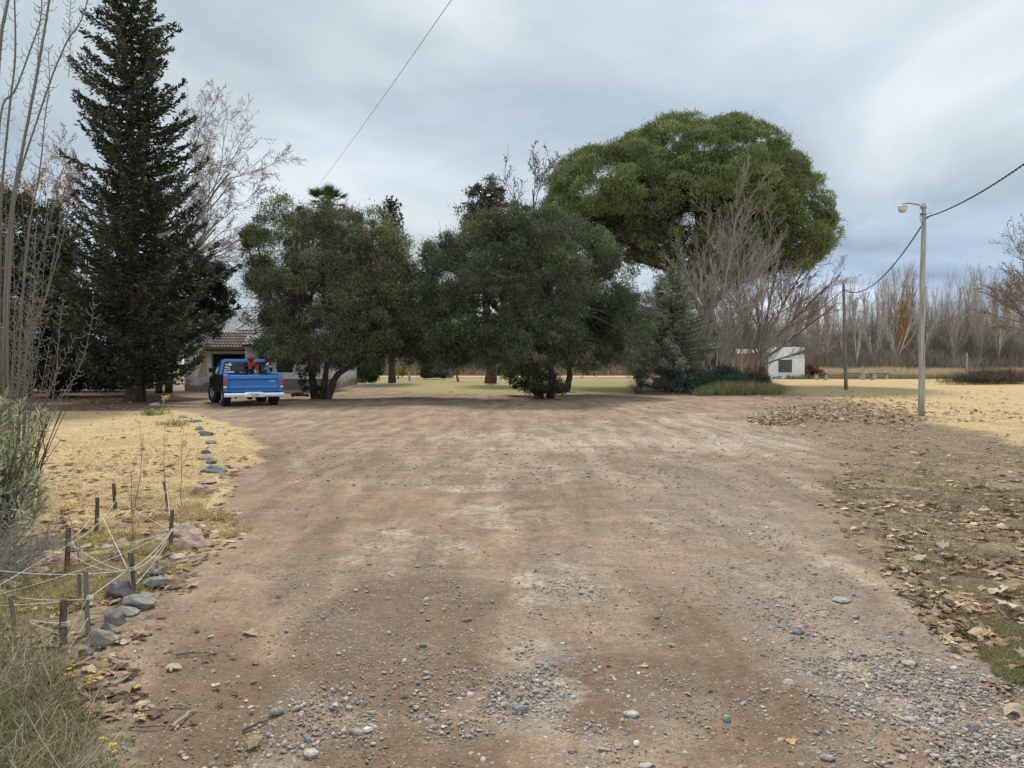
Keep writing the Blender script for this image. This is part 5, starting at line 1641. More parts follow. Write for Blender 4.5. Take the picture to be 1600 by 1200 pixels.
M_plaster = brick_wall_mat('peeling_plaster', (0.82, 0.80, 0.75), (0.70, 0.67, 0.61), .45, (0.22, 0.13, 0.10), (0.32, 0.24, 0.19), (0.38, 0.34, 0.3), (0.36, 0.28, 0.22))
M_plinth = brick_wall_mat('plinth_tiles', (0.30, 0.26, 0.235), (0.22, 0.19, 0.17), .45, (0.20, 0.155, 0.135), (0.28, 0.235, 0.21), (0.14, 0.12, 0.11), bw=.16, bh=.38)
M_white = noise_mat('white_plaster', (0.76, 0.76, 0.74), (0.84, 0.84, 0.82), 3, .9, .2)
M_tanplaster = noise_mat('tan_render_patch', (0.50, 0.38, 0.25), (0.62, 0.49, 0.34), 5, .9, .3)
M_shedwhite = brick_wall_mat('shed_plaster', (0.80, 0.80, 0.79), (0.72, 0.72, 0.70), .12, (0.3, 0.27, 0.24), (0.4, 0.36, 0.32), (0.3, 0.28, 0.26))
M_brick = brick_wall_mat('red_brick', (0.30, 0.13, 0.08), (0.24, 0.10, 0.065), 9, (0.27, 0.105, 0.06), (0.34, 0.15, 0.09), (0.35, 0.3, 0.26))
M_dark = noise_mat('dark_interior', (0.02, 0.022, 0.02), (0.045, 0.045, 0.04), 3, .9, 0)
M_maroon = noise_mat('maroon_paint', (0.085, 0.035, 0.03), (0.14, 0.06, 0.045), 5, .7, .1)
M_darkglass = noise_mat('dark_window_glass', (0.025, 0.03, 0.035), (0.05, 0.055, 0.06), 2, .12, 0, spec=.5)
M_tin = noise_mat('weathered_tin', (0.15, 0.175, 0.19), (0.26, 0.285, 0.295), 1.6, .65, 0, (1, 1, 1), metal=0, spec=.1)
M_tile = noise_mat('clay_tile', (0.15, 0.105, 0.085), (0.29, 0.225, 0.185), 5, .85, .2)
M_brownwood = noise_mat('brown_window_wood', (0.07, 0.05, 0.035), (0.13, 0.1, 0.07), 8, .8, .2)
M_path = noise_mat('path_concrete', (0.34, 0.29, 0.24), (0.46, 0.41, 0.36), 2.5, .9, .3)


def corrug(g, P00, P10, P11, P01, nw, amp, thick=.01, prof='sin', rows=1, step=0.0):
    """corrugated sheet between four corners: 0->1 across the waves, 0->1 up the slope"""
    P00, P10, P11, P01 = [np.asarray(p, float) for p in (P00, P10, P11, P01)]
    nrm = norm(np.cross(P10 - P00, P01 - P00))
    m = nw * 6 + 1
    s = np.linspace(0, 1, m)
    hgt = np.sin(s * nw * 2 * pi) * amp if prof == 'sin' else np.abs(np.sin(s * nw * pi)) * amp * 1.6
    V = []
    for k in range(rows):
        for e, up in ((k / rows, step), ((k + 1) / rows, 0.0)):
            row = (P00 + (P10 - P00) * s[:, None]) * (1 - e) + (P01 + (P11 - P01) * s[:, None]) * e
            V.append(row + nrm * (hgt + up)[:, None])
    R = len(V); V = np.concatenate(V)
    Vb = V - nrm * .03
    i = np.arange(m - 1)
    F = [np.stack([i + r * m, i + 1 + r * m, i + 1 + (r + 1) * m, i + (r + 1) * m], 1) for r in range(R - 1)]
    F = np.concatenate(F); n = len(V)
    g.add(np.concatenate([V, Vb]), [F, F[:, ::-1] + n, np.stack([i, i + n, i + 1 + n, i + 1], 1), np.stack([i + (R - 1) * m, i + 1 + (R - 1) * m, i + 1 + n + (R - 1) * m, i + n + (R - 1) * m], 1)])


def XP(px, Y): return (px - 800) / 1200 * Y
def ZP(py, Y): return CAMH + (568 - py) / 1200 * Y


def house():
    Y = 44.0
    xl, xg0, xg1, xr = XP(288, Y), XP(330, Y), XP(386.5, Y), XP(521, Y)
    root = thing('house', (xg1, Y, 0), 'white house with peeling plaster, tiled garage eave and pale metal roof behind the pickup', 'house')
    g = G(); g.box(xl, xg0, Y, Y + .25, 0, 3.5); g.box(xl, xl + .25, Y + .253, Y + 11, 0, 3.5); g.build('wall', M_plaster, root)
    x0, x1 = XP(312, Y), XP(324, Y)
    g = G(); g.add([(x0 - .12, Y - .012, .75), (x1 + .0, Y - .012, .85), (x1 - .02, Y - .012, 1.6), (x1 + .05, Y - .012, 2.9), (x0 + .1, Y - .012, 2.9), (x0 + .12, Y - .012, 1.7),
                     (x0 - .12, Y + .01, .75), (x1 + .0, Y + .01, .85), (x1 - .02, Y + .01, 1.6), (x1 + .05, Y + .01, 2.9), (x0 + .1, Y + .01, 2.9), (x0 + .12, Y + .01, 1.7)],
                    [np.array([(0, 1, 2, 3, 4, 5)]), np.array([(i, 6 + i, 6 + (i + 1) % 6, (i + 1) % 6) for i in range(6)])]); g.build('plaster_patch', M_tanplaster, root)
    # garage: lintel, recess, doors ajar
    g = G(); g.box(xg0 + .003, xg1 - .003, Y + .05, Y + .3, 2.13, 2.62); g.build('lintel', M_white, root, bevel=.01)
    g = G(); g.box(xg0, xg0 + .05, Y + .31, Y + 6, 0, 2.6); g.box(xg1 - .05, xg1, Y + .31, Y + 6, 0, 2.6); g.box(xg0 + .06, xg1 - .06, Y + 6, Y + 6.1, 0, 2.6); g.box(xg0, xg1, Y + .31, Y + 6, 2.61, 2.7); g.build('garage_room', M_dark, root)
    g = G(); g.box(xg0 + .06, xg0 + .55, Y + .32, Y + .37, 0.02, 2.12); g.build('garage_door', M_dark, root, bevel=.01)
    # tiled eave
    g = G(); corrug(g, (xg0 - .35, Y - .35, ZP(544.5, Y)), (xg1 - .01, Y - .35, ZP(544.5, Y)), (xg1 - .01, Y + 1.5, ZP(544.5, Y) + 1.0), (xg0 - .35, Y + 1.5, ZP(544.5, Y) + 1.0), 13, .05, prof='abs', rows=6, step=.045)
    g.build('tiled_roof', M_tile, root)
    g = G(); g.box(xg0 - .3, xg1 - .02, Y - .33, Y - .29, ZP(544.5, Y) - .16, ZP(544.5, Y) - .06); g.build('fascia', M_maroon, root)
    # house front right of the garage, a touch forward
    Yf = Y - .35
    g = G()
    w0, w1, wz0, wz1 = XP(432, Yf), XP(458, Yf), ZP(582, Yf), ZP(550, Yf)
    v0, v1 = XP(480, Yf), XP(501, Yf)
    s0, s1, sz0 = XP(404.5, Yf), XP(414, Yf), ZP(571, Yf)
    T = 3.0
    xs = [(xg1, s0), (s1, w0), (w1, v0), (v1, xr)]
    for a, c in xs: g.box(a, c, Yf, Yf + .28, .705, T)
    g.box(s0, s1, Yf, Yf + .28, .705, sz0); g.box(w0, w1, Yf, Yf + .28, .705, wz0); g.box(v0, v1, Yf, Yf + .28, .705, wz0)
    for a, c in ((s0, s1), (w0, w1), (v0, v1)): g.box(a, c, Yf, Yf + .28, wz1 + .0, T)
    g.box(xg1, xg1 + .25, Yf + .283, Y + 1.9, 0, 3.2)
    g.build('wall', M_white, root)
    g = G(); g.box(xg1 - .02, xr + .02, Yf - .03, Yf + .28, 0, .70); g.build('plinth', M_plinth, root)
    for a, c, z0 in ((s0, s1, sz0), (w0, w1, wz0), (v0, v1, wz0)):
        g = G(); f = .06
        g.box(a, c, Yf + .04, Yf + .12, z0, z0 + f); g.box(a, c, Yf + .04, Yf + .12, wz1 - f, wz1); g.box(a, a + f, Yf + .04, Yf + .12, z0 + f, wz1 - f); g.box(c - f, c, Yf + .04, Yf + .12, z0 + f, wz1 - f)
        w = g.build('window', M_maroon, root)
        g = G(); g.box(a + f, c - f, Yf + .09, Yf + .10, z0 + f, wz1 - f); g.build('pane', M_darkglass, w)
        g = G(); k = max(3, int((c - a) / .13))
        for i in range(1, k): g.box(a + (c - a) * i / k - .01, a + (c - a) * i / k + .01, Yf + .01, Yf + .03, z0, wz1)
        g.box(a, c, Yf - .004, Yf + .008, (z0 + wz1) / 2 - .015, (z0 + wz1) / 2 + .015); g.build('window_bars', M_maroon, w)
    # maroon soffit and tin eave over the front, roof rising behind
    ze = ZP(538, Yf)
    g = G(); g.box(xg1 + .02, xr + .3, Yf - .55, Yf - .51, ze - .14, ze - .02); g.build('fascia', M_maroon, root)
    g = G(); corrug(g, (xg1 + .0, Yf - .6, ze), (xr + .35, Yf - .6, ze), (xr + .35, Y + 5.2, ze + 1.6), (xg1 + .0, Y + 5.2, ze + 1.6), 30, .02); g.build('front_roof', M_tin, root)
    # higher body behind with the blue grey sheets
    Yb = 47.0; xa, xb = XP(338, Yb), XP(405, Yb) + 2.6
    g = G(); g.box(xa, xb, Yb, Yb + .2, 2.6, ZP(518, Yb) - .03); g.build('upper_wall', M_dark, root)
    g = G(); corrug(g, (xa - .4, Yb - .35, ZP(516, Yb)), (xb, Yb - .35, ZP(516, Yb)), (xb, Yb + 6, ZP(516, Yb) + 1.85), (xa - .4, Yb + 6, ZP(516, Yb) + 1.85), 26, .025); g.build('metal_roof', M_tin, root)
    for k in (.33, .55, .8):
        xx = xa - .4 + (xb - xa) * k
        g = G(); g.hexa([(xx, Yb - .36, ZP(516, Yb) + .05), (xx + .09, Yb - .36, ZP(516, Yb) + .05), (xx + .09, Yb + 6, ZP(516, Yb) + 1.9), (xx, Yb + 6, ZP(516, Yb) + 1.9), (xx, Yb - .36, ZP(516, Yb) + .09), (xx + .09, Yb - .36, ZP(516, Yb) + .09), (xx + .09, Yb + 6, ZP(516, Yb) + 1.94), (xx, Yb + 6, ZP(516, Yb) + 1.94)]); g.build('roof_seam', M_metal, root)
    # left wing gable
    xm = XP(300, Y) - 1.4; xe = XP(342, 46)
    g = G(); corrug(g, (xe, Y + 9, 3.75), (xe, Y - .1, 3.75), (xm, Y - .1, 5.6), (xm, Y + 9, 5.6), 26, .045, prof='abs', rows=7, step=.04)
    g.build('tiled_roof', M_tile, root)
    g = G(); g.hexa([(xe - .02, Y - .2, 3.55), (xe + .06, Y - .2, 3.6), (xm + .06, Y - .2, 5.45), (xm - .02, Y - .2, 5.4), (xe - .02, Y - .12, 3.55), (xe + .06, Y - .12, 3.6), (xm + .06, Y - .12, 5.45), (xm - .02, Y - .12, 5.4)]); g.build('barge_board', M_brownwood, root)
    g = G(); g.add([(xl, Y + .05, 3.503), (xe - .1, Y + .05, 3.503), (xm, Y + .05, 5.25), (xl, Y + .05, 5.1), (xl, Y + .2, 3.503), (xe - .1, Y + .2, 3.503), (xm, Y + .2, 5.25), (xl, Y + .2, 5.1)], [np.array([(0, 1, 2, 3), (4, 7, 6, 5)]), np.array([(i, 4 + i, 4 + (i + 1) % 4, (i + 1) % 4) for i in range(4)])]); g.build('gable', M_brick, root)
    # side wall running back from the right corner
    c0 = np.array([xr, Yf + .28]); c1 = np.array([XP(557, 55.6), 55.6]); d = (c1 - c0); Ls = np.linalg.norm(d); d /= Ls; nn = np.array([d[1], -d[0]])

    def sidebox(g, s0, s1, z0, z1, o0=0.0, o1=.25):
        P = []
        for z in (z0, z1):
            for (s, o) in ((s0, -o1), (s0, -o0), (s1, -o0), (s1, -o1)):
                q = c0 + d * s + nn * o; P.append((q[0], q[1], z))
        g.hexa([P[i] for i in (0, 1, 2, 3, 4, 5, 6, 7)])
    def sOf(px):
        k = (px - 800) / 1200
        return (k * c0[1] - c0[0]) / (d[0] - k * d[1])
    wins = [(sOf(538), sOf(546)), (sOf(549), sOf(555))]
    zb, zt = 1.15, 1.95
    g = G(); prev = 0
    for a, c in wins + [(Ls, Ls)]:
        sidebox(g, prev, a, 0, 3.0); prev = c
        if a < Ls: sidebox(g, a, c, 0, zb); sidebox(g, a, c, zt, 3.0)
    g.build('side_wall', M_plaster, root)
    for a, c in wins:
        g = G(); sidebox(g, a, c, zb, zt, .08, .12); w = g.build('window', M_darkglass, root)
        g = G()
        for k in range(1, 5): q = a + (c - a) * k / 5; sidebox(g, q - .02, q + .02, zb, zt, .02, .04)
        g.build('window_bars', M_maroon, w)
    g = G(); sidebox(g, Ls + .003, Ls + .25, 0, 3.05, -.04, .3); g.build('corner_post', M_brownwood, root)


house()
# concrete walk along the house
g = G(); P = [gnd(440, 612.5), gnd(521, 611.3), gnd(560, 603.2), gnd(640, 600.4), gnd(640, 599.2), gnd(560, 601.6), gnd(519, 609.6), gnd(440, 610.8)]
V = [p + [0, 0, .06] for p in P] + [p - [0, 0, .1] for p in P]
g.add(V, [np.array([tuple(range(8))]), np.array([(i, 8 + i, 8 + (i + 1) % 8, (i + 1) % 8) for i in range(8)])])
tag(g.build('path', M_path), kind='structure')


def shed():
    Y = 79.0
    x0, x1 = XP(1200.5, Y), XP(1257, Y); zt = ZP(543.5, Y)
    root = thing('white_shed', (x0, Y, 0), 'small flat roofed white shed with one brown window and a brick side at right', 'shed')
    wx0, wx1, wz0, wz1 = XP(1216, Y), XP(1237.5, Y), ZP(582, Y), ZP(562, Y)
    g = G(); g.box(x0, wx0, Y, Y + .3, 0, zt); g.box(wx1, x1, Y, Y + .3, 0, zt); g.box(wx0, wx1, Y, Y + .3, 0, wz0); g.box(wx0, wx1, Y, Y + .3, wz1, zt)
    g.box(x1 - .3, x1, Y + .303, Y + 7, 0, zt - .1); g.box(x0 + .3, x1 - .303, Y + .303, Y + 7, 2.9, 3.0)
    rng = RNG(5)
    for i in range(9):
        q = x0 + (x1 - x0) * i / 9; g.box(q + .02, q + .36, Y + .02, Y + .28, zt + .002, zt + rng.uniform(.0, .12) + .01)
    g.build('wall', M_shedwhite, root)
    g = G(); f = .07
    g.box(wx0, wx1, Y + .05, Y + .15, wz0, wz0 + f); g.box(wx0, wx1, Y + .05, Y + .15, wz1 - f, wz1); g.box(wx0, wx0 + f, Y + .05, Y + .15, wz0 + f, wz1 - f); g.box(wx1 - f, wx1, Y + .05, Y + .15, wz0 + f, wz1 - f)
    for k in (1, 2, 3): q = wx0 + (wx1 - wx0) * k / 4; g.box(q - .02, q + .02, Y + .06, Y + .14, wz0 + f, wz1 - f)
    for k in (1, 2): q = wz0 + (wz1 - wz0) * k / 3; g.box(wx0 + f, wx1 - f, Y + .065, Y + .135, q - .02, q + .02)
    w = g.build('window', M_brownwood, root)
    g = G(); g.box(wx0 + f, wx1 - f, Y + .09, Y + .10, wz0 + f, wz1 - f); g.build('pane', noise_mat('dusty_pane', (0.09, 0.075, 0.05), (0.17, 0.15, 0.11), 2, .3, 0), w)
    g = G(); g.box(wx0 - .06, wx1 + .06, Y - .05, Y + .04, wz0 - .08, wz0 - .003); g.build('window_sill', M_shedwhite, w)
    cx, cz = XP(1249, Y), ZP(551.5, Y)
    a = np.linspace(0, 2 * pi, 16, endpoint=False); rr = .22 * (1 + .25 * np.sin(a * 3) + .1 * np.cos(a * 5))
    g = G(); g.add(np.concatenate([np.stack([cx + rr * np.cos(a), np.full(16, Y - .02), cz + rr * 1.1 * np.sin(a)], 1), np.stack([cx + rr * np.cos(a), np.full(16, Y + .01), cz + rr * 1.1 * np.sin(a)], 1)]),
                   [np.array([tuple(range(16))]), np.array([(i, (i + 1) % 16, 16 + (i + 1) % 16, 16 + i) for i in range(16)])]); g.build('wall_emblem', M_conc, root)
    # brick flank and the low wing to the left with a white coping
    xb = XP(1190, Y)
    g = G(); g.box(xb, x0 - .003, Y + .06, Y + 6, 0, ZP(553, Y)); g.build('brick_flank', M_brick, root)
    xw = XP(1150, Y + 2)
    g = G(); g.box(xw, xb - .003, Y + 1.6, Y + 1.9, 0, ZP(552, Y)); g.build('wing_wall', M_brick, root)
    g = G(); g.box(xw - .1, xb - .006, Y + 1.4, Y + 2.0, ZP(552, Y) + .003, ZP(545, Y)); g.build('coping', M_shedwhite, root, bevel=.02)


shed()


# ------------------------------------------------------------------ pickup truck
def paint(name, col, rough=.25, coat=.8):
    m, nt, b = base_mat(name)
    tc = nt.nodes.new('ShaderNodeTexCoord'); n = nt.nodes.new('ShaderNodeTexNoise'); n.inputs['Scale'].default_value = 3; n.inputs['Detail'].default_value = 5
    nt.links.new(tc.outputs['Object'], n.inputs['Vector'])
    r = nt.nodes.new('ShaderNodeValToRGB'); r.color_ramp.elements[0].color = (*[c * .85 for c in col], 1); r.color_ramp.elements[1].color = (*col, 1)
    r.color_ramp.elements[0].position = .35; r.color_ramp.elements[1].position = .6
    nt.links.new(n.outputs['Fac'], r.inputs[0]); nt.links.new(r.outputs[0], b.inputs['Base Color'])
    b.inputs['Roughness'].default_value = rough; b.inputs['Coat Weight'].default_value = coat; b.inputs['Coat Roughness'].default_value = .08
    return m


M_blue = paint('blue_paint', (0.002, 0.12, 0.40), .33, .35)
M_blackbody = paint('black_body', (0.005, 0.006, 0.009), .55, .0)  # near-black body colour for the left side, lower cab and mirrors
M_blackbody.node_tree.nodes['Principled BSDF'].inputs['Specular IOR Level'].default_value = .25
M_chrome = noise_mat('chrome', (0.62, 0.63, 0.66), (0.72, 0.73, 0.75), 3, .22, 0, metal=.85)
M_red = paint('red_plastic', (0.38, 0.012, 0.016), .35, .4)
M_redlamp = paint('red_lamp', (0.30, 0.015, 0.02), .2, .6)
M_whiteplastic = noise_mat('white_plastic', (0.62, 0.62, 0.62), (0.7, 0.7, 0.7), 5, .5, 0)
M_under = noise_mat('undercarriage', (0.02, 0.018, 0.016), (0.05, 0.042, 0.036), 8, .8, 0)
m, nt, bs = base_mat('cab_glass'); bs.inputs['Base Color'].default_value = (0.02, 0.025, 0.035, 1); bs.inputs['Roughness'].default_value = .1; bs.inputs['Specular IOR Level'].default_value = .25
M_cabglass = m


def wheel(root, x, y, R, w, side, steer=0.0):
    g = G(); n = 40
    prof = [(R * .56, -w / 2 + .02), (R * .75, -w / 2), (R * .93, -w / 2 + .01), (R, -w / 2 + .05), (R, w / 2 - .05), (R * .93, w / 2 - .01), (R * .75, w / 2), (R * .56, w / 2 - .02)]
    a = np.linspace(0, 2 * pi, n, endpoint=False)
    cs, sn = cos(steer), sin(steer)

    def ring(r, o, lug=0):
        rr = r + lug * (np.arange(n) % 2) * .018
        lx, ly, lz = np.full(n, o), rr * np.cos(a), rr * np.sin(a)
        return np.stack([x + lx * cs - ly * sn, y + lx * sn + ly * cs, R + lz], 1)
    V = np.concatenate([ring(r, o, 1 if r > R * .92 else 0) for r, o in prof])
    i0 = np.arange(n); i1 = (i0 + 1) % n
    F = np.concatenate([np.stack([i0 + k * n, i0 + (k + 1) * n, i1 + (k + 1) * n, i1 + k * n], 1) for k in range(len(prof) - 1)])
    g.add(V, F); t = g.build('tyre', M_black, None, local=True)
    rm = G(); prof2 = [(R * .56, -w / 2 + .03), (R * .5, -w / 2 + .05), (R * .48, 0), (R * .5, w / 2 - .05), (R * .56, w / 2 - .03)]
    V = np.concatenate([ring(r, o) for r, o in prof2]); F = np.concatenate([np.stack([i0 + k * n, i0 + (k + 1) * n, i1 + (k + 1) * n, i1 + k * n], 1) for k in range(4)])
    rm.add(V, F)
    so = side * w * .12
    V = np.concatenate([ring(R * .5, so), ring(R * .3, so + side * .02), ring(R * .14, so + side * .06), ring(.001, so + side * .065)])
    F = np.concatenate([np.stack([i0 + k * n, i0 + (k + 1) * n, i1 + (k + 1) * n, i1 + k * n], 1) for k in range(3)]); rm.add(V, F)
    wr = bpy.data.objects.new('wheel', t.data); 
    COL.objects.link(wr); wr.parent = root; ORG[wr.name] = np.zeros(3)
    bpy.data.objects.remove(t)
    rm.build('rim', M_metal, wr, local=True, smooth=False)
    return wr


def pickup():
    root = thing('pickup_truck', (-9.42, 28.0, 0), 'bright blue pickup truck with a black flank and chrome bumper, seen from behind', 'pickup truck', rotz=radians(27))
    HW = 1.03
    K = dict(parent=root, local=True)

    def archpts(cy, cz, r, a0, a1, n=12):
        return [(cy + r * cos(a), cz + r * sin(a)) for a in np.linspace(radians(a0), radians(a1), n)]
    # bed sides with arches
    for s in (-1, 1):
        prof = [(.10, .50), (.10, 1.12), (.14, 1.165), (2.06, 1.165), (2.06, .50)] + archpts(.98, .42, .46, 10, 170)
        g = G(); x0, x1 = (s * (HW - .07), s * HW); g.prism(prof, 0, min(x0, x1), max(x0, x1))
        g.build('bed_side', M_blackbody if s < 0 else M_blue, bevel=.012, **K)
        g = G(); g.box(min(s * .84, s * (HW + .002)), max(s * .84, s * (HW + .002)), .12, 2.05, 1.167, 1.19); g.build('bed_rail', M_blue, bevel=.012, **K)
        # rear corner with lamp
        g = G(); a, c = sorted((s * .86, s * (HW + .004)))
        g.prism([(.0, .54), (-.01, .98), (-.0, 1.10), (.04, 1.17), (.097, 1.19), (.097, .54)], 0, a, c); g.build('rear_corner', M_blue, bevel=.015, **K)
        a, c = sorted((s * .93, s * (HW + .012)))
        g = G(); g.box(a, c, -.03, .075, .76, 1.03); l = g.build('tail_light', M_redlamp, bevel=.012, **K)
        g = G(); g.box(a + .005, c - .005, -.034, .06, .705, .757); g.build('reversing_lamp', M_whiteplastic, l, local=True, bevel=.006)
    g = G(); g.box(-.95, .95, .1, 2.04, .66, .70); g.box(-.95, .95, 1.99, 2.05, .70, 1.15)
    for s in (-1, 1): g.box(min(s * .7, s * .95), max(s * .7, s * .95), .55, 1.4, .70, .92)
    g.build('bed_floor', M_blue, **K)
    g = G(); g.prism([(.06, .54), (.03, .545), (.03, .675), (-.05, .69), (-.048, .715), (.028, .80), (.028, .985), (-.03, 1.01), (-.032, 1.04), (.005, 1.14), (.04, 1.165), (.09, 1.165), (.09, .54)], 0, -.855, .855)
    tg = g.build('tailgate', M_blue, bevel=.004, **K)
    for x in (-.36, -.12, .12, .36):
        g = G(); g.box(x - .075, x + .075, .021, .03, .84, .90); g.build('embossing', M_blue, tg, local=True, bevel=.004)
    g = G(); g.box(.55, .75, .018, .03, .93, .945); g.build('badge', M_chrome, tg, local=True)
    # bumper with raised middle
    g = G()
    def bump(x0, x1, z0, z1): g.prism([(-.16, z0), (-.19, z0 + .03), (-.19, z1 - .07), (-.15, z1), (-.02, z1), (-.02, z0)], 0, x0, x1)
    bump(-1.04, -.36, .36, .515); bump(.36, 1.04, .36, .515)
    for s in (-1, 1):
        a, c = s * .36, s * .24
        P = []
        for (x, zt) in ((a, .515), (c, .545)): P += [(x, -.17, .355), (x, -.19, .38), (x, -.19, zt - .06), (x, -.15, zt), (x, -.02, zt), (x, -.02, .355)]
        F = [(i, (i + 1) % 6, 6 + (i + 1) % 6, 6 + i) for i in range(6)]; g.add(P, np.array(F if s < 0 else [f[::-1] for f in F]))
    bump(-.24, .24, .35, .545)
    bp = g.build('rear_bumper', M_chrome, **K)
    g = G(); g.box(-1.035, -.37, -.196, -.188, .425, .437); g.box(.37, 1.035, -.196, -.188, .425, .437); g.build('bumper_groove', M_under, bp, local=True)
    g = G(); g.box(-.215, .215, -.205, -.192, .375, .505); pl = g.build('number_plate', M_whiteplastic, bp, local=True, bevel=.004)
    cu = bpy.data.curves.new('plate_text', 'FONT'); cu.body = 'TZJ·825'; cu.size = .12; cu.align_x = 'CENTER'; cu.extrude = .002
    to = bpy.data.objects.new('tmp', cu); COL.objects.link(to); bpy.context.view_layer.update()
    me = bpy.data.meshes.new_from_object(to); bpy.data.objects.remove(to)
    me.materials.clear(); me.materials.append(M_under)
    t = bpy.data.objects.new('plate_number', me); COL.objects.link(t); t.parent = bp; t.rotation_euler = (pi / 2, 0, 0); t.location = (0, -.209, .398); t.scale = (.85, 1, 1)
    # cab
    g = G(); g.prism([(2.10, .48), (2.10, 1.15), (3.62, 1.15), (3.62, .48)], 0, -HW + .02, HW - .02); g.build('cab_body', M_blackbody, bevel=.03, **K)
    g = G()
    B = [(-.99, 2.11, 1.152), (.99, 2.11, 1.152), (.95, 3.6, 1.152), (-.95, 3.6, 1.152)]
    Tt = [(-.83, 2.20, 1.70), (.83, 2.20, 1.70), (.80, 3.15, 1.70), (-.80, 3.15, 1.70)]
    g.hexa(B + Tt)
    cab = g.build('cab', M_blue, bevel=.05, **K)
    g = G(); g.hexa([(-.82, 2.19, 1.672), (.82, 2.19, 1.672), (.79, 3.2, 1.672), (-.79, 3.2, 1.672), (-.76, 2.26, 1.755), (.76, 2.26, 1.755), (.73, 3.08, 1.755), (-.73, 3.08, 1.755)]); g.build('roof', M_blue, bevel=.035, **K)

    def pane(name, pts, nrm, rad=0):
        pts = np.array(pts, float); nv = norm(np.array(nrm, float))
        # rounded corners
        out = []
        n = len(pts)
        for i in range(n):
            p, a, c = pts[i], pts[i - 1], pts[(i + 1) % n]
            u = norm(a - p) * .09; v = norm(c - p) * .09
            for t_ in (0, .33, .66, 1): out.append(p + u * (1 - t_) ** 2 + v * t_ ** 2)
        out = np.array(out); m = len(out)
        g = G(); g.add(np.concatenate([out + nv * .012, out - nv * .01]), [np.array([tuple(range(m))]), np.array([(i, m + i, m + (i + 1) % m, (i + 1) % m) for i in range(m)])])
        return g
    rw = lambda s, h: (s * (.86 - .10 * h), 2.12 + .078 * h, 1.19 + .46 * h)
    gl = pane('', [rw(-1, 0), rw(1, 0), rw(1, 1), rw(-1, 1)], (0, -1, .16)).build('rear_window', M_cabglass, **K)
    g = G(); rng = RNG(8)
    for (sx, h, w_, hh) in [(-.86, .13, .07, .03), (-.62, .12, .12, .055), (-.84, .32, .06, .03), (-.7, .34, .04, .03), (-.82, .52, .06, .045), (-.7, .48, .03, .04), (-.66, .7, .07, .05), (-.8, .76, .05, .03), (-.66, .84, .045, .04), (-.12, .1, .12, .025), (.22, .92, .08, .02)]:
        c = np.array([sx * .84, 2.12 + .078 * h - .0155, 1.19 + .46 * h]); g.add([c + [-w_, 0, -hh / 1.4], c + [w_, 0, -hh / 1.4], c + [w_ * .9, .003, hh / 1.4], c + [-w_ * .9, .003, hh / 1.4], c + [-w_, .004, -hh / 1.4], c + [w_, .004, -hh / 1.4], c + [w_ * .9, .007, hh / 1.4], c + [-w_ * .9, .007, hh / 1.4]],
              np.array([(0, 1, 2, 3), (4, 7, 6, 5), (0, 4, 5, 1), (1, 5, 6, 2), (2, 6, 7, 3), (3, 7, 4, 0)]))
    g.build('sticker', M_whiteplastic, gl, local=True)
    for s in (-1, 1):
        P = [(s * .985, 2.35, 1.20), (s * .955, 3.42, 1.20), (s * .84, 3.08, 1.62), (s * .855, 2.36, 1.62)]
        pane('', P if s > 0 else P[::-1], (s, 0, .3)).build('side_window', M_cabglass, **K)
        g = G(); g.box(min(s * 1.0, s * 1.22), max(s * 1.0, s * 1.22), 3.22, 3.30, 1.24, 1.42); g.build('side_mirror', M_blackbody, bevel=.02, **K)
    pane('', [(.86, 3.585, 1.2), (-.86, 3.585, 1.2), (-.76, 3.21, 1.62), (.76, 3.21, 1.62)], (0, 1, .8)).build('windscreen', M_cabglass, **K)
    # bonnet and wings
    g = G(); g.prism([(3.625, .75), (3.625, 1.14), (4.9, 1.08), (5.02, .98), (5.02, .75)], 0, -.93, .93); g.build('bonnet', M_blue, bevel=.03, **K)
    for s in (-1, 1):
        prof = [(3.63, .48), (3.63, 1.10), (4.95, 1.03), (5.05, .95), (5.05, .5)] + archpts(4.15, .42, .47, 10, 170)
        g = G(); a, c = sorted((s * .935, s * (HW - .0))); g.prism(prof, 0, a, c); g.build('front_wing', M_blackbody if s < 0 else M_blue, bevel=.015, **K)
        g = G(); a, c = sorted((s * .6, s * .85)); g.box(a, c, 5.022, 5.06, .78, .95); g.build('headlight', M_whiteplastic, bevel=.01, **K)
    g = G(); g.box(-.58, .58, 5.022, 5.05, .75, .95); g.build('grille', M_chrome, **K)
    g = G(); g.box(-1.02, 1.02, 5.08, 5.2, .45, .6); g.build('front_bumper', M_chrome, bevel=.02, **K)
    wheel(root, -.86, .98, .40, .30, -1); wheel(root, .86, .98, .40, .30, 1)
    wheel(root, -.90, 4.15, .40, .30, -1, .25); wheel(root, .90, 4.15, .40, .30, 1, .25)
    g = G(); g.tube([(-.8, .98, .40), (.8, .98, .40)], [.055, .055], 8); g.tube([(0, .85, .37), (0, .98, .37), (0, 1.12, .37)], [.08, .15, .08], 12); g.tube([(-.8, 4.15, .42), (.8, 4.15, .42)], [.05, .05], 8)
    g.box(-.5, -.4, .05, 5.0, .46, .58); g.box(.4, .5, .05, 5.0, .46, .58); g.box(-.55, .55, 2.0, 3.4, .40, .6)
    g.build('chassis', M_under, **K)
    g = G(); g.tube([(-.62, -.02, .33), (-.6, .5, .36), (-.55, 2, .38)], [.03, .03, .03], 8); g.build('exhaust_pipe', M_under, **K)
    g = G(); g.box(-.97, -.55, .62, .64, .16, .48) if False else g.box(-1.0, -.72, .48, .495, .22, .5); g.box(.72, 1.0, .48, .495, .22, .5); g.build('mud_flap', M_black, **K)
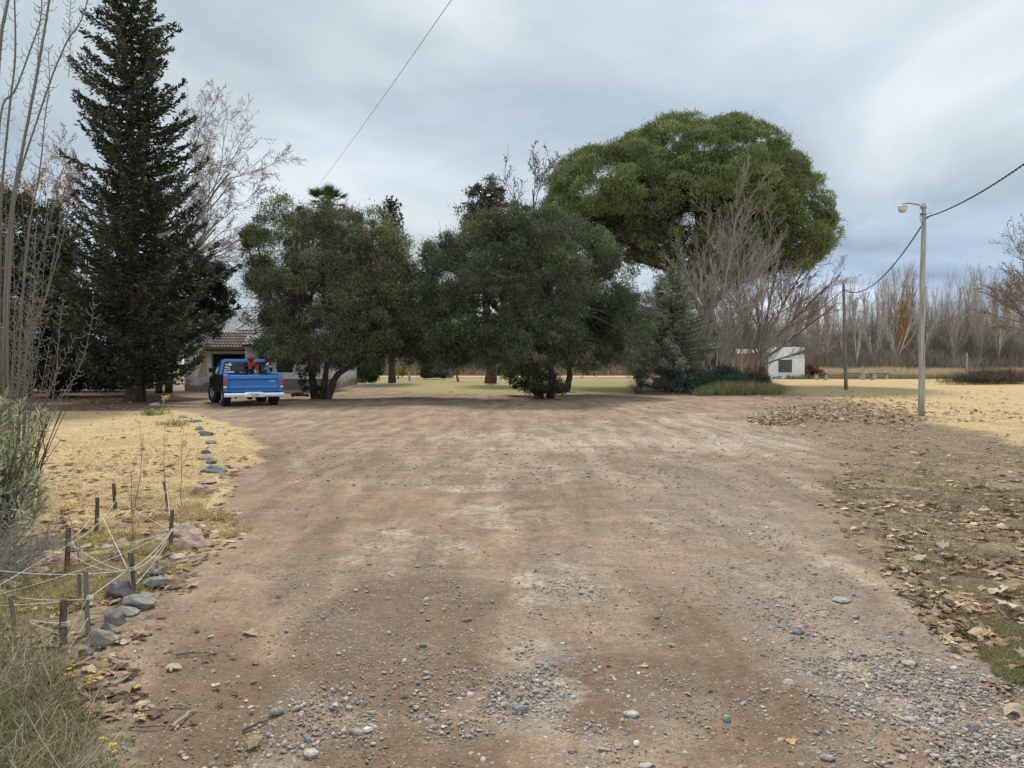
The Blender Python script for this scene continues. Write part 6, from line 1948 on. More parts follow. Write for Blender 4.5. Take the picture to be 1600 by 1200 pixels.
    # dark braces across the bed
    g = G(); g.tube([(-.55, 1.9, 1.16), (.05, 1.3, 1.36), (.42, .95, 1.47)], .022, 6); g.tube([(.02, 1.9, 1.18), (.02, 1.35, 1.38)], .018, 6); g.tube([(-.3, 1.95, 1.18), (.4, 1.3, 1.40)], .018, 6); g.build('bed_brace', M_under, **K)
    return root


pk = pickup()


def motorcycle():
    th = radians(27)
    lx, ly = .36, 1.16
    X = -9.42 + lx * cos(th) - ly * sin(th); Yw = 28.0 + lx * sin(th) + ly * cos(th)
    root = thing('dirt_bike', (X, Yw, .70), 'red dirt bike standing slantwise in the bed of the blue pickup', 'motorcycle', rot=(0, radians(-6), radians(40)))
    K = dict(parent=root, local=True)

    def wh(y, R):
        g = G(); a = np.linspace(0, 2 * pi, 30, endpoint=False)
        g.tube(np.stack([0 * a, y + (R - .05) * np.cos(a), R + (R - .05) * np.sin(a)], 1)[list(range(30)) + [0]], .05, 8)
        w = g.build('wheel', M_black, smooth=True, **K)
        g = G(); g.tube(np.stack([0 * a, y + (R - .1) * np.cos(a), R + (R - .1) * np.sin(a)], 1)[list(range(30)) + [0]], .015, 6)
        for k in range(16): q = k * pi / 8; g.tube([(0, y, R), (0, y + (R - .1) * cos(q), R + (R - .1) * sin(q))], .004, 4)
        g.tube([(-.08, y, R), (.08, y, R)], .03, 8); g.build('rim', M_metal, w, local=True)
    wh(-.66, .31); wh(.70, .34)
    g = G()
    for s in (-1, 1): g.tube([(s * .09, .70, .34), (s * .09, .45, .98)], [.026, .022], 8)
    g.build('fork', M_chrome, **K)
    g = G(); g.tube([(0, .42, .92), (0, .25, .5), (0, .15, .32), (0, -.2, .32), (0, -.28, .65)], .022, 6); g.tube([(0, .42, .92), (0, 0, .8), (0, -.28, .78), (0, -.62, .9)], .02, 6)
    for s in (-1, 1): g.tube([(s * .06, -.2, .38), (s * .06, -.66, .31)], .02, 6)
    g.tube([(0, -.3, .75), (0, -.45, .4)], .035, 8); g.build('frame', M_under, **K)
    g = G(); g.box(-.13, .13, -.12, .2, .34, .5); g.tube([(0, .05, .5), (0, .12, .7)], [.1, .09], 10); g.build('engine', M_metal, bevel=.02, **K)
    g = G(); g.add(ICO2_V * [.13, .24, .12] + [0, .16, .86], ICO2_F); g.build('fuel_tank', M_red, smooth=True, **K)
    for s in (-1, 1):
        g = G(); g.add([(s * .14, .02, .86), (s * .16, .42, .92), (s * .17, .36, .62), (s * .14, .10, .70), (s * .12, .02, .86), (s * .14, .42, .92), (s * .15, .36, .62), (s * .12, .10, .70)], np.array([(0, 1, 2, 3), (7, 6, 5, 4), (0, 4, 5, 1), (1, 5, 6, 2), (2, 6, 7, 3), (3, 7, 4, 0)])); g.build('shroud', M_red, **K)
        g = G(); g.hexa([(s * .12, -.52, .66), (s * .14, -.52, .66), (s * .14, -.18, .62), (s * .12, -.18, .62), (s * .12, -.58, .88), (s * .14, -.58, .88), (s * .14, -.18, .84), (s * .12, -.18, .84)]); g.build('side_panel', M_red if s < 0 else M_whiteplastic, bevel=.006, **K)
    g = G(); g.add(ICO2_V * [.12, .42, .055] + [0, -.28, .90], ICO2_F); g.build('seat', M_under, smooth=True, **K)

    def fender(pts, w):
        g = G(); P = []
        for (y, z) in pts:
            for u in (-1, -.5, 0, .5, 1): P.append((u * w, y, z - .035 * u * u))
        P = np.array(P); n = len(pts); i = np.array([(a * 5 + b, a * 5 + b + 1, (a + 1) * 5 + b + 1, (a + 1) * 5 + b) for a in range(n - 1) for b in range(4)])
        m = len(P); g.add(np.concatenate([P, P - [0, 0, .012]]), [i, i[:, ::-1] + m]); return g
    fender([(-.5, .84), (-.75, .92), (-.95, 1.0), (-1.08, 1.07)], .10).build('rear_fender', M_red, smooth=True, **K)
    fender([(.3, .80), (.6, .82), (.85, .80), (1.02, .70)], .09).build('front_fender', M_red, smooth=True, **K)
    g = G(); g.hexa([(-.11, .53, .86), (.11, .53, .86), (.11, .56, .86), (-.11, .56, .86), (-.12, .46, 1.12), (.12, .46, 1.12), (.12, .49, 1.12), (-.12, .49, 1.12)]); g.build('number_board', M_red, bevel=.008, **K)
    g = G(); g.tube([(-.40, .30, 1.15), (-.22, .36, 1.13), (-.08, .42, 1.03), (.08, .42, 1.03), (.22, .36, 1.13), (.40, .30, 1.15)], .014, 8); hb = g.build('handlebar', M_under, smooth=True, **K)
    for s in (-1, 1):
        g = G(); g.tube([(s * .28, .335, 1.14), (s * .42, .295, 1.152)], .021, 8); g.build('grip', M_black, hb, local=True)
    g = G(); g.tube([(.1, .2, .6), (.13, .0, .55), (.13, -.3, .7), (.14, -.75, .86)], [.03, .035, .05, .055], 10); g.build('exhaust_pipe', M_chrome, smooth=True, **K)
    g = G(); g.tube([(-.1, -.05, .3), (-.28, -.12, .02)], .012, 6); g.build('side_stand', M_under, **K)


motorcycle()


# ------------------------------------------------------------------ stones round the bed
def rock(label, px, pybase, wpx, hpx, col, seed, deep=None, sharp=0.0):
    rng = RNG(seed)
    b = gnd(px, pybase); Y = b[1]; k = Y / 1200
    rx, rz = wpx * k / 2, hpx * k * .5; ry = rx * rng.uniform(.65, .9) if deep is None else deep
    c = b + np.array([0, ry * .7, 0])
    V = ICO3_V.copy()
    off = rng.uniform(0, 50, 3)
    for f, a in ((1.3, .22), (2.6, .10), (5.5, .045)):
        n = np.sin(V[:, 0] * f * 1.9 + off[0]) * np.sin(V[:, 1] * f * 2.1 + off[1]) + np.sin(V[:, 2] * f * 1.7 + off[2]) * .8
        V = V * (1 + a * n * (0.6 + sharp))[:, None]
    if sharp:
        for _ in range(6):
            d = norm(rng.normal(0, 1, 3)); d[2] = abs(d[2]); h = V @ d; V = V - np.outer(np.maximum(h - rng.uniform(.62, .8), 0), d)
    V = V * [rx, ry, rz]
    th = rng.uniform(-.4, .4); V = V @ np.array([[cos(th), sin(th), 0], [-sin(th), cos(th), 0], [0, 0, 1]])
    g = G(); V = V + c + [0, 0, rz * .55 + float(gz(c[0], c[1]))]
    g.add(V, ICO3_F, 0, np.array(col) * (.92 + .16 * vnoise(V[:, 0] * 18, V[:, 1] * 18 + V[:, 2] * 9, seed))[:, None])
    tag(g.build('stone', M_stone, origin=c, smooth=True), label, 'stone', 'border stones')


GREY, BLUEG, PURP, GREENG, PINK, TANS, DKG = (0.225, 0.205, 0.18), (0.19, 0.18, 0.165), (0.21, 0.165, 0.15), (0.235, 0.22, 0.175), (0.33, 0.22, 0.175), (0.40, 0.31, 0.225), (0.135, 0.125, 0.115)
for i, r in enumerate([
        ('smooth blue grey oblong stone nearest the camera, under the frontmost stake', 147, 1010, 56, 30, GREENG),
        ('small dark flat stone in front of the blue grey oblong one', 130, 1026, 32, 15, DKG),
        ('round grey stone between the oblong one and the purple one', 165, 992, 25, 22, BLUEG),
        ('purplish smooth stone, third along the near border', 174, 978, 40, 30, PURP),
        ('flat blue purple stone beside the purplish smooth one', 191, 962, 42, 18, (0.22, 0.205, 0.205)),
        ('broad greenish grey stone at the corner of the string bed', 214, 950, 54, 30, GREENG),
        ('big dark jagged rock behind the leaning stake in the bed', 184, 932, 46, 46, DKG, 1),
        ('low slate coloured rock right of the leaning stake', 238, 916, 44, 22, (0.19, 0.185, 0.17), 1),
        ('tilted slate slab behind the slate coloured rock', 243, 899, 30, 20, (0.21, 0.2, 0.18), 1),
        ('small grey stone at the foot of the leaning stake', 224, 930, 20, 11, GREY),
        ('large pinkish slab lying beside the right hand stake', 292, 858, 62, 24, PINK, 1),
        ('rounded tan and pink boulder above the pinkish slab', 286, 836, 40, 26, (0.38, 0.28, 0.22), 1),
        ('small blue grey stone at the foot of the tan boulder', 284, 834, 20, 12, BLUEG),
        ('low tan stone below the right hand stake', 272, 874, 30, 9, TANS),
        ('flat reddish stone right of the tan boulder', 322, 862, 18, 7, (0.3, 0.22, 0.18)),
        ('pink pointed rock where the lawn border turns', 310, 772, 27, 21, PINK, 1),
        ('flat brown rock behind the pink pointed one', 322, 754, 34, 9, (0.33, 0.23, 0.17), 1),
        ('small pale brown rock right of the pink pointed one', 333, 766, 18, 8, (0.36, 0.26, 0.2)),
        ('large dark grey boulder at the near end of the lawn border row', 332, 738, 36, 15, (0.17, 0.18, 0.175), 1),
        ('grey stone resting behind the large dark boulder', 328, 725, 21, 10, (0.24, 0.235, 0.22), 1),
        ('wide flat grey stone in the middle of the lawn border row', 320, 719, 24, 8, GREY),
        ('small rounded dark stone topping the cluster of border stones', 319, 711, 16, 9, DKG),
        ('lone domed grey stone halfway up the lawn border', 328, 694, 17, 8, GREY),
        ('broad blue grey stone, second from the top of the border curve', 320, 682, 24, 11, BLUEG),
        ('small grey stone just beyond the broad blue grey one', 311, 671, 16, 8, GREY),
        ('thin flat dark stone near the drive at the top of the border', 302, 659, 28, 5, DKG),
        ('farthest flat stone of the border near the conifer', 284, 652, 20, 5, (0.2, 0.19, 0.19)),
        ('greyish stone by the green clump under the conifer', 241, 634, 20, 8, (0.26, 0.24, 0.22))]):
    rock(r[0], r[1], r[2], r[3], r[4], r[5], 600 + i, sharp=.6 if len(r) > 6 else .1)

# loose big cobbles on the drive
for i, (lab, px, py, w, h, c) in enumerate([
        ('long flat grey cobble at the right side of the gravel streak', 1318, 938, 24, 9, (0.3, 0.28, 0.26)),
        ('dark blue cobble inside the right gravel streak', 1247, 984, 20, 7, (0.15, 0.15, 0.155)),
        ('pale oval cobble alone in the middle of the right gravel', 1234, 1067, 18, 10, (0.44, 0.41, 0.37)),
        ('pinkish cobble among the densest gravel on the right', 1423, 1036, 20, 9, (0.38, 0.31, 0.27)),
        ('blue grey cobble near the bottom right corner', 1525, 1138, 26, 11, BLUEG),
        ('brown grey cobble at the bottom right of centre', 1295, 1184, 20, 11, (0.27, 0.24, 0.22)),
        ('flat pale cobble at the bottom centre', 988, 1116, 26, 8, (0.4, 0.38, 0.36)),
        ('dark cobble lying in the middle gravel patch', 812, 1106, 28, 12, (0.2, 0.19, 0.185)),
        ('large pale cobble at the bottom left of the drive', 484, 1178, 25, 13, (0.42, 0.38, 0.34)),
        ('blue grey cobble left of the bottom pale one', 482, 1180, 22, 12, BLUEG),
        ('white oval cobble alone below the centre of the drive', 573, 1138, 16, 8, (0.5, 0.47, 0.43)),
        ('dark stone lying by itself in the leafy verge at right', 1468, 862, 15, 8, (0.10, 0.11, 0.13))]):
    if i == 9: px, py = 430, 1110
    rock(lab, px, py, w, h, c, 650 + i)

# ------------------------------------------------------------------ stakes and string
STK = {}
for k, (tx, ty, bx, by, r, lab) in {
        'A': (177.5, 755, 181, 793, .02, 'dark round stake at the back left of the string web'),
        'B': (255.5, 752, 262, 790, .012, 'thin stake leaning left at the back right of the string web'),
        'C': (152, 777, 150, 826, .018, 'stake just left of the back left one, its string crossing the bed'),
        'D': (269, 797, 267, 855, .017, 'stake beside the pinkish slab where many strings meet'),
        'E': (107, 824, 104, 891, .0185, 'thick stake in the middle left of the string web'),
        'F': (204, 863, 208, 929, .0175, 'thick stake leaning before the big dark rock'),
        'G': (134, 892, 139, 990, .013, 'pale tall stake behind the smooth border stones'),
        'H': (99, 936, 99, 1008, .02, 'frontmost thick stake, left of the smooth border stones'),
        'I': (123, 896, 122, 936, .012, 'thin short stake left of the pale tall one'),
        'J': (16, 930, 24, 988, .013, 'thin crooked stake at the left edge of the string bed')}.items():
    b = gnd(bx, by); t = at(tx, ty, b[1] + .01)
    rng = RNG(ord(k)); g = G(); mid = (b + t) / 2 + rng.normal(0, .004, 3)
    g.tube([b - [0, 0, .06], mid, t - [0, 0, .004], t], [r * 1.05, r, r * .97, r * .8], 9, lump=.06, rng=rng)
    tag(g.build('stake', M_polewood2 if k in 'GIJ' else M_stake, origin=b, smooth=False), lab, 'stake', 'stakes of the string bed')
    STK[k] = (b, t)


def sp(k, zx, zy):
    """a knot on stake k at the height seen at zoomed coordinates"""
    Y = STK[k][0][1]
    return at(zx / 4, 740 + zy / 4, Y - .02)


root = thing('string_web', STK['F'][0], 'white strings tied criss cross between the stakes of the bed', 'string')
A, Bk, C_, D_, E_, F_, G_, H_ = (lambda x, y, k=k: sp(k, x, y) for k in 'ABCDEFGH')
L_ = lambda x, y, Y: at(x / 4, 740 + y / 4, Y)
strings = [(A(735, 148), D_(1080, 360), .02), (A(720, 150), Bk(1035, 112), .01), (Bk(1040, 115), C_(615, 290), .03), (Bk(1045, 115), D_(1065, 300), .0), (A(735, 150), E_(450, 430), .06), (C_(590, 250), E_(450, 400), .02),
           (C_(625, 240), F_(800, 600), 0), (C_(640, 305), D_(1080, 355), .02), (E_(440, 440), L_(-60, 730, 4.9), 0), (E_(440, 480), D_(1075, 360), .03), (E_(450, 440), F_(790, 610), .03), (E_(430, 440), L_(90, 465, 6.4), .01),
           (D_(1075, 350), F_(830, 590), .03), (D_(1050, 420), F_(850, 690), .02), (D_(1070, 360), L_(-80, 770, 5.0), .05), (F_(800, 600), G_(545, 785), 0), (G_(545, 780), H_(415, 1030), 0), (F_(800, 605), L_(-60, 600, 5.0), .03), (G_(540, 785), L_(60, 765, 5.2), .015),
           (G_(550, 905), L_(430, 1100, 4.2), 0), (L_(430, 1100, 4.2), L_(434, 1140, 4.1), 0), (H_(415, 940), L_(-60, 872, 5.3), .01), (H_(375, 1005), L_(85, 888, 4.9), 0), (H_(380, 1050), L_(130, 1080, 4.1), .01), (H_(375, 800), L_(-40, 826, 5.0), .005), (A(735, 180), Bk(1045, 185), .0),
           (F_(810, 600), F_(820, 700), 0), (D_(1078, 345), F_(835, 600), .06), (E_(440, 495), F_(785, 600), .05)]
for p, q, sag in strings:
    t = np.linspace(0, 1, 14); Q = p + (q - p) * t[:, None]; Q[:, 2] -= 4 * sag * t * (1 - t)
    g = G(); g.tube(Q, .0021, 5); g.build('string', M_string, root, smooth=True)
for k, (zx, zy) in {'D': (1072, 355), 'F': (815, 600), 'E': (430, 440), 'A': (728, 150), 'C': (612, 290), 'H': (395, 945), 'G': (548, 780)}.items():
    b = STK[k][0]; c = sp(k, zx, zy) + [0, .02, 0]; a = np.linspace(0, 6 * pi, 40); rr = {'A': .022, 'C': .02, 'D': .02, 'E': .021, 'F': .02, 'G': .016, 'H': .0225}[k]
    g = G(); g.tube(np.stack([c[0] + rr * np.cos(a), c[1] + rr * np.sin(a), c[2] + (a / 6 / pi - .5) * .03], 1), .0026, 5); g.build('knot', M_string, root, smooth=True)


# ------------------------------------------------------------------ saplings, shrubs and weeds in the left foreground
def stick_path(pts_px, Y, dY=0.0):
    return np.array([at(x, y, Y + dY * i / len(pts_px)) for i, (x, y) in enumerate(pts_px)])


def saplings():
    rng = RNG(700)
    b = gnd(14, 792); Y = b[1]
    root = thing('bare_sapling', b, 'clump of tall bare grey stems with budding spurs at the left edge', 'sapling')
    cc = (0.17, 0.155, 0.125)
    g = G(); tw = G()

    def spurs(Q, every, L0, r):
        T = norm(np.gradient(Q, axis=0)); s = 1
        P0, P1, R0, R1 = [], [], [], []
        for i in range(3, len(Q) - 1):
            if rng.uniform() > every: continue
            s = -s
            sd = norm(np.cross(T[i], [0, 1.0, 0])) * s + rng.normal(0, .4, 3)
            d = norm(sd * .85 + T[i] * .35); L = L0 * rng.uniform(.4, 1.5)
            m = Q[i] + d * L * .55; e = m + norm(d * .5 + T[i] * .7) * L * .5
            P0 += [Q[i], m, e]; P1 += [m, e, e + norm(rng.normal(0, 1, 3)) * .008]; R0 += [r, r * .7, r * 1.1]; R1 += [r * .7, r * .6, r * .7]
        if P0: tw.segs(P0, P1, R0, R1, 4, 0, jcol([(0.2, 0.175, 0.15)], len(P0), rng))

    def stem(px, r0, r1, dY=0, n=1):
        P = np.array([at(x, y, Y + dY * i / len(px)) for i, (x, y) in enumerate(px)])
        gg = G(); Q = limb(gg, rng, P, r0 * .56, r1 * .62, 8, .05, cc)
        m = len(gg.V[0]); g.add(gg.V[0], [f for f in gg.F], 0, np.array(cc) * (.8 + .4 * vnoise(gg.V[0][:, 2] * 9, gg.V[0][:, 0] * 40, 3))[:, None])
        # dense points for spurs
        t = np.linspace(0, len(Q) - 1, len(Q) * 3); QQ = np.stack([np.interp(t, np.arange(len(Q)), Q[:, k]) for k in range(3)], 1)
        spurs(QQ, .75, .075, .004)
        return Q
    stem([(12, 795), (6, 640), (9, 440), (19, 320), (43, 192), (64, 80), (80, -20), (90, -90)], .046, .016)
    stem([(14, 795), (-2, 600), (0, 400), (3, 293), (16, 160), (24, 80), (21, -60)], .034, .014, .4)
    stem([(6, 795), (-14, 500), (-9, 250), (0, 72), (13, 0), (24, -70)], .05, .02, -.2)
    stem([(20, 795), (12, 560), (16, 400), (26, 293), (53, 203), (83, 115), (107, 61), (125, 35), (142, -14)], .03, .008, -.5)
    stem([(16, 795), (-4, 420), (0, 187), (24, 141), (48, 75), (64, 27), (64, -30)], .026, .009, .3)
    stem([(22, 795), (38, 420), (62, 267), (70, 187), (77, 133), (75, 72)], .02, .005, .2)
    stem([(107, 120), (110, 80), (108, 40), (112, -10)], .007, .004, 0)
    stem([(45, 190), (58, 110), (60, 60), (66, 0)], .008, .004, 0)
    stem([(30, 790), (60, 690), (93, 626), (125, 572), (142, 510), (146, 474)], .014, .004, -.6)
    stem([(28, 790), (66, 690), (85, 606), (93, 515), (99, 466)], .013, .004, -.3)
    stem([(20, 790), (17, 583), (68, 475), (93, 357), (118, 318)], .018, .005, .2)
    stem([(20, 790), (42, 555), (74, 458), (105, 340), (108, 300)], .018, .005, .5)
    for i in range(30):
        x0 = rng.uniform(-10, 45); xt = x0 + rng.uniform(-10, 110) * rng.uniform(.3, 1); yt = rng.uniform(230, 560)
        pts = [(x0, 792)]
        for t in (.25, .5, .75, 1.0): pts.append((x0 + (xt - x0) * t ** 1.6 + rng.normal(0, 2.5), 792 + (yt - 792) * t))
        stem(pts, rng.uniform(.008, .016), .0035, rng.uniform(-.8, .8))
    g.build('stem', M_twig, root, smooth=True); tw.build('spur_twigs', M_twig, root)
    # lean brown shoots right of it
    rng = RNG(701)
    b = gnd(42, 800); root = thing('bare_shrub', b, 'reddish brown bare shoots slanting right in front of the tall grey stems', 'shrub')
    g = G(); tw = G(); Y = b[1]
    for i in range(13):
        x0 = rng.uniform(25, 60); xt = x0 + rng.uniform(25, 90); yt = rng.uniform(520, 690)
        P = np.array([at(x0 + (xt - x0) * t ** 1.3 + rng.normal(0, 1.5), 795 + (yt - 795) * t, Y + rng.uniform(-.02, .02)) for t in (0, .3, .6, 1)])
        gg = G(); Q = limb(gg, rng, P, .009, .003, 5, .05); g.add(gg.V[0], gg.F, 0, (0.13, 0.095, 0.08)); spurs(Q, .6, .05, .0028)
    g.build('shoots', M_twig, root); 


saplings()


def oleander():
    rng = RNG(710)
    b = gnd(-4, 838); Y = b[1]
    root = thing('leafy_shrub', b, 'grey green narrow leaved shrub at the left edge in front of the bare stems', 'shrub')
    gb, gl = G(), G()
    tips = [at(rng.uniform(-60, 62) * (1 - .2 * (k % 3)), rng.uniform(612, 800), Y + rng.uniform(-.5, .5)) for k in range(105)]
    tips += [at(x, y, Y - .2) for x, y in [(75, 648), (62, 640), (70, 770), (60, 745), (68, 790), (55, 690), (50, 670), (64, 755), (52, 800), (72, 778)]]
    C, D, N = [], [], []
    for t in tips:
        f = rng.uniform(.1, .35); s = b * (1 - f) + t * f + [rng.normal(0, .05), 0, 0]; s[2] = max(s[2], .1); m = (s + t) / 2 + rng.normal(0, .05, 3)
        gb.tube([b + rng.normal(0, .04, 3) * [1, 1, 0], s, m, t], [.010, .008, .005, .003], 5, 0, (0.12, 0.10, 0.085), cap=False)
        ax = norm(t - m)
        for k in range(22):
            q = rng.uniform(0, 1); p = t - ax * .22 * q
            d = norm(rng.normal(0, 1, 3)); d = norm(d - ax * np.dot(d, ax) + ax * rng.uniform(.4, 1.3))
            C.append(p + d * .05); D.append(d); N.append(rng.normal(0, 1, 3) + [0, 0, 1])
    n = len(C); gl.leaves(C, D, N, .095 * rng.uniform(.6, 1.2, n), .019, 0, jcol([(0.29, 0.305, 0.17), (0.38, 0.38, 0.24), (0.19, 0.21, 0.10), (0.47, 0.46, 0.32)], n, rng), fold=.2)
    gb.build('branches', M_twig, root); gl.build('foliage', M_leaf, root)


oleander()
# dead twiggy bush below it
rng = RNG(711); b = gnd(8, 905); root = None
g = G(); sk = Skel()
for i in range(26):
    a = rng.uniform(0, 2 * pi); grow(sk, rng, tuple(b + [rng.normal(0, .12), rng.normal(0, .15), 0]), tuple(norm(np.array([cos(a) * .9, sin(a) * .6, .8]))), rng.uniform(.3, .6), .005, 0, dict(max=2, n=[6, 5, 4], w=[.12, .16, .2], up=[.02, 0, 0], s=[.1, .1, 1], c=[9, 6, 0], a=[.7, .7, .6], l=[.6, .5, .5], ls=[.3, .3, .3], rr=[.6, .6, .6], tip=[.3, .3, .4], rmin=.0014))
skel_mesh(g, sk, [(0.26, 0.235, 0.2), (0.22, 0.2, 0.17), (0.25, 0.23, 0.19)], (5, 4, 3), rng)
tag(g.build('dead_bush', M_twig, origin=b), 'low tangled grey dead bush at the left edge below the leafy shrub', 'shrub')

# dead thin saplings standing in the bed
PD = dict(max=1, n=[9, 4], w=[.05, .1], up=[.03, .05], s=[.35, 1], c=[6, 0], a=[.45, .5], l=[.35, .5], ls=[.4, .3], rr=[.6, .6], tip=[.3, .3], rmin=.0016)
for i, (px, py, ty, ln, lab) in enumerate([(208, 806, 655, .1, 'thin dead sapling with a forked top, left of centre in the string bed'), (262, 800, 658, -.02, 'single straight dead stem rising past the thin leaning stake'), (284, 790, 664, -.1, 'dead stem leaning left beside the pink pointed rock'), (208, 846, 735, .02, 'short dead stem at the middle of the string bed'), (122, 880, 800, .05, 'small dead stem beside the thick stake')]):
    b = gnd(px, py); h = (py - ty) * b[1] / 1200; sk = Skel(); rng = RNG(720 + i)
    grow(sk, rng, tuple(b), tuple(norm(np.array([ln, 0, 1.0]))), h, .005, 0, PD)
    g = G(); skel_mesh(g, sk, [(0.24, 0.17, 0.13)], (5, 4), rng); tag(g.build('dead_sapling', M_twig, origin=b), lab, 'sapling')
# green clump with a dry flower stalk near the conifer
b = gnd(238, 648); rng = RNG(730); n = 120
g = G(); g.blades(np.tile(b, (n, 1)) + rng.normal(0, .16, (n, 3)) * [1.3, 1, 0], np.stack([rng.normal(0, .6, n), rng.normal(0, .5, n), np.ones(n)], 1), rng.uniform(.2, .45, n), .035, np.stack([rng.normal(0, .2, n), np.zeros(n), -.45 * np.ones(n)], 1), 3, 0, jcol([(0.12, 0.2, 0.05), (0.2, 0.24, 0.07), (0.4, 0.34, 0.1)], n, rng), rng)
tag(g.build('strap_leaf_clump', M_leaf, origin=b), 'bright green strap leaved clump at the foot of the conifer', 'plant')
b = gnd(272, 664); g = G(); g.blades(np.tile(b, (n, 1)) + rng.normal(0, .12, (n, 3)) * [1.5, 1, 0], np.stack([rng.normal(0, .6, n), rng.normal(0, .5, n), np.ones(n)], 1), rng.uniform(.15, .38, n), .03, np.stack([rng.normal(0, .2, n), np.zeros(n), -.45 * np.ones(n)], 1), 3, 0, jcol([(0.45, 0.36, 0.13), (0.5, 0.4, 0.2), (0.22, 0.24, 0.08)], n, rng), rng)
tag(g.build('strap_leaf_clump', M_straw, origin=b), 'yellowed strap leaved clump beside the border stones', 'plant')
b = gnd(250, 645); g = G(); t = at(258, 621, b[1]); g.tube([b, (b + t) / 2 + [.02, 0, 0], t], [.012, .01, .008], 6, 0, (0.5, 0.42, 0.28)); rng = RNG(731)
C = t + rng.normal(0, .05, (60, 3)) * [1.2, 1, .7]; g.leaves(C, rng.normal(0, 1, (60, 3)), rng.normal(0, 1, (60, 3)), .07, .035, 0, jcol([(0.6, 0.46, 0.2), (0.5, 0.34, 0.15)], 60, rng))
tag(g.build('flower_stalk', M_straw, origin=b), 'pale dry stalk with a tan seed head by the green clump', 'plant')


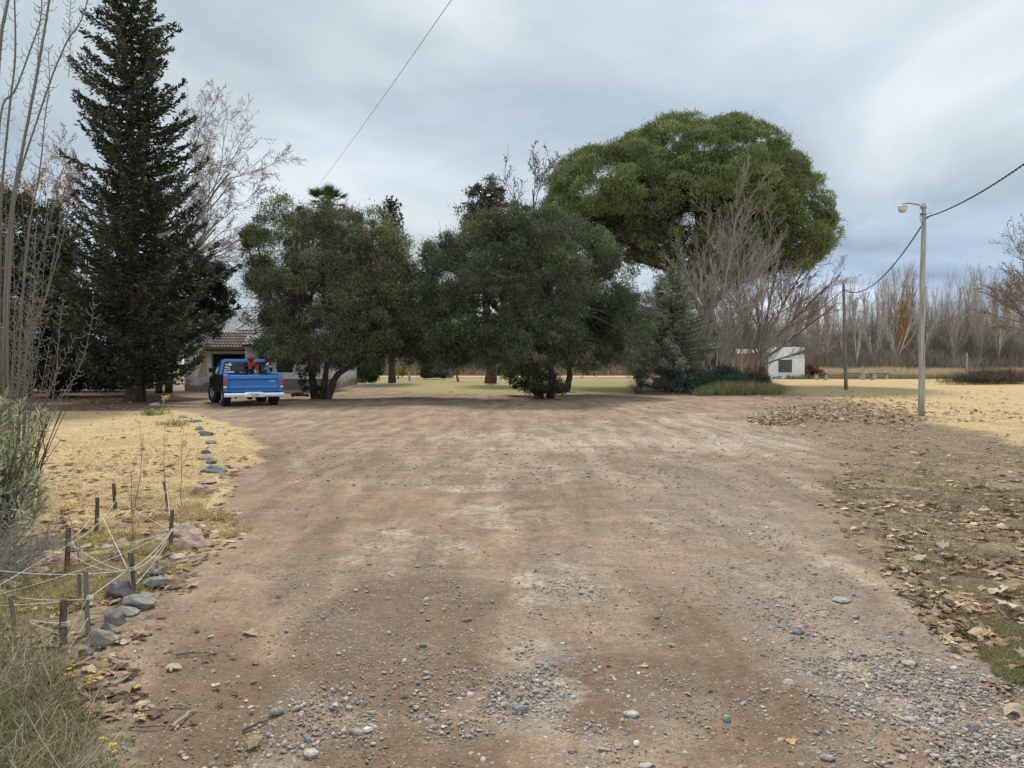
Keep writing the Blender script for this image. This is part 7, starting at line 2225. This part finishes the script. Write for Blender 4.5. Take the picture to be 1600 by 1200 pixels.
def weeds():
    rng = RNG(740)
    b = gnd(60, 1180)
    root = thing('weed_bush', b, 'bushy grey green weed with small yellow flowers in the bottom left corner', 'weed')
    g = G(); n = 10500
    px = rng.uniform(-260, 215, n); py = rng.uniform(1010, 1420, n); k = (px < 60 + (py - 1010) * .55 + rng.normal(0, 18, n)); px, py = px[k], py[k]
    Y = CAMH * 1200 / (py - 568); X = (px - 800) / 1200 * Y; n = len(X)
    h = np.interp(px, [-260, 0, 90, 160, 230], [.36, .30, .20, .11, .04]) * rng.uniform(.45, 1.2, n) * (.6 + .8 * fbm(X * 3.5, Y * 3.5, 50, 3))
    B = np.stack([X, Y, rng.uniform(0, .5, n) ** 2 * h], 1)
    g.blades(B, np.stack([rng.normal(0, .55, n), rng.normal(0, .5, n), np.ones(n)], 1), h, .0035, np.stack([rng.normal(0, .45, n), rng.normal(0, .4, n), -.2 * np.ones(n)], 1), 3, 0,
             jcol([(0.15, 0.15, 0.06), (0.21, 0.18, 0.085), (0.10, 0.115, 0.045), (0.29, 0.23, 0.14), (0.36, 0.29, 0.19), (0.18, 0.13, 0.08)], n, rng) * (.55 + .9 * fbm(X * 5, Y * 5, 52, 3))[:, None], rng)
    # fine leaflets
    m = 9000; i = rng.randint(0, n, m); C = B[i] + np.stack([rng.normal(0, .03, m), rng.normal(0, .03, m), h[i] * rng.uniform(.2, 1, m)], 1)
    g.leaves(C, rng.normal(0, 1, (m, 3)) + [0, 0, .7], rng.normal(0, 1, (m, 3)), .016, .004, 0, jcol([(0.11, 0.15, 0.05), (0.17, 0.19, 0.08)], m, rng))
    g.build('foliage', M_leaf, root)
    sk = Skel()
    for i in range(110):
        j = rng.randint(0, n); a = rng.uniform(-1, 1)
        grow(sk, rng, tuple(B[j] * [1, 1, 0]), tuple(norm(np.array([a, rng.normal(0, .5), .9]))), rng.uniform(.22, .5), .0028, 0, dict(max=1, n=[8, 4], w=[.14, .16], up=[-.02, 0], s=[.2, 1], c=[6, 0], a=[.6, .5], l=[.4, .5], ls=[.3, .3], rr=[.6, .6], tip=[.3, .3], rmin=.001))
    g = G(); skel_mesh(g, sk, [(0.42, 0.35, 0.27), (0.36, 0.3, 0.23)], (5, 4), rng); g.build('stalks', M_twig, root)
    Mf, nt, bs = base_mat('yellow_petal'); bs.inputs['Base Color'].default_value = (0.72, 0.45, 0.02, 1); bs.inputs['Roughness'].default_value = .7
    for (zx, zy) in [(45, 392), (85, 402), (222, 440), (280, 432), (475, 465), (480, 510), (635, 470), (650, 490), (690, 495), (640, 525), (612, 545), (725, 392), (720, 960), (775, 1010), (790, 1040), (650, 1095), (150, 268), (170, 290), (512, 215), (955, 598)]:
        x, y = zx * .225, 940 + zy * .2249
        Yf = CAMH * 1200 / (y + 28 - 568); c = at(x, y, Yf)
        c[2] = max(c[2], .012)
        for _ in range(rng.randint(1, 4)):
            g = G(); r = rng.uniform(.0045, .0075); a = rng.uniform(0, 6)
            q = c + rng.normal(0, .006, 3)
            g.add(ICO1_V * r * np.array([1, 1, .8]) + q, ICO1_F)
            g.leaves(q + norm(np.stack([np.cos(np.arange(7)), np.sin(np.arange(7)), .3 * np.ones(7)], 1)) * r, np.stack([np.cos(np.arange(7)), np.sin(np.arange(7)), .3 * np.ones(7)], 1), np.tile([0, 0, 1.], (7, 1)), r * 1.6, r)
            g.build('flower', Mf, root)


weeds()
# sticks on the ground
for i, (x0, y0, x1, y1, r, lab) in enumerate([(275, 1023, 330, 1020, .005, 'thin dark stick lying beside the near border stones'), (168, 1076, 228, 1046, .008, 'pale dead branch lying from the weed towards the drive'), (200, 1136, 268, 1133, .004, 'thin twig on the dirt right of the weed'),
                                              (270, 1134, 307, 1108, .009, 'short thick pale stick pointing up right near the weed'), (266, 1100, 298, 1102, .005, 'small straight stick on the dirt above the pale thick one'), (379, 1130, 418, 1117, .008, 'dark knobbly stick beside the blue grey cobble'),
                                              (516, 1105, 535, 1112, .004, 'short bent twig on the drive left of centre'), (1340, 859, 1362, 857, .012, 'pale stick at the edge of the leafy verge')]):
    p, q = gnd(x0, y0), gnd(x1, y1); rng = RNG(760 + i); t = np.linspace(0, 1, 7); Q = p + (q - p) * t[:, None]; Q[:, 2] = gz(Q[:, 0], Q[:, 1]) + r * 1.2 + .008 * np.sin(t * 3); Q[1:-1] += rng.normal(0, .004, (5, 3)) * [1, 1, .3]
    g = G(); g.tube(Q, np.linspace(r, r * .5, 7), 6, 0, (0.34, 0.27, 0.2) if 'pale' in lab else (0.13, 0.1, 0.08)); tag(g.build('stick', M_twig, origin=p), lab, 'stick')
